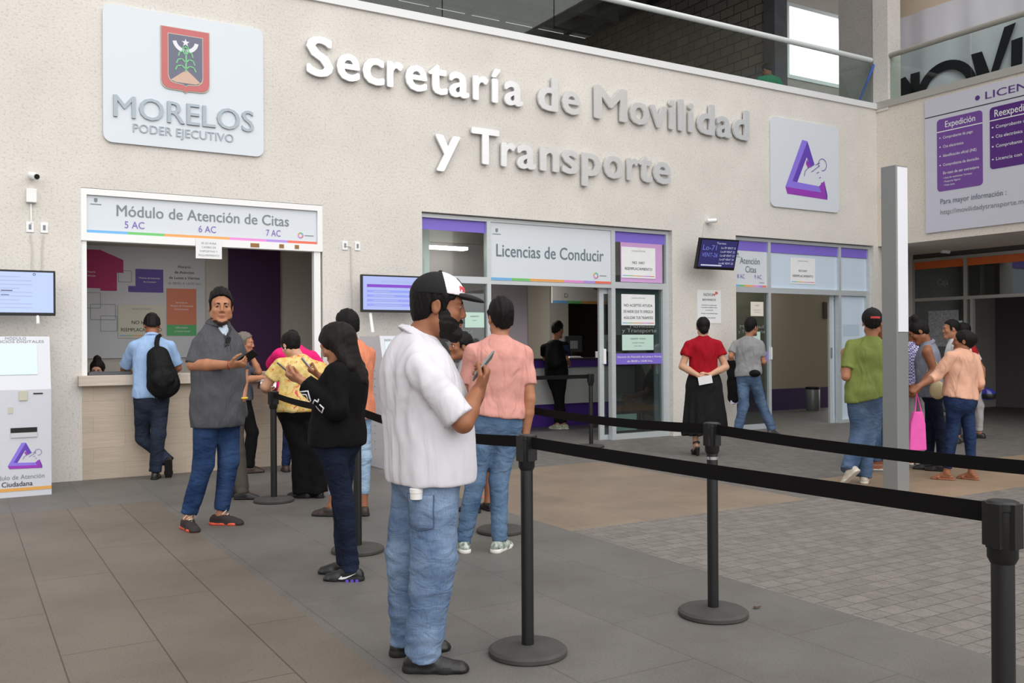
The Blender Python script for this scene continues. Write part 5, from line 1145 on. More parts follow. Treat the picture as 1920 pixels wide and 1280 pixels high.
def decal(objs, strokes, w, d, name, m, parent, off=.003, n=7):
    """painted lines: every stroke is dropped onto the surface"""
    b = MB()
    for st in strokes:
        pts = []
        for p, q in zip(st, st[1:]): pts += [A3(*p)+(A3(*q)-A3(*p))*k/n for k in range(n)]
        pts.append(A3(*st[-1])); hp = [p for p in hug(objs, [pts], d, off)[0] if p is not None]
        hp = [hp[0]]+[hp[i] for i in range(1, len(hp)) if (hp[i]-hp[i-1]).length < .06] if hp else []
        if len(hp) > 1: b.tube(hp, w, 6)
    o = b.build(name, m); o.parent = parent; return o
def patch(objs, c, ax, az, w, h, d, name, m, parent, off=.003, th=.004, pt=0.):
    """a sewn-on piece of cloth, five sided when pt > 0, following the surface below it"""
    n = 8; rows = [[A3(*c)+nv(ax)*(w*(i/n-.5))+nv(az)*(h*(k/n-.5)-(pt*(1-abs(2*i/n-1)) if k == 0 else 0)) for i in range(n+1)] for k in range(n+1)]
    H = hug(objs, rows, d, off); vs = []; ok = {}
    for k in range(n+1):
        for i in range(n+1):
            if H[k][i] is not None: ok[(k, i)] = len(vs); vs.append(H[k][i])
    fs = [(ok[(k, i)], ok[(k, i+1)], ok[(k+1, i+1)], ok[(k+1, i)]) for k in range(n) for i in range(n) if all(q in ok for q in ((k, i), (k, i+1), (k+1, i+1), (k+1, i)))]
    o = MB().add(vs, fs).build(name, m, smooth=True, sharp=180); o.parent = parent; mo = o.modifiers.new('thick', 'SOLIDIFY'); mo.thickness = th; mo.offset = 0; return o
def pants(m, e=.010, cuff=.02, kr=.062, ar=.050, seed=2, fold=.003, stack=.006, top=.24, hr=.0, name='trousers', we=.006, pk=None):
    def fn(g, root, sp):
        s = g.s; fl = sp.get('fl', 1.)*s; J = g.J; c = sp.get('c', .012); ops = torso_ops(g, -.14, top, (we if '_hem' not in sp else -.004)*s, .02*s)
        for q, Hp in (('R', g.HR), ('L', g.HL)):
            K, A = J['K'+q], J['A'+q]; end = A+nv(A-K)*(.0-cuff)*s
            ops += [('u', cone(Hp, K, .086*fl+e*s+hr, kr*fl+e*s*.5), .035*s), ('u', cone(K, end, kr*fl+e*s*.5, ar*s, cap1=True), .025*s)]
        ops.append(('i', half(g.C(top-.01) if '_hem' not in sp else (0, 0, sp['_hem']+.05*s), g.up if '_hem' not in sp else (0, 0, 1)), 0))
        za = min(J['AR'][2], J['AL'][2])
        def disp(X, Y, Z):
            mk = np.clip((za+.30*s-Z)/(.22*s), 0, 1); kz = (J['KR'][2]+J['KL'][2])/2; mk2 = np.exp(-((Z-kz)/(.07*s))**2)*.6
            lo = np.clip((g.P[2]-.06*s-Z)/(.1*s), 0, 1); w = wob(X, Y, Z, 15, seed+7)
            return lo*fold*wob(X, Y, Z, 34, seed)+stack*.5*(mk+mk2*.7)*(.55+.45*wob(X, Y, Z, 19, seed+3))*np.sin(Z*2*math.pi/(.062*s)+3.4*w)
        o = solidify(name, ops, m, root, c, disp=disp); sp['_pants'] = o
        if pk:
            for sg in (-1, 1):
                fr = g.fp; b = MB(); c0 = g.C(.02)-fr*.0+g.rp*sg*.085*s
                # back pocket: thin patch following the seat
                vs = []; fs = []; n = 6; f_ = lambda a, z: g.C(.02)+g.rp*a-fr*(math.sqrt(max(0, 1-(a/(.20*s*g.wx))**2))*(pk+.012)*s*g.wy*.96)+A3(0, 0, z)
                for i in range(n+1):
                    a = sg*(.03+.115*i/n)*s
                    for z in (.045, .03, .0, -.03, -.06, -.085 if i in (0, n) else -.10): vs.append(f_(a, z*s))
                for i in range(n):
                    for k in range(5): q0 = i*6+k; fs.append((q0, q0+1, q0+7, q0+6) if sg > 0 else (q0, q0+6, q0+7, q0+1))
                b.add(vs, fs); po = b.build('pocket', m, smooth=True, sharp=180); po.parent = o; mo = po.modifiers.new('thick', 'SOLIDIFY'); mo.thickness = .006; mo.offset = 0
        return o
    return fn
def skirt(m, hem, r0, r1, seed=4):
    def fn(g, root, sp):
        s = g.s; c = sp.get('c', .012); W_ = g.C(.27); B = A3(g.P[0], g.P[1], hem); hp = g.C(-.02)
        S = [g.sec(.33, .145, .115, .10, .012), g.sec(.12, .185, .13, .14, .012)]; S.append((hp, g.rp, g.fp, r0, r0*.82, r0*.85)); S.append((B, g.rp, g.fp, r1, r1*.8, r1*.8))
        ops = [('u', loft(S[i], S[i+1], (False, i == 2)), .03) for i in range(3)]+[('i', half(g.C(.31), g.up), 0)]
        cx, cy = g.P[0], g.P[1]
        def disp(X, Y, Z):
            an = np.arctan2(Y-cy, X-cx); return .011*np.clip((g.P[2]+.02-Z)/.4, 0, 1)*np.sin(an*11+2*np.sin(an*3+1)+Z*1.5)+.002*wob(X, Y, Z, 30, seed)
        return solidify('skirt', ops, m, root, c*.9, disp=disp)
    return fn
def shoes(k, kl=None):
    def fn(g, root, sp):
        for q in 'RL': shoe(g, root, q, sp, dict(k, c=k.get('c', sp.get('c', .012)*.7)))
    return fn
def hair(m, **k):
    def fn(g, root, sp): hair_short(g, root, m, sp.get('hc', sp.get('c', .012)*.6), **k)
    return fn
def hair_ops(m, build, d=.003):
    def fn(g, root, sp): solidify('hair', build(g), m, root, sp.get('hc', sp.get('c', .012)*.6), disp=lambda X, Y, Z: d*wob(X, Y, Z, 110, 3))
    return fn
def face(brow, lip=None, gaze=(0, 1, 0), th=.0045, dz=0.):
    def fn(g, root, sp):
        eyes(g, root, sp, gaze); brows(g, root, brow, th, dz)
        if lip: lips(g, root, lip)
    return fn
def beard(m, full=True, th=.006):
    def fn(g, root, sp):
        h = g.h; s = g.hs; ax = g.hax; base = head_ops(g, th*.85, False)
        # shell over jaw, chin and upper lip
        if full:
            ops = base+[('u', ell(h(0, .080, -.106), A3(.032, .022, .026)*s, ax), .02*s), ('u', ell(h(0, .092, -.050), A3(.030, .014, .008)*s, ax), .006*s)]
            ops += [('i', half(h(0, .02, .006), nv(g.hu+g.hf*.9)), .006), ('i', half(h(0, -.006, 0), nv(-g.hf-g.hu*.2)), .006), ('s', ell(h(0, .108, -.069), A3(.021, .022, .0085)*s, ax), .003*s)]
            mu = [('u', cone(h(-.026, .086, -.058), h(0, .100, -.049), .006*s, .0085*s), .004*s), ('u', cone(h(.026, .086, -.058), h(0, .100, -.049), .006*s, .0085*s), .004*s)]
            ops += mu
        else:
            ops = base+[('i', half(h(0, .03, -.060), nv(g.hu+g.hf*.55)), .004), ('i', half(h(0, .0, 0), -g.hf), .004), ('s', ell(h(0, .100, -.070), A3(.036, .034, .024)*s, ax), .004*s)]
        solidify('beard', ops, m, root, sp.get('hc', .007)*.9, disp=lambda X, Y, Z: .002*wob(X, Y, Z, 210, 9))
    return fn
def thing_at(mb, name, mats, sp, label, cat, group=None, **k):
    """an object a person holds or carries: built in the same axes as the person, but on its own"""
    o = mb.build(name, mats, **k); place(o, sp); return tag(o, label, cat, group)
def slabbox(b, c, ex, ey, ez, hx, hy, hz, mi=0):
    c = A3(*c); ex, ey, ez = nv(ex), nv(ey), nv(ez); p = [c+ex*x*hx+ey*y*hy+ez*z*hz for z in (-1, 1) for y in (-1, 1) for x in (-1, 1)]
    return b.add(p, [(0, 2, 3, 1), (4, 5, 7, 6), (0, 1, 5, 4), (2, 6, 7, 3), (0, 4, 6, 2), (1, 3, 7, 5)], mi)
def phone(sp, c, up, nrm, label, m=None, scr=None):
    """handset with its screen on the nrm side"""
    up = nv(up); nrm = nv(nrm); nrm = nv(nrm-up*(nrm@up)); sd = np.cross(up, nrm); b = MB(); slabbox(b, c, sd, nrm, up, .036, .0045, .074)
    o = thing_at(b, 'phone', m or M_BLACK, sp, label, 'phone', bevel=.004)
    b = MB(); slabbox(b, A3(*c)+nrm*.0047, sd, nrm, up, .032, .0004, .066); q = b.build('screen', scr or mat('phone_screen', (120, 130, 140), .1)); q.parent = o
    return o
# joints of every visitor in metres, measured from where the person stands: picture-right, away, up
JJ = {
 'blue': ((1.796, -0.291), dict(P=(-0.030, -0.000, 0.745), N=(-0.075, 0.140, 1.485), H=(-0.106, 0.220, 1.618), ER=(0.160, 0.260, 1.160), WR=(-0.015, 0.480, 1.084), EL=(-0.417, 0.240, 1.152), WL=(-0.401, 0.470, 1.075), KR=(0.034, 0.020, 0.443), AR=(0.014, -0.020, 0.076), KL=(-0.196, 0.100, 0.454), AL=(0.125, 0.060, 0.172))),
 'polo': ((1.680, -3.239), dict(P=(0.067, -0.000, 0.812), N=(0.079, 0.000, 1.549), H=(0.110, -0.030, 1.697), ER=(-0.062, -0.160, 1.255), WR=(0.252, -0.260, 1.256), EL=(0.228, 0.120, 1.205), WL=(0.272, -0.020, 0.986), KR=(-0.012, -0.080, 0.499), AR=(-0.123, -0.120, 0.106), KL=(0.133, 0.060, 0.480), AL=(0.073, 0.060, 0.117), SL=(0.174, 0.110, 1.424), SR=(-0.021, -0.100, 1.413))),
 'greyhair': ((2.736, -0.386), dict(P=(-0.055, 0.000, 0.711), N=(-0.123, 0.060, 1.257), H=(-0.033, 0.080, 1.428), ER=(0.040, -0.200, 1.030), WR=(0.204, -0.080, 1.053), EL=(0.097, 0.160, 1.105), WL=(0.026, 0.140, 1.279), KR=(0.075, -0.050, 0.363), AR=(0.050, -0.050, 0.088), KL=(0.015, 0.120, 0.346), AL=(-0.034, 0.120, 0.090))),
 'hidden': ((2.247, -2.075), dict(P=(-0.070, -0.000, 0.695), N=(-0.125, 0.000, 1.194), H=(-0.115, -0.000, 1.350), ER=(0.032, -0.140, 1.043), WR=(-0.051, -0.060, 0.855), EL=(-0.154, 0.120, 0.968), WL=(-0.154, 0.150, 0.767), KR=(-0.019, -0.060, 0.379), AR=(0.018, -0.060, 0.088), KL=(-0.101, 0.100, 0.375), AL=(-0.103, 0.100, 0.093))),
 'magenta': ((3.173, -0.576), dict(P=(0.045, -0.000, 0.703), N=(0.033, 0.170, 1.352), H=(-0.046, 0.300, 1.443), ER=(0.277, 0.260, 1.138), WR=(0.145, 0.450, 1.060), EL=(-0.263, 0.240, 1.190), WL=(-0.207, 0.450, 1.074), KR=(0.103, -0.000, 0.378), AR=(0.082, -0.020, 0.085), KL=(-0.027, 0.000, 0.367), AL=(-0.058, 0.020, 0.080))),
 'yellow': ((2.761, -2.343), dict(P=(-0.089, -0.000, 0.722), N=(-0.060, 0.100, 1.256), H=(-0.173, 0.140, 1.396), ER=(0.148, 0.050, 0.964), WR=(0.022, 0.270, 1.019), EL=(-0.383, 0.020, 1.018), WL=(-0.419, 0.250, 0.967), KR=(0.062, 0.020, 0.351), AR=(0.104, -0.000, 0.068), KL=(-0.047, -0.000, 0.344), AL=(-0.029, -0.020, 0.072))),
 'black': ((1.980, -5.308), dict(P=(-0.021, -0.000, 0.837), N=(0.046, -0.000, 1.283), H=(-0.022, -0.010, 1.405), EL=(0.018, -0.200, 1.024), WL=(-0.194, -0.160, 1.191), ER=(-0.054, 0.180, 1.008), WR=(-0.207, -0.020, 1.179), KL=(0.032, -0.070, 0.486), AL=(0.066, -0.060, 0.104), KR=(-0.012, 0.080, 0.477), AR=(-0.002, 0.100, 0.115))),
 'peach': ((2.771, -3.391), dict(P=(0.044, -0.000, 0.813), N=(0.048, -0.000, 1.393), H=(-0.009, -0.020, 1.547), EL=(-0.027, -0.180, 0.977), WL=(-0.185, -0.240, 1.152), ER=(0.082, 0.150, 0.989), WR=(-0.112, 0.280, 0.951), KR=(0.116, 0.030, 0.422), AR=(0.119, -0.000, 0.087), KL=(-0.058, -0.030, 0.422), AL=(-0.135, -0.050, 0.067))),
 'white': ((1.766, -6.922), dict(P=(0.009, -0.000, 0.651), N=(-0.041, -0.020, 1.413), H=(0.063, -0.000, 1.549), ER=(0.179, -0.240, 1.076), WR=(0.231, -0.080, 1.198), EL=(0.138, 0.240, 1.028), WL=(0.232, 0.070, 1.168), KR=(0.030, -0.100, 0.384), AR=(-0.008, -0.100, 0.096), KL=(-0.091, 0.100, 0.345), AL=(-0.095, 0.120, 0.087), SR=(-0.000, -0.200, 1.301))),
 'boy': ((3.738, -3.821), dict(P=(-0.005, -0.000, 0.706), N=(-0.077, -0.000, 1.270), H=(-0.133, -0.030, 1.378), EL=(-0.108, -0.120, 0.960), WL=(-0.118, -0.200, 0.812), ER=(0.079, 0.100, 0.946), WR=(0.087, 0.100, 0.742), KR=(0.099, 0.050, 0.341), AR=(0.089, 0.050, 0.071), KL=(-0.036, -0.050, 0.334), AL=(-0.038, -0.050, 0.071))),
 'pink': ((3.045, -5.146), dict(P=(0.095, -0.000, 0.840), N=(0.121, -0.000, 1.417), H=(0.129, 0.030, 1.573), ER=(0.324, -0.000, 1.033), WR=(0.294, 0.020, 0.771), EL=(-0.114, 0.020, 1.049), WL=(-0.077, 0.240, 0.950), KR=(0.111, 0.030, 0.456), AR=(0.112, -0.000, 0.089), KL=(-0.051, -0.000, 0.451), AL=(-0.129, -0.000, 0.077))),
 'lic': ((8.478, 1.938), dict(P=(-0.047, 0.000, 0.805), N=(-0.074, 0.100, 1.418), H=(-0.016, 0.170, 1.621), ER=(0.105, 0.020, 1.154), WR=(0.171, 0.250, 1.078), EL=(-0.230, 0.200, 1.153), WL=(-0.017, 0.400, 1.077), KR=(0.021, 0.020, 0.410), AR=(0.062, 0.000, 0.070), KL=(-0.032, 0.000, 0.411), AL=(-0.044, -0.020, 0.072))),
 'seated': ((9.357, 1.094), dict(P=(0.295, -0.000, 0.393), N=(0.333, 0.000, 0.952), H=(0.280, -0.020, 1.193), ER=(0.208, 0.100, 0.603), WR=(-0.072, 0.080, 0.520), EL=(0.167, -0.180, 0.618), WL=(-0.081, -0.120, 0.523), KR=(-0.105, 0.100, 0.406), AR=(-0.142, 0.100, 0.087), KL=(-0.113, -0.100, 0.420), AL=(-0.226, -0.100, 0.096))),
 'red': ((8.015, -1.964), dict(P=(-0.001, -0.000, 0.868), N=(-0.010, -0.000, 1.448), H=(-0.005, 0.020, 1.596), ER=(0.268, -0.030, 1.094), WR=(0.031, -0.170, 1.000), EL=(-0.278, -0.030, 1.104), WL=(-0.101, -0.170, 0.994), KR=(0.110, -0.000, 0.433), AR=(0.114, -0.000, 0.119), KL=(-0.104, -0.000, 0.434), AL=(-0.119, -0.030, 0.111))),
 'greyt': ((10.290, -0.606), dict(P=(-0.091, -0.000, 0.819), N=(-0.087, 0.030, 1.446), H=(-0.026, 0.040, 1.623), ER=(0.133, -0.040, 1.108), WR=(0.166, 0.200, 1.070), EL=(-0.341, 0.050, 1.190), WL=(-0.269, 0.220, 1.008), KR=(0.140, 0.060, 0.429), AR=(0.266, -0.000, 0.111), KL=(-0.186, -0.050, 0.422), AL=(-0.281, -0.100, 0.107))),
 'green': ((7.671, -4.546), dict(P=(0.059, -0.000, 0.783), N=(0.135, 0.020, 1.401), H=(0.145, 0.030, 1.587), ER=(0.421, 0.050, 1.107), WR=(0.493, 0.300, 1.072), EL=(-0.137, -0.020, 1.054), WL=(-0.092, 0.160, 1.231), KR=(0.091, 0.050, 0.391), AR=(0.043, -0.000, 0.084), KL=(-0.029, -0.000, 0.386), AL=(-0.149, -0.120, 0.160))),
 'jeansman': ((8.662, -4.044), dict(P=(-0.006, -0.000, 0.730), N=(0.057, 0.000, 1.342), H=(0.052, -0.000, 1.535), ER=(0.171, -0.000, 0.962), WR=(0.173, 0.150, 0.867), EL=(-0.045, -0.100, 0.967), WL=(-0.008, -0.150, 0.854), KR=(0.078, 0.100, 0.328), AR=(0.088, 0.100, 0.057), KL=(-0.076, -0.050, 0.327), AL=(-0.066, -0.050, 0.030))),
 'vest': ((9.044, -4.401), dict(P=(0.006, -0.000, 0.808), N=(-0.042, -0.000, 1.363), H=(-0.139, -0.000, 1.502), EL=(-0.051, -0.180, 1.091), WL=(-0.232, -0.200, 0.906), ER=(0.000, 0.150, 1.046), WR=(-0.156, 0.050, 0.911), KR=(0.022, 0.080, 0.396), AR=(0.002, 0.080, 0.070), KL=(0.068, -0.060, 0.409), AL=(0.071, -0.060, 0.077))),
 'plaid': ((9.347, -3.967), dict(P=(0.006, -0.000, 0.790), N=(-0.002, -0.000, 1.368), H=(-0.013, -0.000, 1.551), ER=(0.136, -0.000, 1.063), WR=(0.158, 0.120, 0.906), EL=(-0.126, -0.000, 1.065), WL=(-0.027, 0.120, 0.895), KR=(0.052, -0.000, 0.395), AR=(0.049, -0.000, 0.073), KL=(-0.046, 0.000, 0.395), AL=(-0.048, -0.000, 0.073))),
 'whiteman': ((11.762, -2.886), dict(P=(0.043, -0.000, 0.792), N=(0.018, -0.000, 1.395), H=(-0.040, 0.000, 1.564), ER=(0.155, 0.150, 1.097), WR=(0.152, 0.300, 1.019), EL=(-0.028, -0.150, 1.090), WL=(-0.161, -0.200, 0.998), KR=(0.078, 0.080, 0.397), AR=(0.076, 0.080, 0.065), KL=(-0.050, -0.080, 0.410), AL=(-0.052, -0.080, 0.082))),
 'helmet': ((12.510, -2.710), dict(P=(-0.025, -0.000, 0.704), N=(-0.105, -0.000, 1.332), H=(-0.180, 0.000, 1.531), ER=(0.166, 0.100, 0.991), WR=(0.130, 0.050, 0.716), EL=(-0.265, -0.120, 1.015), WL=(-0.343, -0.200, 0.867), KR=(0.094, 0.060, 0.354), AR=(0.092, 0.060, 0.070), KL=(-0.104, -0.060, 0.365), AL=(-0.106, -0.060, 0.083))),
 'peachw': ((8.667, -4.949), dict(P=(0.022, -0.000, 0.727), N=(0.053, -0.000, 1.298), H=(0.059, -0.000, 1.395), EL=(-0.231, -0.050, 1.054), WL=(-0.450, -0.120, 0.951), ER=(0.233, 0.030, 0.973), WR=(0.285, 0.200, 0.833), KR=(0.131, 0.020, 0.369), AR=(0.135, -0.000, 0.080), KL=(-0.073, -0.000, 0.361), AL=(-0.118, -0.000, 0.071))),
}
SK1 = skin('skin_tan', (176, 122, 92)); SK2 = skin('skin_brown', (150, 98, 70)); SK3 = skin('skin_light', (204, 158, 130)); SK4 = skin('skin_deep', (132, 84, 60))
HB = hairm('hair_black', (14, 12, 12)); HBR = hairm('hair_dark_brown', (24, 18, 17)); HG = hairm('hair_grey', (120, 112, 106)); LIP = skin('lip_skin', (150, 86, 76)); LIPB = skin('lip_skin_brown', (160, 96, 84))
SHB = mat('black_leather', (26, 25, 26), .35, bump=.15, bscale=120); SOLB = mat('black_rubber', (22, 21, 21), .7); SOLW = mat('white_rubber', (222, 220, 212), .6); SOLR = mat('coral_red_rubber', (226, 92, 66), .6); LACE = mat('cream_lace', (214, 206, 190), .8)
DKJ = denim('dark_indigo_denim', (24, 30, 46), (34, 42, 62), .6); NAVY = denim('navy_trouser_cloth', (36, 42, 56), (48, 56, 72), .4); LTJ = denim('light_blue_denim', (82, 104, 136), (132, 153, 181), .75); MIDJ = denim('mid_blue_denim', (64, 90, 120), (112, 137, 168), .8); BLJ = denim('saturated_blue_denim', (30, 49, 84), (54, 77, 116), .6); WOJ = denim('navy_blue_jeans', (29, 41, 70), (44, 61, 96), .5); WSHJ = denim('washed_blue_denim', (64, 84, 114), (98, 119, 148), .7)
BLKC = fabric('black_cloth', (15, 14, 16)); BLKT = fabric('black_trouser_cloth', (18, 17, 19)); GRYT = fabric('grey_brown_trouser_cloth', (92, 86, 80))
def fix(n, sp):
    (px, py), J = JJ[n]; J = {k: A3(*v) for k, v in J.items()}; s = sp.get('s', 1.); sp['pos'] = (px, py)
    if not sp.get('sit'):
        P, N = J['P'], J['N']; z = .895*s
        if P[2] < z: t = (z-P[2])/(N[2]-P[2]); J['P'] = P+(N-P)*t*.5; J['P'][2] = z
        for q in 'RL':
            A = J['A'+q]; K = J['K'+q]
            if not sp.get('foot'+q, (0, 0))[1]: A[2] = .0855*s
            v = K-A; L = np.linalg.norm(v)
            J['K'+q] = A+v*(.405*s/L)
    sp['J'] = J
    for q in 'RL':
        if 'hand'+q not in sp:
            f, r = facing(sp.get('phit', sp['phi'])); d = nv(J['W'+q]-J['E'+q]); sp['hand'+q] = dict(d=d, n=-r if q == 'R' else r, curl=.35)
        elif sp['hand'+q] is None: pass
    return sp
def W_(sp, q, along, out): hp = sp['hand'+q]; return sp['J']['W'+q]+nv(hp['d'])*along*sp.get('s', 1)+nv(hp['n'])*out*sp.get('s', 1)

# ---- caps
def cap(m, panel=None, back=None, visor=True, tilt=0, low=.048):
    def fn(g, root, sp):
        h = g.h; s = g.hs; ax = g.hax; c = sp.get('hc', .008)*.9
        ops = [('u', ell(h(0, -.012, .045), A3(.092, .113, .098)*s, ax), .001), ('i', half(h(0, 0, low), -g.hu+g.hf*.06), .003)]
        o = solidify('cap', ops, m, root, c)
        if panel: solidify('front_panel', [('u', ell(h(0, -.012, .045), A3(.0935, .1145, .0995)*s, ax), .001), ('i', half(h(0, -.008, .145), -g.hf-g.hu*.36), 0), ('i', half(h(0, 0, .054), -g.hu), 0)], panel, o, c*.8)
        if visor: solidify('visor', [('u', ell(h(0, .098, .048), A3(.080, .088, .020)*s, (g.hr, nv(g.hf-g.hu*.08), nv(g.hu+g.hf*.08))), .001), ('s', ell(h(0, .095, .032), A3(.10, .115, .022)*s, (g.hr, nv(g.hf-g.hu*.08), nv(g.hu+g.hf*.08))), .004), ('i', half(h(0, .075, .05), -g.hf), 0)], m, o, c*.75)
        b = MB(); b.lathe([(.001, .008), (.009, .004), (.010, 0)], (0, 0, 0), 10); bo = b.build('button', m, smooth=True); bo.parent = o; bo.location = h(0, -.012, .045+.098)
        if back: 
            b = MB(); c0 = h(.012, -.012, .072)
            for k in range(5):
                a0, a1 = R(-12+k*11), R(-12+(k+1)*11)
                p = [h(.0935*math.sin(a)*1.0, -.012-.1145*math.cos(a)*.985, z) for a, z in ((a0, .030), (a1, .030), (a1, .050), (a0, .050))]
                b.add(p, [(0, 1, 2, 3)]); 
            po = b.build('patch', back); po.parent = o; mo = po.modifiers.new('thick', 'SOLIDIFY'); mo.thickness = .004; mo.offset = 0
        return o
    return fn
def mark_on_cap(g, o):
    """red lettering and a small black figure on the white cap front"""
    s = g.hs; E = lambda a, z: g.h(.0952*math.sqrt(max(0, 1-((z-.045)/.1012)**2))*math.sin(a), -.012+.1162*math.sqrt(max(0, 1-((z-.045)/.1012)**2))*math.cos(a), z)
    for nm, col, strokes in (('lettering', mat('cap_red', (222, 70, 84), .6), [[(.62, .072), (.60, .092), (.50, .092), (.52, .082), (.61, .082)], [(.44, .090), (.38, .090), (.42, .082), (.37, .073), (.45, .073)], [(.30, .092), (.27, .073), (.20, .076), (.22, .092)], [(.12, .092), (.12, .073)], [(.05, .073), (.0, .092), (-.05, .073)]]), ('emblem', mat('cap_black', (24, 24, 26), .6), [[(.10, .125), (.02, .118), (.06, .108), (-.02, .10)], [(.02, .118), (-.08, .122), (-.12, .112)], [(-.06, .104), (-.1, .098)]])):
        b = MB()
        for st in strokes: b.tube([E(a, z) for a, z in st], .0022*s, 6)
        q = b.build(nm, col); q.parent = o

# ================= man in white polo
sp = fix('white', dict(s=.97, hs=1.10, phi=60, phit=64, head=(84, 8, 0), build=BIGMAN, wx=1.03, wy=1.0, fa=1.12, fl=1.16, nk=1.12, skin=SK2, c=.009, hc=.0042, sw=.185, footR=(92, 0), footL=(70, 0),
    handR=dict(d=(.42, .30, .75), n=(-.80, .10, .50), curl=[.62, .7, .75, .8], thumb=.6), handL=dict(d=(.3, -.1, .8), n=(-.8, .2, .3), curl=.7),
    cheek=.9, label='heavy man in white polo and black and white cap looking at his phone'))
sp['J']['H'] = A3(.062, 0, 1.566)
def wcap(g, root, sp): o = cap(mat('black_cap_cloth', (18, 17, 22), .9), mat('white_cap_front', (232, 226, 232), .8))(g, root, sp); mark_on_cap(g, o)
sp['wear'] = [shirt(fabric('white_pique', (213, 211, 218), fold=.7, fsc=6, noise=.02), 0.80, .93, .014, 1.0, col=MATS['white_pique'], seed=3, fold=.005, vf=.006, se=.016, top=.95, cuff=True),
    pants(LTJ, .014, -.03, .082, .080, 5, .005, .010), shoes(dict(m=SHB, sole=SOLB, th=.03, c=.005, long=.182)), hair(HB, th=.013, low=-.095, capz=.06), beard(hairm('beard_black', (24, 20, 19))), face(HB, LIP, (0, .9, -.45), .0055), wcap]
root, g = person(sp)
phone(sp, W_(sp, 'R', .115, .030), (.50, .42, .62), sp['handR']['n'], 'grey phone held by the man in the white polo', mat('grey_phone', (120, 128, 128), .3), mat('phone_screen_grey', (140, 150, 150), .2))
pd = A3(.30, .95, 0); pc = A3(-.018, -.2, .70); pa = nv(np.cross(pd, A3(0, 0, 1)))
patch([sp['_pants']], pc, pa, (0, 0, 1), .125, .135, pd, 'pocket', LTJ, sp['_pants'], .004, .006, .012)
sm = mat('denim_stitch', (70, 84, 112), .9); q0 = pc; decal([sp['_pants']], [[q0-pa*.064+A3(0, 0, .069), q0-pa*.064-A3(0, 0, .068), q0-A3(0, 0, .08), q0+pa*.064-A3(0, 0, .068), q0+pa*.064+A3(0, 0, .069)]], .0025, pd, 'stitching', sm, sp['_pants'], .006)
pp = hug([sp['_pants']], [[pc+A3(-.01, 0, .072)]], pd, .010)[0][0]
b = MB(); b.lathe([(.026, -.02), (.027, .006), (.029, .007), (.029, .024), (.026, .026)], A3(*pp), 20); thing_at(b, 'small_can', mat('white_can_lid', (228, 228, 226), .4), sp, 'small white-topped can tucked in a back jeans pocket', 'can', smooth=True)

# ================= man in grey polo
sp = fix('polo', dict(s=1.03, phi=128, phit=132, head=(158, 2, 0), hs=1.02, build=BIGMAN, wx=.92, wy=.86, fa=1.06, fl=1.08, nk=1.05, skin=SK1, c=.010, hc=.0045, sw=.17, footR=(140, 0), footL=(96, 0),
    handR=dict(d=(.93, -.2, .05), n=(-.05, .55, .8), curl=[.45, .55, .6, .6], thumb=.3), handL=None, cheek=1.0, label='bearded man in dark grey polo and blue jeans facing the camera'))
GP = fabric('charcoal_polo', (82, 83, 88), fold=.45)
def undershirt(g, root, sp):
    solidify('undershirt', [('u', cone(g.C(.86)+g.ft*.075, g.N+g.ft*.055-g.up*.01, .036, .05), .001)], mat('pale_blue_tee', (206, 220, 238), .8), root, .008)
    decal([sp['_shirt']], [[g.C(.93)+g.rt*.012, g.C(.70)+g.rt*.012], [g.C(.93)-g.rt*.016, g.C(.70)-g.rt*.016]], .0025, -g.ft, 'placket', mat('placket_grey', (58, 59, 64), .8), sp['_shirt'])
sp['wear'] = [shirt(GP, .775, .98, .012, 1.0, col=GP, seed=9, fold=.005, se=.014, top=.95), pants(BLJ, .008, .025, .068, .058, 3, .004, .006), undershirt, shoes(dict(m=mat('brown_black_canvas', (44, 36, 36), .8), sole=SOLR, laces=LACE, c=.006)), hair(HB, th=.011, top=.016, front=.094, low=-.06), beard(hairm('beard_dark', (62, 46, 40)), False, .0016), face(HB, LIPB, (0, 1, 0), .0048)]
root, g = person(sp)
phone(sp, W_(sp, 'R', .125, .035)+A3(.01, 0, .02), (.70, -.15, .45), (-.35, .65, .55), 'black phone held by the man in the grey polo')
b = MB(); p0 = A3(*hug([sp['_shirt']], [[g.C(.82)+g.up*0]], -g.ft, .012)[0][0]); tl = nv(g.up-g.rt*.25)
for q in (-1, 1): b.ring(lambda a, z, t: tuple(p0+g.rt*a*.75-g.rt*0+tl*z+g.ft*t), .0, -.02+q*.030, .0, .027, 0, 360, -.003, .003, 0, 14); b.tube([p0+tl*(-.02+q*.05), p0+tl*(-.02+q*.045)+g.rt*.03-g.ft*.004, p0+tl*.10+g.rt*.005*q], .0035, 6)
thing_at(b, 'sunglasses', M_BLACK, sp, 'black sunglasses hanging from the placket of the grey polo', 'sunglasses')
b = MB(); w = sp['J']['WR']; d = nv(sp['handR']['d']); b.tube([w-d*.012+A3(0, math.cos(a)*.033, math.sin(a)*.036) for a in np.linspace(0, 6.283, 15)], .003, 5); o = b.build('bracelet', mat('red_thread', (150, 40, 36), .8)); o.parent = root; o['label'] = 'thin red bracelet'
w = sp['J']['WL']; b = MB(); b.tube([w+A3(.033*math.cos(a), .033*math.sin(a), .008) for a in np.linspace(0, 6.283, 15)], .008, 6); o = b.build('wristband', mat('yellow_wristband', (228, 196, 60), .6)); o.parent = root; o['label'] = 'yellow wristband'

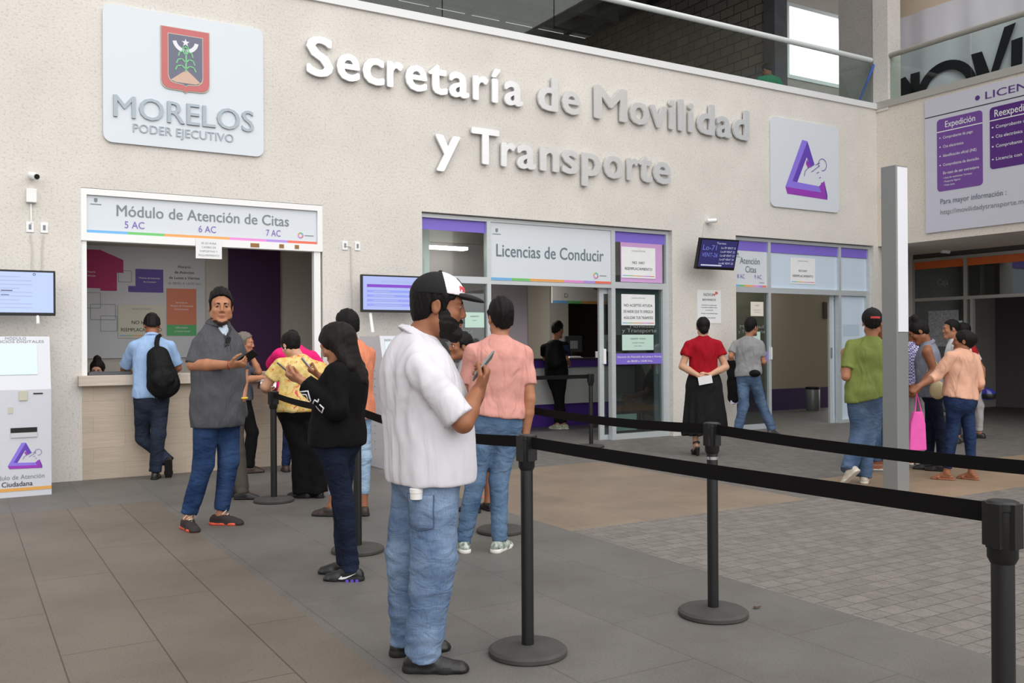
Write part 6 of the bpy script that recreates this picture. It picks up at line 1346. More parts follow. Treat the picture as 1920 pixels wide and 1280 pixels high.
# ================= woman in black sweater
sp = fix('black', dict(s=.92, phi=-74, phit=-76, head=(-78, 30, 0), build=BIGWOMAN, wx=.96, wy=.95, fa=1.1, fl=1.02, skin=SK1, c=.010, hc=.0048, sw=.16, footL=(-88, 0), footR=(-84, 0),
    handL=dict(d=(-.85, .05, .35), n=(.30, .30, .85), curl=[.5, .6, .65, .7], thumb=.5), handR=dict(d=(-.8, -.3, .3), n=(.2, -.3, .8), curl=.6), label='long haired woman in black sweater and dark jeans looking down at her phone'))
def longhair(g):
    h = g.h; s = g.hs; ax = g.hax; bk = -g.ft
    e1 = g.N+bk*.07-g.up*.10*s; e2 = g.N+bk*.12-g.up*.22*s
    return [('u', ell(h(0, -.018, .036), A3(.094, .116, .106)*s, ax), .001), ('u', cone(h(0, -.07, .0), e1, .085*s, .085*s, g.ft, 1.25), .05), ('u', cone(e1, e2, .085*s, .05*s, g.ft, 1.5), .04), ('u', cone(h(.07, -.02, .02), h(.075, -.0, -.16)+bk*.04, .035*s, .04*s), .03), ('u', cone(h(-.07, -.02, .02), h(-.075, .0, -.16)+bk*.04, .035*s, .04*s), .03),
        ('s', ell(h(0, .095, -.03), A3(.072, .075, .105)*s, ax), .015), ('i', half(h(0, .092, .05), nv(g.hf-g.hu*.35)), .01)]
def sleeve_print(g, root, sp):
    m = mat('white_print', (222, 222, 226), .7); st = []
    for (u, z), sh in (((-.165, 1.10), [[(-.030, .03), (.022, .036), (.034, -.02), (.008, -.042), (-.004, -.024), (.016, -.012), (.01, .014), (-.016, .016), (-.012, -.02)]]), ((-.085, 1.05), [[(-.036, .012), (-.02, .034), (.0, .022), (.006, .04)], [(-.034, -.008), (-.008, -.034), (.022, -.04), (.036, -.012), (.012, .008)]])):
        st += [[(u+a, 0, z+b_) for a, b_ in q] for q in sh]
    decal([sp['_shirt']], st, .0042, (0, 1, 0), 'sleeve_print', m, sp['_shirt'], .002)
def swoosh(g, root, sp):
    so = [c for c in root.children if c.name.startswith('shoe')]
    A, f, r, u = foot_frame(g, 'L', sp); s = g.s; sd = -r
    b = MB(); F = lambda a, z, t: tuple(A+(f*a+u*z+sd*(.0455+t))*s)
    b.slab(F, [(.07, -.066), (.045, -.068), (.02, -.062), (-.045, -.030), (.022, -.052), (.044, -.054), (.05, -.046)][::-1], 0, .004); o = b.build('side_mark', mat('silver_mark', (222, 228, 232), .3)); o.parent = so[-1]
    b = MB()
    for k in range(3): b.tube([tuple(A+(f*(-.05+k*.032)-u*.079+sd*.020)*s), tuple(A+(f*(-.05+k*.032)-u*.079+sd*.046)*s)], .011*s, 10)
    o = b.build('sole_columns', mat('violet_rubber', (96, 76, 190), .4)); o.parent = so[-1]
sp['wear'] = [shirt(BLKC, .80, 1.9, .02, .99, seed=11, fold=.005, se=.026, name='sweater', hemtilt=(0, 0)), pants(DKJ, .004, -.028, .060, .054, 8, .004, .006), shoes(dict(m=SHB, sole=SOLB, th=.026, c=.005)), hair_ops(HBR, longhair), face(HB, LIPB, (0, .8, -.6), .003), sleeve_print, swoosh]
root, g = person(sp)
phone(sp, W_(sp, 'L', .11, .022), (-.72, .1, .6), (.6, .15, .78), 'dark phone in the hands of the woman in the black sweater', mat('dark_grey_phone', (62, 56, 58), .3))

# ================= man in pink T-shirt
PINK = fabric('salmon_pink_jersey', (214, 154, 144), fold=.5)
SNK = mat('black_white_sneaker', (52, 62, 62), .7, noise=.5, nscale=30, col2=(190, 200, 190))
sp = fix('pink', dict(s=.98, phi=-6, phit=-10, head=(-20, -4, 0), build=MAN, wx=1.04, wy=1.05, fa=1.0, skin=SK1, c=.010, hc=.006, sw=.178, footR=(25, 0), footL=(-15, 0), handR=dict(d=(-.15, .1, -1), n=(-.9, .3, 0), curl=.4), label='man in salmon pink T-shirt and blue jeans seen from behind'))
sp['wear'] = [shirt(PINK, .915, .70, .012, 1.0, seed=21, fold=.005, se=.012, top=.985, hemtilt=(-.12, 0)), pants(MIDJ, .008, -.02, .064, .054, 13, .004, .007), shoes(dict(m=SNK, sole=SOLW, th=.03, c=.006)), hair(HB, th=.016, low=-.07, top=.014)]
person(sp)
# boy partly hidden behind him
sp = fix('boy', dict(s=.86, phi=-100, phit=-105, head=(-112, 0, 0), build=SLIM, skin=SK2, c=.013, hc=.007, footR=(-30, 0), footL=(-60, 0), handR=None, handL=None, label='youngster in dark shorts mostly hidden between the white polo and the pink shirt'))
sp['wear'] = [shirt(fabric('pale_grey_tee', (186, 190, 198)), .70, .6, .014, 1., seed=5), pants(fabric('dark_shorts', (58, 62, 70)), .02, .30, .075, .08, 3, name='shorts'), shoes(dict(m=SHB, sole=SOLB)), hair(HB, th=.02, top=.01), face(HB)]
person(sp)
# ================= man with backpack at the booth
sp = fix('blue', dict(s=.95, phi=-22, phit=-20, head=(-25, 28, 0), build=MAN, wx=1.04, skin=SK2, c=.012, hc=.007, sw=.185, footR=(-12, 0), footL=(-20, 62), handR=dict(d=(-.4, .9, -.1), n=(0, 0, -1), curl=.2), handL=dict(d=(.2, .95, -.1), n=(0, 0, -1), curl=.2), label='man in light blue shirt leaning on the booth counter with crossed legs'))
BLU = fabric('light_blue_poplin', (150, 178, 216), fold=.4)
sp['wear'] = [shirt(BLU, .855, .86, .014, .98, col=BLU, seed=31, se=.022, top=.97), pants(NAVY, .012, -.01, .072, .068, 14, .004, .006, we=.012), shoes(dict(m=SHB, sole=SOLB)), hair(HB, th=.016, low=-.06, top=.01)]
root, g = person(sp)
bk = -g.ft; c0 = g.C(.40)+bk*.20+g.rt*.095; up = nv(g.up+g.rt*-.18); rt = nv(g.rt-up*(g.rt@up)); bb = np.cross(up, rt)*-1
ops = [('u', cone(c0-up*.14, c0+up*.15, .165, .115, bb, 1.7), .001), ('u', cone(c0-up*.14+bk*.05, c0+up*.02+bk*.05, .10, .09, bb, 1.6), .02), ('u', ell(c0-up*.10+bk*.09, A3(.125, .035, .10), (rt, bb, up)), .015)]
o = solidify('backpack', ops, fabric('black_nylon', (17, 17, 19), .6), None, .009, disp=lambda X, Y, Z: .004*wob(X, Y, Z, 40, 3)); place(o, sp); tag(o, 'black backpack slung over one shoulder of the light blue shirt man', 'backpack')
b = MB(); b.tube([c0+up*.12, g.C(.86)+bk*.155+g.rt*.05, g.C(.97)+bk*.10+g.rt*.06+A3(0, 0, .01), g.C(1.02)+bk*.03+g.rt*.075+A3(0, 0, .012), g.C(.95)+g.ft*.08+g.rt*.085], [.026, .026, .024, .022, .018], 8); q = b.build('shoulder_strap', MATS['black_nylon'], smooth=True); q.parent = o
b = MB(); b.tube([c0-up*.16-rt*.07, c0-up*.22-rt*.10+bk*.02, c0-up*.36-rt*.10], .008, 6); q = b.build('loose_strap', MATS['black_nylon']); q.parent = o
b = MB(); b.tube([c0+up*.17-rt*.03, c0+up*.21, c0+up*.17+rt*.03], .008, 6); q = b.build('handle', MATS['black_nylon']); q.parent = o
# ================= grey haired person at the counter, and the one hidden behind the grey polo
GSH = fabric('slate_grey_shirt', (84, 88, 96))
sp = fix('greyhair', dict(s=.92, phi=58, phit=60, head=(88, 8, 0), build=MAN, skin=SK1, c=.012, hc=.006, sw=.17, footR=(60, 0), footL=(75, 0), handR=dict(d=(.95, .2, -.1), n=(0, .2, -1), curl=.3), handL=dict(d=(-.35, -.1, .9), n=(-.7, -.3, .2), curl=.75, thumb=.4), label='grey haired person with chin on hand at the booth counter'))
sp['wear'] = [shirt(GSH, .80, .9, .014, 1., seed=41), pants(BLKT, .01, -.02, .064, .056, 2), shoes(dict(m=mat('brown_leather', (58, 40, 32), .5), sole=SOLB)), hair(HG, th=.015, low=-.06), face(HG, LIPB, (0, 1, 0))]
root, g = person(sp)
b = MB(); slabbox(b, W_(sp, 'R', .10, .03)+A3(-.03, 0, -.03), (.9, .2, -.25), (-.2, .9, .2), (.25, -.1, .95), .085, .11, .003); thing_at(b, 'paper_sheet', M_PAPER, sp, 'white papers in the hand of the grey haired person', 'papers')
b = MB(); slabbox(b, W_(sp, 'R', .08, .055)+A3(-.03, 0, -.055), (.9, .2, -.3), (-.2, .9, .2), (.3, -.1, .95), .10, .13, .006); thing_at(b, 'dark_folder', mat('black_folder', (36, 34, 38), .5), sp, 'dark folder below the papers of the grey haired person', 'folder')
sp = fix('hidden', dict(s=.89, phi=85, phit=85, head=(85, 5, 0), build=SLIM, skin=SK1, c=.013, hc=.007, sw=.16, footR=(85, 0), footL=(80, 0), handL=None, handR=dict(d=(-.25, .3, -1), n=(0, 1, 0), curl=.3), label='person in grey trousers mostly hidden behind the grey polo man'))
sp['wear'] = [shirt(fabric('dull_grey_top', (96, 96, 100)), .74, .5, .012, 1., seed=43), pants(GRYT, .012, -.025, .068, .066, 5), shoes(dict(m=SHB, sole=SOLB)), hair(HB, th=.015)]
person(sp)
# ================= magenta shirt, yellow blouse, peach T-shirt
MAG = fabric('hot_magenta_cloth', (232, 40, 118))
sp = fix('magenta', dict(s=.93, phi=-22, phit=-22, head=(-25, 30, 0), build=BIGWOMAN, skin=SK1, c=.013, hc=.008, sw=.19, fa=1.1, handR=dict(d=(-.2, .9, -.1), n=(0, 0, -1), curl=.2), handL=dict(d=(.1, .9, -.1), n=(0, 0, -1), curl=.2), label='person in hot magenta top leaning on the counter behind the yellow blouse'))
sp['wear'] = [shirt(MAG, .82, 1.2, .02, 1., seed=51, fold=.006, se=.028), pants(WOJ, .008, -.02, .062, .054, 5), shoes(dict(m=mat('brown_shoe', (62, 46, 40), .5), sole=SOLB)), hair(HB, th=.018)]
person(sp)
def floral():
    m, N, L, p = ndt('yellow_floral_cloth'); p.inputs['Roughness'].default_value = .85; v = N.new('ShaderNodeTexCoord').outputs['Object']; n1 = noise(N, L, v, 16, 3, .6); n2 = noise(N, L, v, 22, 2, .5)
    r1 = ramp(N, L, n1.outputs['Fac'], [(.40, srgb(212, 176, 92)), (.56, srgb(224, 202, 134))]); n2.inputs['Distortion'].default_value = 1.5; r2 = ramp(N, L, n2.outputs['Fac'], [(.60, (0, 0, 0)), (.66, (1, 1, 1))])
    L.new(mixc(N, L, r2.outputs[0], r1.outputs[0], srgb(214, 92, 84)), p.inputs['Base Color']); f = noise(N, L, v, 9, 3); bumpn(N, L, p, f.outputs['Fac'], .4, .04); return m
YEL = floral()
sp = fix('yellow', dict(s=.92, phi=-16, phit=-18, head=(-48, 30, 0), build=BIGWOMAN, wx=.98, skin=SK3, c=.011, hc=.006, sw=.20, fa=1.18, footR=(-40, 0), footL=(-75, 0), handR=None, handL=dict(d=(-.1, .9, .1), n=(.7, .2, .2), curl=.4), toes=True, label='woman in yellow floral blouse and wide black trousers leaning at the counter'))
def updo(bx, by, bz, br, hh=.0, th=.014):
    def f(g):
        h = g.h; s = g.hs; ax = g.hax
        ops = [('u', ell(h(0, -.018, .034), A3(.077+th*.8, .098+th, .088+th+hh)*s, ax), .001), ('u', ell(h(bx, by, bz), A3(br, br*.85, br)*s, ax), .025*s), ('u', ell(h(0, -.06, -.03), A3(.058, .05, .05)*s, ax), .03*s), ('s', ell(h(0, .105, -.03), A3(.082, .085, .098)*s, ax), .012), ('i', half(h(0, .075, .06), nv(g.hf-g.hu*.4)), .008), ('i', half(h(0, 0, -.075), -g.hu+g.hf*.3), .006)]
        for q in (-1, 1): ops.append(('s', ell(h(q*.090, -.006, -.014), A3(.020, .028, .034)*s, ax), .006*s))
        return ops
    return f
def earring(g, root, sp):
    b = MB(); p = g.h(-.086, -.012, -.042); b.lathe([(.001, -.007), (.007, -.003), (.007, .003), (.001, .007)], p, 10); o = b.build('earring', mat('pearl', (236, 232, 226), .2), smooth=True); o.parent = root
sp['wear'] = [shirt(YEL, .79, .62, .016, .99, seed=61, fold=.006, se=.022, name='blouse'), pants(BLKT, .02, -.045, .092, .10, 6, .006, .004, we=.012), hair_ops(HB, updo(0, -.09, .035, .062, .012)), earring, shoes(dict(m=SHB, sole=SOLB))]
person(sp)
PEA = fabric('orange_peach_jersey', (222, 138, 106))
sp = fix('peach', dict(s=.97, phi=-58, phit=-58, head=(-52, 10, 0), build=MAN, wx=1.02, skin=SK2, c=.012, hc=.007, sw=.18, footR=(-20, 0), footL=(-80, 0), handL=dict(d=(-.75, -.05, .45), n=(.5, .3, .6), curl=[.55, .6, .65, .7], thumb=.5), label='man in orange peach T-shirt behind the woman in the black sweater'))
sp['wear'] = [shirt(PEA, .79, .66, .014, 1., seed=71, se=.02), pants(denim('pale_blue_denim', (128, 158, 190), (164, 188, 212), .6), .004, .085, .062, .05, 9), shoes(dict(m=mat('dark_brown_shoe', (52, 40, 36), .5), sole=SOLB)), hair(HB, th=.018, top=.012, low=-.065)]
root, g = person(sp)
phone(sp, W_(sp, 'L', .11, .02)+A3(-.02, 0, .02), (-.6, .05, .75), (.72, .35, .45), 'silver phone held by the man in the peach T-shirt', mat('silver_phone', (176, 180, 170), .3))
b = MB(); w = sp['J']['WL']*.85+sp['J']['EL']*.15; d = nv(sp['J']['WL']-sp['J']['EL']); p1 = nv(np.cross(d, A3(0, 1, 0))); p2 = np.cross(d, p1); b.tube([w+(p1*math.cos(a)+p2*math.sin(a))*.036 for a in np.linspace(0, 6.283, 15)], .009, 6); o = b.build('wristwatch', M_BLACK); o.parent = root
# ================= attendant behind the booth counter
JJ['att'] = ((1.42, .95), dict(P=(0, 0, .50), N=(.0, -.02, .975), H=(.0, -.06, 1.125), ER=(-.22, -.06, .74), WR=(-.12, -.28, .78), EL=(.22, -.06, .74), WL=(.12, -.28, .78), KR=(-.1, -.36, .50), AR=(-.1, -.36, .086), KL=(.1, -.36, .50), AL=(.1, -.36, .086)))
sp = fix('att', dict(sit=True, s=.93, phi=170, phit=172, head=(165, 12, 0), build=WOMAN, skin=SK3, c=.014, hc=.006, handR=None, handL=None, label='seated attendant with topknot barely visible over the booth ledge'))
sp['wear'] = [shirt(fabric('white_blouse_cloth', (222, 222, 224)), .45, .8, .012, 1., seed=81), pants(BLKT, .006, .02), shoes(dict(m=SHB)), hair_ops(HBR, updo(0, -.02, .145, .045)), face(HB)]
person(sp)
b = MB(); b.box(1.2, 1.64, .80, 1.22, .36, .42); b.tube([(1.42, 1.02, .36), (1.42, 1.02, .05)], .03, 8); b.box(1.25, 1.6, .98, 1.06, .0, .05); b.box(1.38, 1.46, .84, 1.2, 0, .05); tag(b.build('office_chair', M_BLACK), 'black office chair under the seated booth attendant', 'chair')
# ================= inside the licence office
sp = fix('lic', dict(s=1.0, phi=18, phit=15, head=(40, 5, 0), build=SLIM, skin=SK1, c=.014, hc=.008, sw=.18, footR=(-60, 0), footL=(-50, 0), label='man in black standing at the licence office counter'))
sp['wear'] = [shirt(BLKC, .82, .72, .014, 1., seed=91, se=.02), pants(BLKT, .008, .02, .06, .055), shoes(dict(m=mat('pale_green_sneaker', (176, 180, 150), .7, noise=.5, nscale=30), sole=SOLW)), hair(HB, th=.018, top=.02)]
root, g = person(sp)
solidify('sleeves', [('u', cone(g.SR+(sp['J']['ER']-g.SR)*.15, g.SR+(sp['J']['ER']-g.SR)*.80, .076, .066, cap1=True), .001)], fabric('navy_sleeve', (38, 44, 70)), root, .012)
ops = [('u', cone(g.C(.35)-g.ft*.17, g.C(.85)-g.ft*.16, .13, .11, g.ft, 1.7), .001)]
o = solidify('backpack', ops, MATS['black_nylon'], None, .014); place(o, sp); tag(o, 'small black backpack on the man in black at the office counter', 'backpack')
b = MB(); b.tube([g.C(.9)-g.ft*.14-g.rt*.08, g.C(1.)-g.rt*.10, g.C(.85)+g.ft*.12-g.rt*.10], .016, 6); q = b.build('shoulder_strap', MATS['black_nylon']); q.parent = o
sp = fix('seated', dict(sit=True, s=.95, phi=-88, phit=-80, head=(-80, 10, 0), build=BIGWOMAN, skin=SK4, c=.014, hc=.009, sw=.18, footR=(-80, 0), footL=(-85, 0), label='person in dark clothes seated behind the licence office door glass'))
J = sp['J']; J['AR'][2] = J['AL'][2] = .082
sp['wear'] = [shirt(fabric('navy_black_top', (30, 32, 42)), .36, .7, .016, 1., seed=93), pants(BLKT, .012, .06, .075, .06), shoes(dict(m=mat('brown_sandal_leather', (120, 74, 52), .6), sole=SOLB)), hair(HB, th=.02)]
root, g = person(sp)
b = MB(); c0 = A3(.30, 0, 0)
b.box(.08, .52, -.22, .22, .27, .30)
for x in (.11, .49):
    for y in (-.19, .19): b.tube([(x, y, .27), (x, y, 0)], .014, 8)
b.box(.50, .53, -.22, .22, .30, .72); thing_at(b, 'waiting_chair', M_BLACK, sp, 'black waiting chair under the person behind the door glass', 'chair')
# ================= woman in red blouse
RED = fabric('red_crepe', (160, 20, 36), fold=.5); BSK = fabric('black_skirt_cloth', (30, 29, 32), noise=.15)
sp = fix('red', dict(s=.96, phi=-3, phit=-2, head=(2, 2, 0), build=WOMAN, wx=1.10, wy=1.05, fa=1.08, skin=SK3, c=.012, hc=.006, sw=.178, footR=(0, 32), footL=(-8, 32), toes=True, handR=dict(d=(-.8, .1, -.35), n=(-.1, -.9, .2), curl=[.5, .5, .55, .6]), handL=dict(d=(.75, -.1, -.4), n=(.1, -.9, .2), curl=[.4, .4, .5, .5]), label='woman in red blouse and long black skirt with hands clasped behind her'))
for q in 'RL': sp['J']['A'+q][2] = .145
def sandals(g, root, sp):
    for q in 'RL':
        A, f, r, u = foot_frame(g, q, sp); s = g.s; b_ = lambda y, z, x=0: A+(f*y+u*z+r*x)*s; b = MB(); c = b_(-.045, -.085); b.tube([c, A3(c[0], c[1], 0)], [.030*s, .020*s], 12); b.tube([b_(-.05, -.088), b_(.05, -.082), b_(.10, -.084)], [.03*s, .024*s, .034*s], 10); t0 = b_(.10, -.08); b.tube([t0, t0+facing(sp['foot'+q][0])[0]*.06-A3(0, 0, .008)], [.036*s, .026*s], 10)
        o = b.build('sandal', SHB, smooth=True); o.parent = root
        b = MB(); b.tube([b_(-.035+.0*math.cos(a), -.01, 0)+(f*math.cos(a)*.042+r*math.sin(a)*.040)*s for a in np.linspace(0, 6.283, 15)], .008, 6); b.tube([b_(.08, -.07, -.045), b_(.085, -.025, 0), b_(.08, -.07, .045)], .011, 6); k = b.build('strap', SHB); k.parent = o
sp['wear'] = [shirt(RED, .97, .50, .014, .99, seed=101, fold=.006, se=.022, name='blouse', t0=.05), skirt(BSK, .255, .225, .30), sandals, hair_ops(HB, updo(0, -.085, -.045, .052))]
root, g = person(sp)
b = MB(); slabbox(b, sp['J']['WR']*.5+sp['J']['WL']*.5+A3(.0, -.075, -.055), (.96, 0, .18), (0, 1, .1), (-.18, -.1, .96), .085, .002, .05); thing_at(b, 'folded_paper', M_PAPER, sp, 'folded white paper held behind the back of the woman in red', 'paper')
# ================= walking man in grey T-shirt
GT = fabric('heather_grey_jersey', (146, 146, 148), fold=.6)
sp = fix('greyt', dict(s=1.0, phi=28, phit=20, head=(50, -2, 0), build=SLIM, wx=1.05, skin=SK1, c=.012, hc=.007, sw=.175, footR=(60, 10), footL=(55, 0), label='man in grey T-shirt and jeans striding toward the appointment door'))
sp['J']['AR'][2] = .09
sp['wear'] = [shirt(GT, .90, .72, .02, .99, seed=111, fold=.007, se=.016, hemtilt=(.1, 0)), pants(WSHJ, .012, -.02, .070, .066, 4, .006, .008), shoes(dict(m=mat('grey_shoe', (66, 64, 66), .6), sole=SOLB)), hair(HB, th=.018, top=.018)]
root, g = person(sp)
o = solidify('jacket', [('u', cone((-.33, .10, 1.08), (-.30, .08, .55), .07, .09, A3(.7, .7, 0), 1.6), .001), ('u', cone((-.28, .12, 1.06), (-.26, .1, .70), .06, .07), .03)], BLKC, None, .012, disp=lambda X, Y, Z: .010*wob(X, Y, Z, 38, 8)); place(o, sp); tag(o, 'black jacket hanging over the arm of the man in grey', 'jacket')
b = MB(); slabbox(b, (-.28, .06, .50), (1, 0, 0), (0, 1, 0), (0, 0, 1), .07, .03, .025); thing_at(b, 'shoe_box', mat('white_violet_pack', (196, 186, 216), .6), sp, 'small white and violet pack below the black jacket', 'pack')
o = solidify('waist_pouch', [('u', ell(g.C(.08)-g.fp*.13+g.rp*.13, A3(.085, .05, .055), (g.rp, g.fp, A3(0, 0, 1))), .001)], MATS['black_nylon'], None, .010); place(o, sp); tag(o, 'black waist pouch on the man in the grey T-shirt', 'pouch')
# ================= man in green T-shirt and black cap
GRN = fabric('olive_green_jersey', (128, 140, 76), fold=.6)
sp = fix('green', dict(s=1.0, phi=8, phit=12, head=(18, 4, 0), hs=1.06, build=MAN, wx=.98, wy=1.05, fa=1.0, skin=SK1, c=.012, hc=.006, sw=.185, footR=(20, 0), footL=(-30, 40), handL=dict(d=(.1, .5, .8), n=(.8, .2, 0), curl=.5), label='man in olive green T-shirt and black cap seen from behind'))
sp['wear'] = [shirt(GRN, .83, .74, .014, 1., seed=121, fold=.007, se=.018, hemtilt=(.22, 0)), pants(WSHJ, .014, -.03, .078, .078, 7, .006, .008), shoes(dict(m=mat('cream_sneaker', (206, 198, 184), .7), sole=SOLW)), hair(HB, th=.010, low=-.06, capz=.03), cap(mat('black_cap_plain', (18, 17, 19), .85), low=.0, back=mat('red_patch', (206, 62, 66), .6))]
person(sp)
# ================= people around the totem
sp = fix('jeansman', dict(s=.95, phi=-70, phit=-70, head=(-75, 5, 0), build=MAN, skin=SK4, c=.014, hc=.009, label='person in jeans mostly hidden between the green T-shirt and the metal column'))
sp['wear'] = [shirt(fabric('dark_blue_tee', (44, 52, 74)), .80, .7, .014, 1., seed=131), pants(MIDJ, .008, .02), shoes(dict(m=mat('orange_brown_shoe', (150, 96, 70), .6), sole=SOLW)), hair(HB, th=.016)]
person(sp)
VST = fabric('blue_grey_vest_cloth', (128, 132, 148), noise=.2)
sp = fix('vest', dict(s=.95, phi=-62, phit=-62, head=(-74, 34, 0), build=WOMAN, wx=1.06, fa=1.05, skin=SK2, c=.012, hc=.006, sw=.165, footR=(-70, 0), footL=(-60, 0), label='woman in sleeveless blue grey vest with high bun looking down'))
sp['wear'] = [shirt(VST, .80, -1, .012, 1., col=VST, seed=141, name='vest'), pants(DKJ, .004, -.01, .058, .048), shoes(dict(m=SHB, sole=SOLB)), hair_ops(HB, updo(.0, -.055, .135, .062)), face(HB, LIPB, (0, .8, -.6), .0035)]
root, g = person(sp)
o = solidify('shoulder_bag', [('u', ell(g.C(.0)-g.rt*.19+g.ft*.0+A3(.05, -.04, .04), A3(.085, .035, .10), (A3(.85, -.5, 0), A3(.5, .85, 0), A3(0, 0, 1))), .001)], mat('cream_bag_leather', (206, 190, 150), .6), None, .012); place(o, sp); tag(o, 'cream shoulder bag between the vest woman and the peach blouse woman', 'bag')
b = MB(); c0 = g.C(.0)-g.rt*.19+A3(.05, -.04, .13); b.tube([c0+A3(.08, -.05, 0), g.C(.97)-g.rt*.10, c0-A3(.08, -.05, 0)], .008, 6); q = b.build('strap', MATS['cream_bag_leather']); q.parent = o
def plaid():
    m, N, L, p = ndt('violet_plaid_cloth'); p.inputs['Roughness'].default_value = .85; v = N.new('ShaderNodeTexCoord').outputs['Object']; k = N.new('ShaderNodeTexChecker'); k.inputs['Scale'].default_value = 55; L.new(v, k.inputs[0]); k.inputs[1].default_value = (*srgb(206, 206, 222), 1); k.inputs[2].default_value = (*srgb(96, 84, 160), 1); L.new(k.outputs[0], p.inputs['Base Color']); return m
sp = fix('plaid', dict(s=.95, phi=20, phit=20, head=(15, 5, 0), build=SLIM, skin=SK2, c=.014, hc=.009, handR=None, handL=None, label='person in violet plaid shirt mostly hidden behind the metal column'))
sp['wear'] = [shirt(plaid(), .80, .7, .014, 1., seed=151), pants(fabric('light_grey_trouser_cloth', (150, 148, 150)), .01, .02), shoes(dict(m=mat('salmon_shoe', (196, 120, 104), .6), sole=SOLW)), hair(HB, th=.016)]
person(sp)
sp = fix('whiteman', dict(s=.99, phi=-70, phit=-68, head=(-82, 6, 0), build=MAN, skin=SK1, c=.014, hc=.008, label='man in white shirt behind the woman in the peach blouse'))
sp['wear'] = [shirt(fabric('white_shirt_cloth', (222, 222, 228)), .80, .8, .014, 1., col=MATS['white_shirt_cloth'], seed=161), pants(NAVY, .008, .02), shoes(dict(m=SHB, sole=SOLB)), hair(HB, th=.016), face(HB, None, (0, 1, 0))]
person(sp)
sp = fix('helmet', dict(s=.96, phi=-60, phit=-55, head=(-62, 8, 0), build=MAN, wx=1.05, skin=SK1, c=.014, hc=.008, sw=.19, label='person in red and white top holding a blue helmet'))
sp['wear'] = [shirt(fabric('red_white_jersey', (168, 34, 44)), .78, .25, .016, 1., seed=171), pants(fabric('pale_grey_pants', (176, 172, 172)), .012, .02), shoes(dict(m=SHB, sole=SOLB)), hair(HB, th=.018)]
root, g = person(sp)
for q, S, E in (('R', g.SR, sp['J']['ER']), ('L', g.SL, sp['J']['EL'])): solidify('sleeve', [('u', cone(S+(E-S)*.0, S+(E-S)*.62, .082, .07, cap1=True), .001)], MATS['white_shirt_cloth'], root, .013)
b = MB(); 
o = solidify('helmet', [('u', ell(sp['J']['WR']+A3(.07, 0, -.10), A3(.115, .14, .11)), .001), ('s', ell(sp['J']['WR']+A3(.07, 0, -.20), A3(.09, .11, .11)), .01)], mat('glossy_blue_shell', (40, 44, 130), .15, spec=.8), None, .011); place(o, sp); tag(o, 'glossy blue motorcycle helmet hanging from a hand on the right', 'helmet')
q = solidify('visor', [('u', ell(sp['J']['WR']+A3(.07, 0, -.10), A3(.118, .143, .113)), .001), ('i', half(sp['J']['WR']+A3(.07, -.06, 0), (0, 1, 0)), 0), ('i', half(sp['J']['WR']+A3(0, 0, -.07), (0, 0, 1)), 0), ('i', half(sp['J']['WR']+A3(0, 0, -.15), (0, 0, -1)), 0)], M_BLACK, o, .008)
PBL = fabric('pale_peach_knit', (222, 172, 147), fold=.5)
sp = fix('peachw', dict(s=.89, phi=-24, phit=-26, head=(-62, 0, 0), build=BIGWOMAN, wx=.98, wy=.95, fa=1.05, fl=1.0, skin=SK2, c=.011, hc=.006, sw=.19, footR=(-40, 0), footL=(-62, 0), toes=True, handL=dict(d=(-.7, -.1, -.5), n=(.3, .5, -.6), curl=.7), label='woman in peach blouse and dark jeans seen from behind on the right'))
def flats(g, root, sp):
    for q in 'RL':
        A, f, r, u = foot_frame(g, q, sp); s = g.s; b_ = lambda y, z, x=0: A+(f*y+u*z+r*x)*s; so = solidify('sandal', [('u', cone(b_(-.05, -.076), b_(.13, -.076), .040*s, .044*s, u, 2.), .01), ('i', half(b_(0, -.0855), -u), 0), ('i', half(b_(0, -.066), u), 0)], mat('tan_sandal', (150, 96, 72), .7), root, .008)
        b = MB(); b.tube([b_(.09, -.07, -.046), b_(.09, -.036, 0), b_(.09, -.07, .046)], .012*s, 6); b.tube([b_(-.03, -.03, -.042), b_(-.062, -.03, 0), b_(-.03, -.03, .042), b_(.03, -.02, .0), b_(-.03, -.03, -.042)], .006*s, 6); k = b.build('strap', MATS['tan_sandal']); k.parent = so
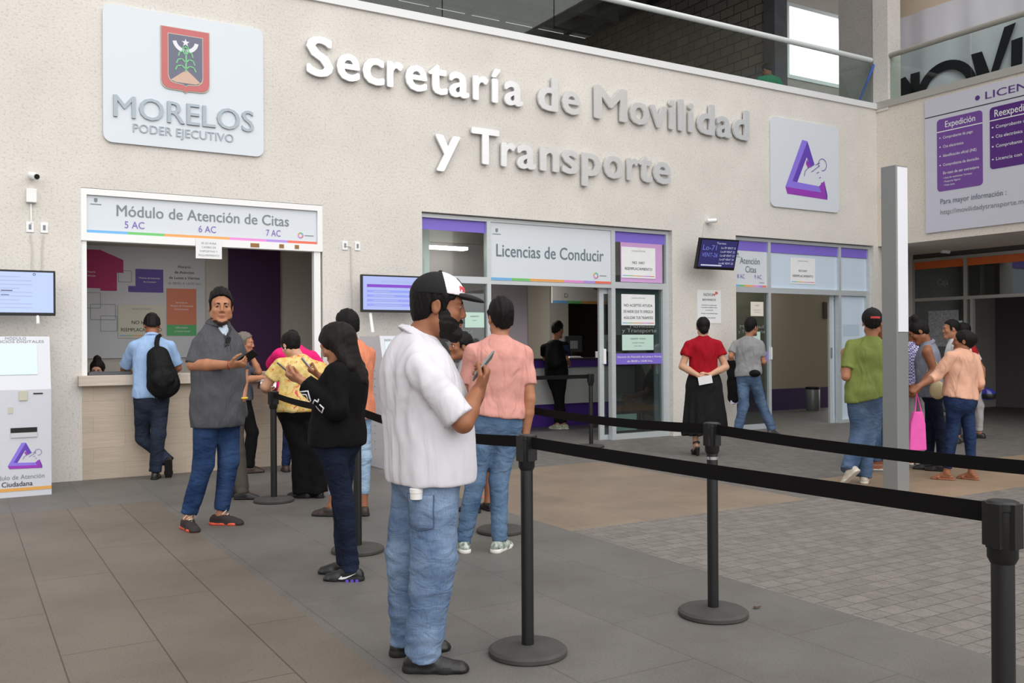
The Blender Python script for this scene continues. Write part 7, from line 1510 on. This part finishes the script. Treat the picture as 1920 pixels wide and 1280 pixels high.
sp['wear'] = [shirt(PBL, .82, 1.35, .012, .99, seed=181, fold=.005, se=.016, name='blouse', hemtilt=(-.15, 0)), pants(WOJ, .004, .045, .062, .048, 6), flats, hair_ops(HB, updo(0, -.095, .02, .058))]
root, g = person(sp); w = v2w(sp, sp['J']['WL']+A3(-.03, -.03, -.07))
t = empty('tote_bag', w, 'bright pink tote bag hanging by the metal column', 'bag')
b = MB(); b.slab(lambda a, z, q: (w[0]+a*.86-q*.5, w[1]-a*.5-q*.86, w[2]+z), [(-.04, -.18), (.05, -.18), (.075, -.30), (.085, -.56), (-.09, -.57), (-.075, -.30)], -.03, .03); b.build('body', mat('hot_pink_cloth', (240, 96, 184), .8, noise=.08), t, bevel=.01)
b = MB(); b.tube([(w[0]-.03, w[1], w[2]-.18), (w[0], w[1], w[2]), (w[0]+.04, w[1]-.02, w[2]-.18)], .008, 6); b.build('strap', MATS['hot_pink_cloth'], t)
# ================= person upstairs
JJ['up'] = ((12.95, 1.55), dict(P=(0, 0, .50), N=(-.02, -.02, .86), H=(-.06, -.06, .98), ER=(.26, .05, .62), WR=(.15, -.1, .60), EL=(-.26, .02, .62), WL=(-.15, -.15, .60), KR=(.1, .38, .48), AR=(.1, .40, .084), KL=(-.1, .38, .48), AL=(-.1, .40, .084)))
sp = fix('up', dict(sit=True, z0=5.45, s=.95, phi=-20, phit=-20, head=(-35, 20, 0), build=MAN, wx=1.1, skin=SK2, c=.015, hc=.009, sw=.2, handR=None, handL=None, label='person in green shirt sitting upstairs behind the glass balustrade'))
sp['wear'] = [shirt(fabric('emerald_cloth', (40, 128, 92)), .42, .9, .018, 1., seed=191, se=.024), pants(DKJ, .008, .02), shoes(dict(m=SHB)), hair(HB, th=.018)]
person(sp)
b = MB(); b.box(12.72, 13.16, 1.34, 1.78, 5.76, 5.82)
for x in (12.75, 13.13):
    for y in (1.37, 1.75): b.box(x-.02, x+.02, y-.02, y+.02, 5.45, 5.76)
tag(b.build('stool', M_CONC), 'low stool upstairs under the person in green', 'stool')
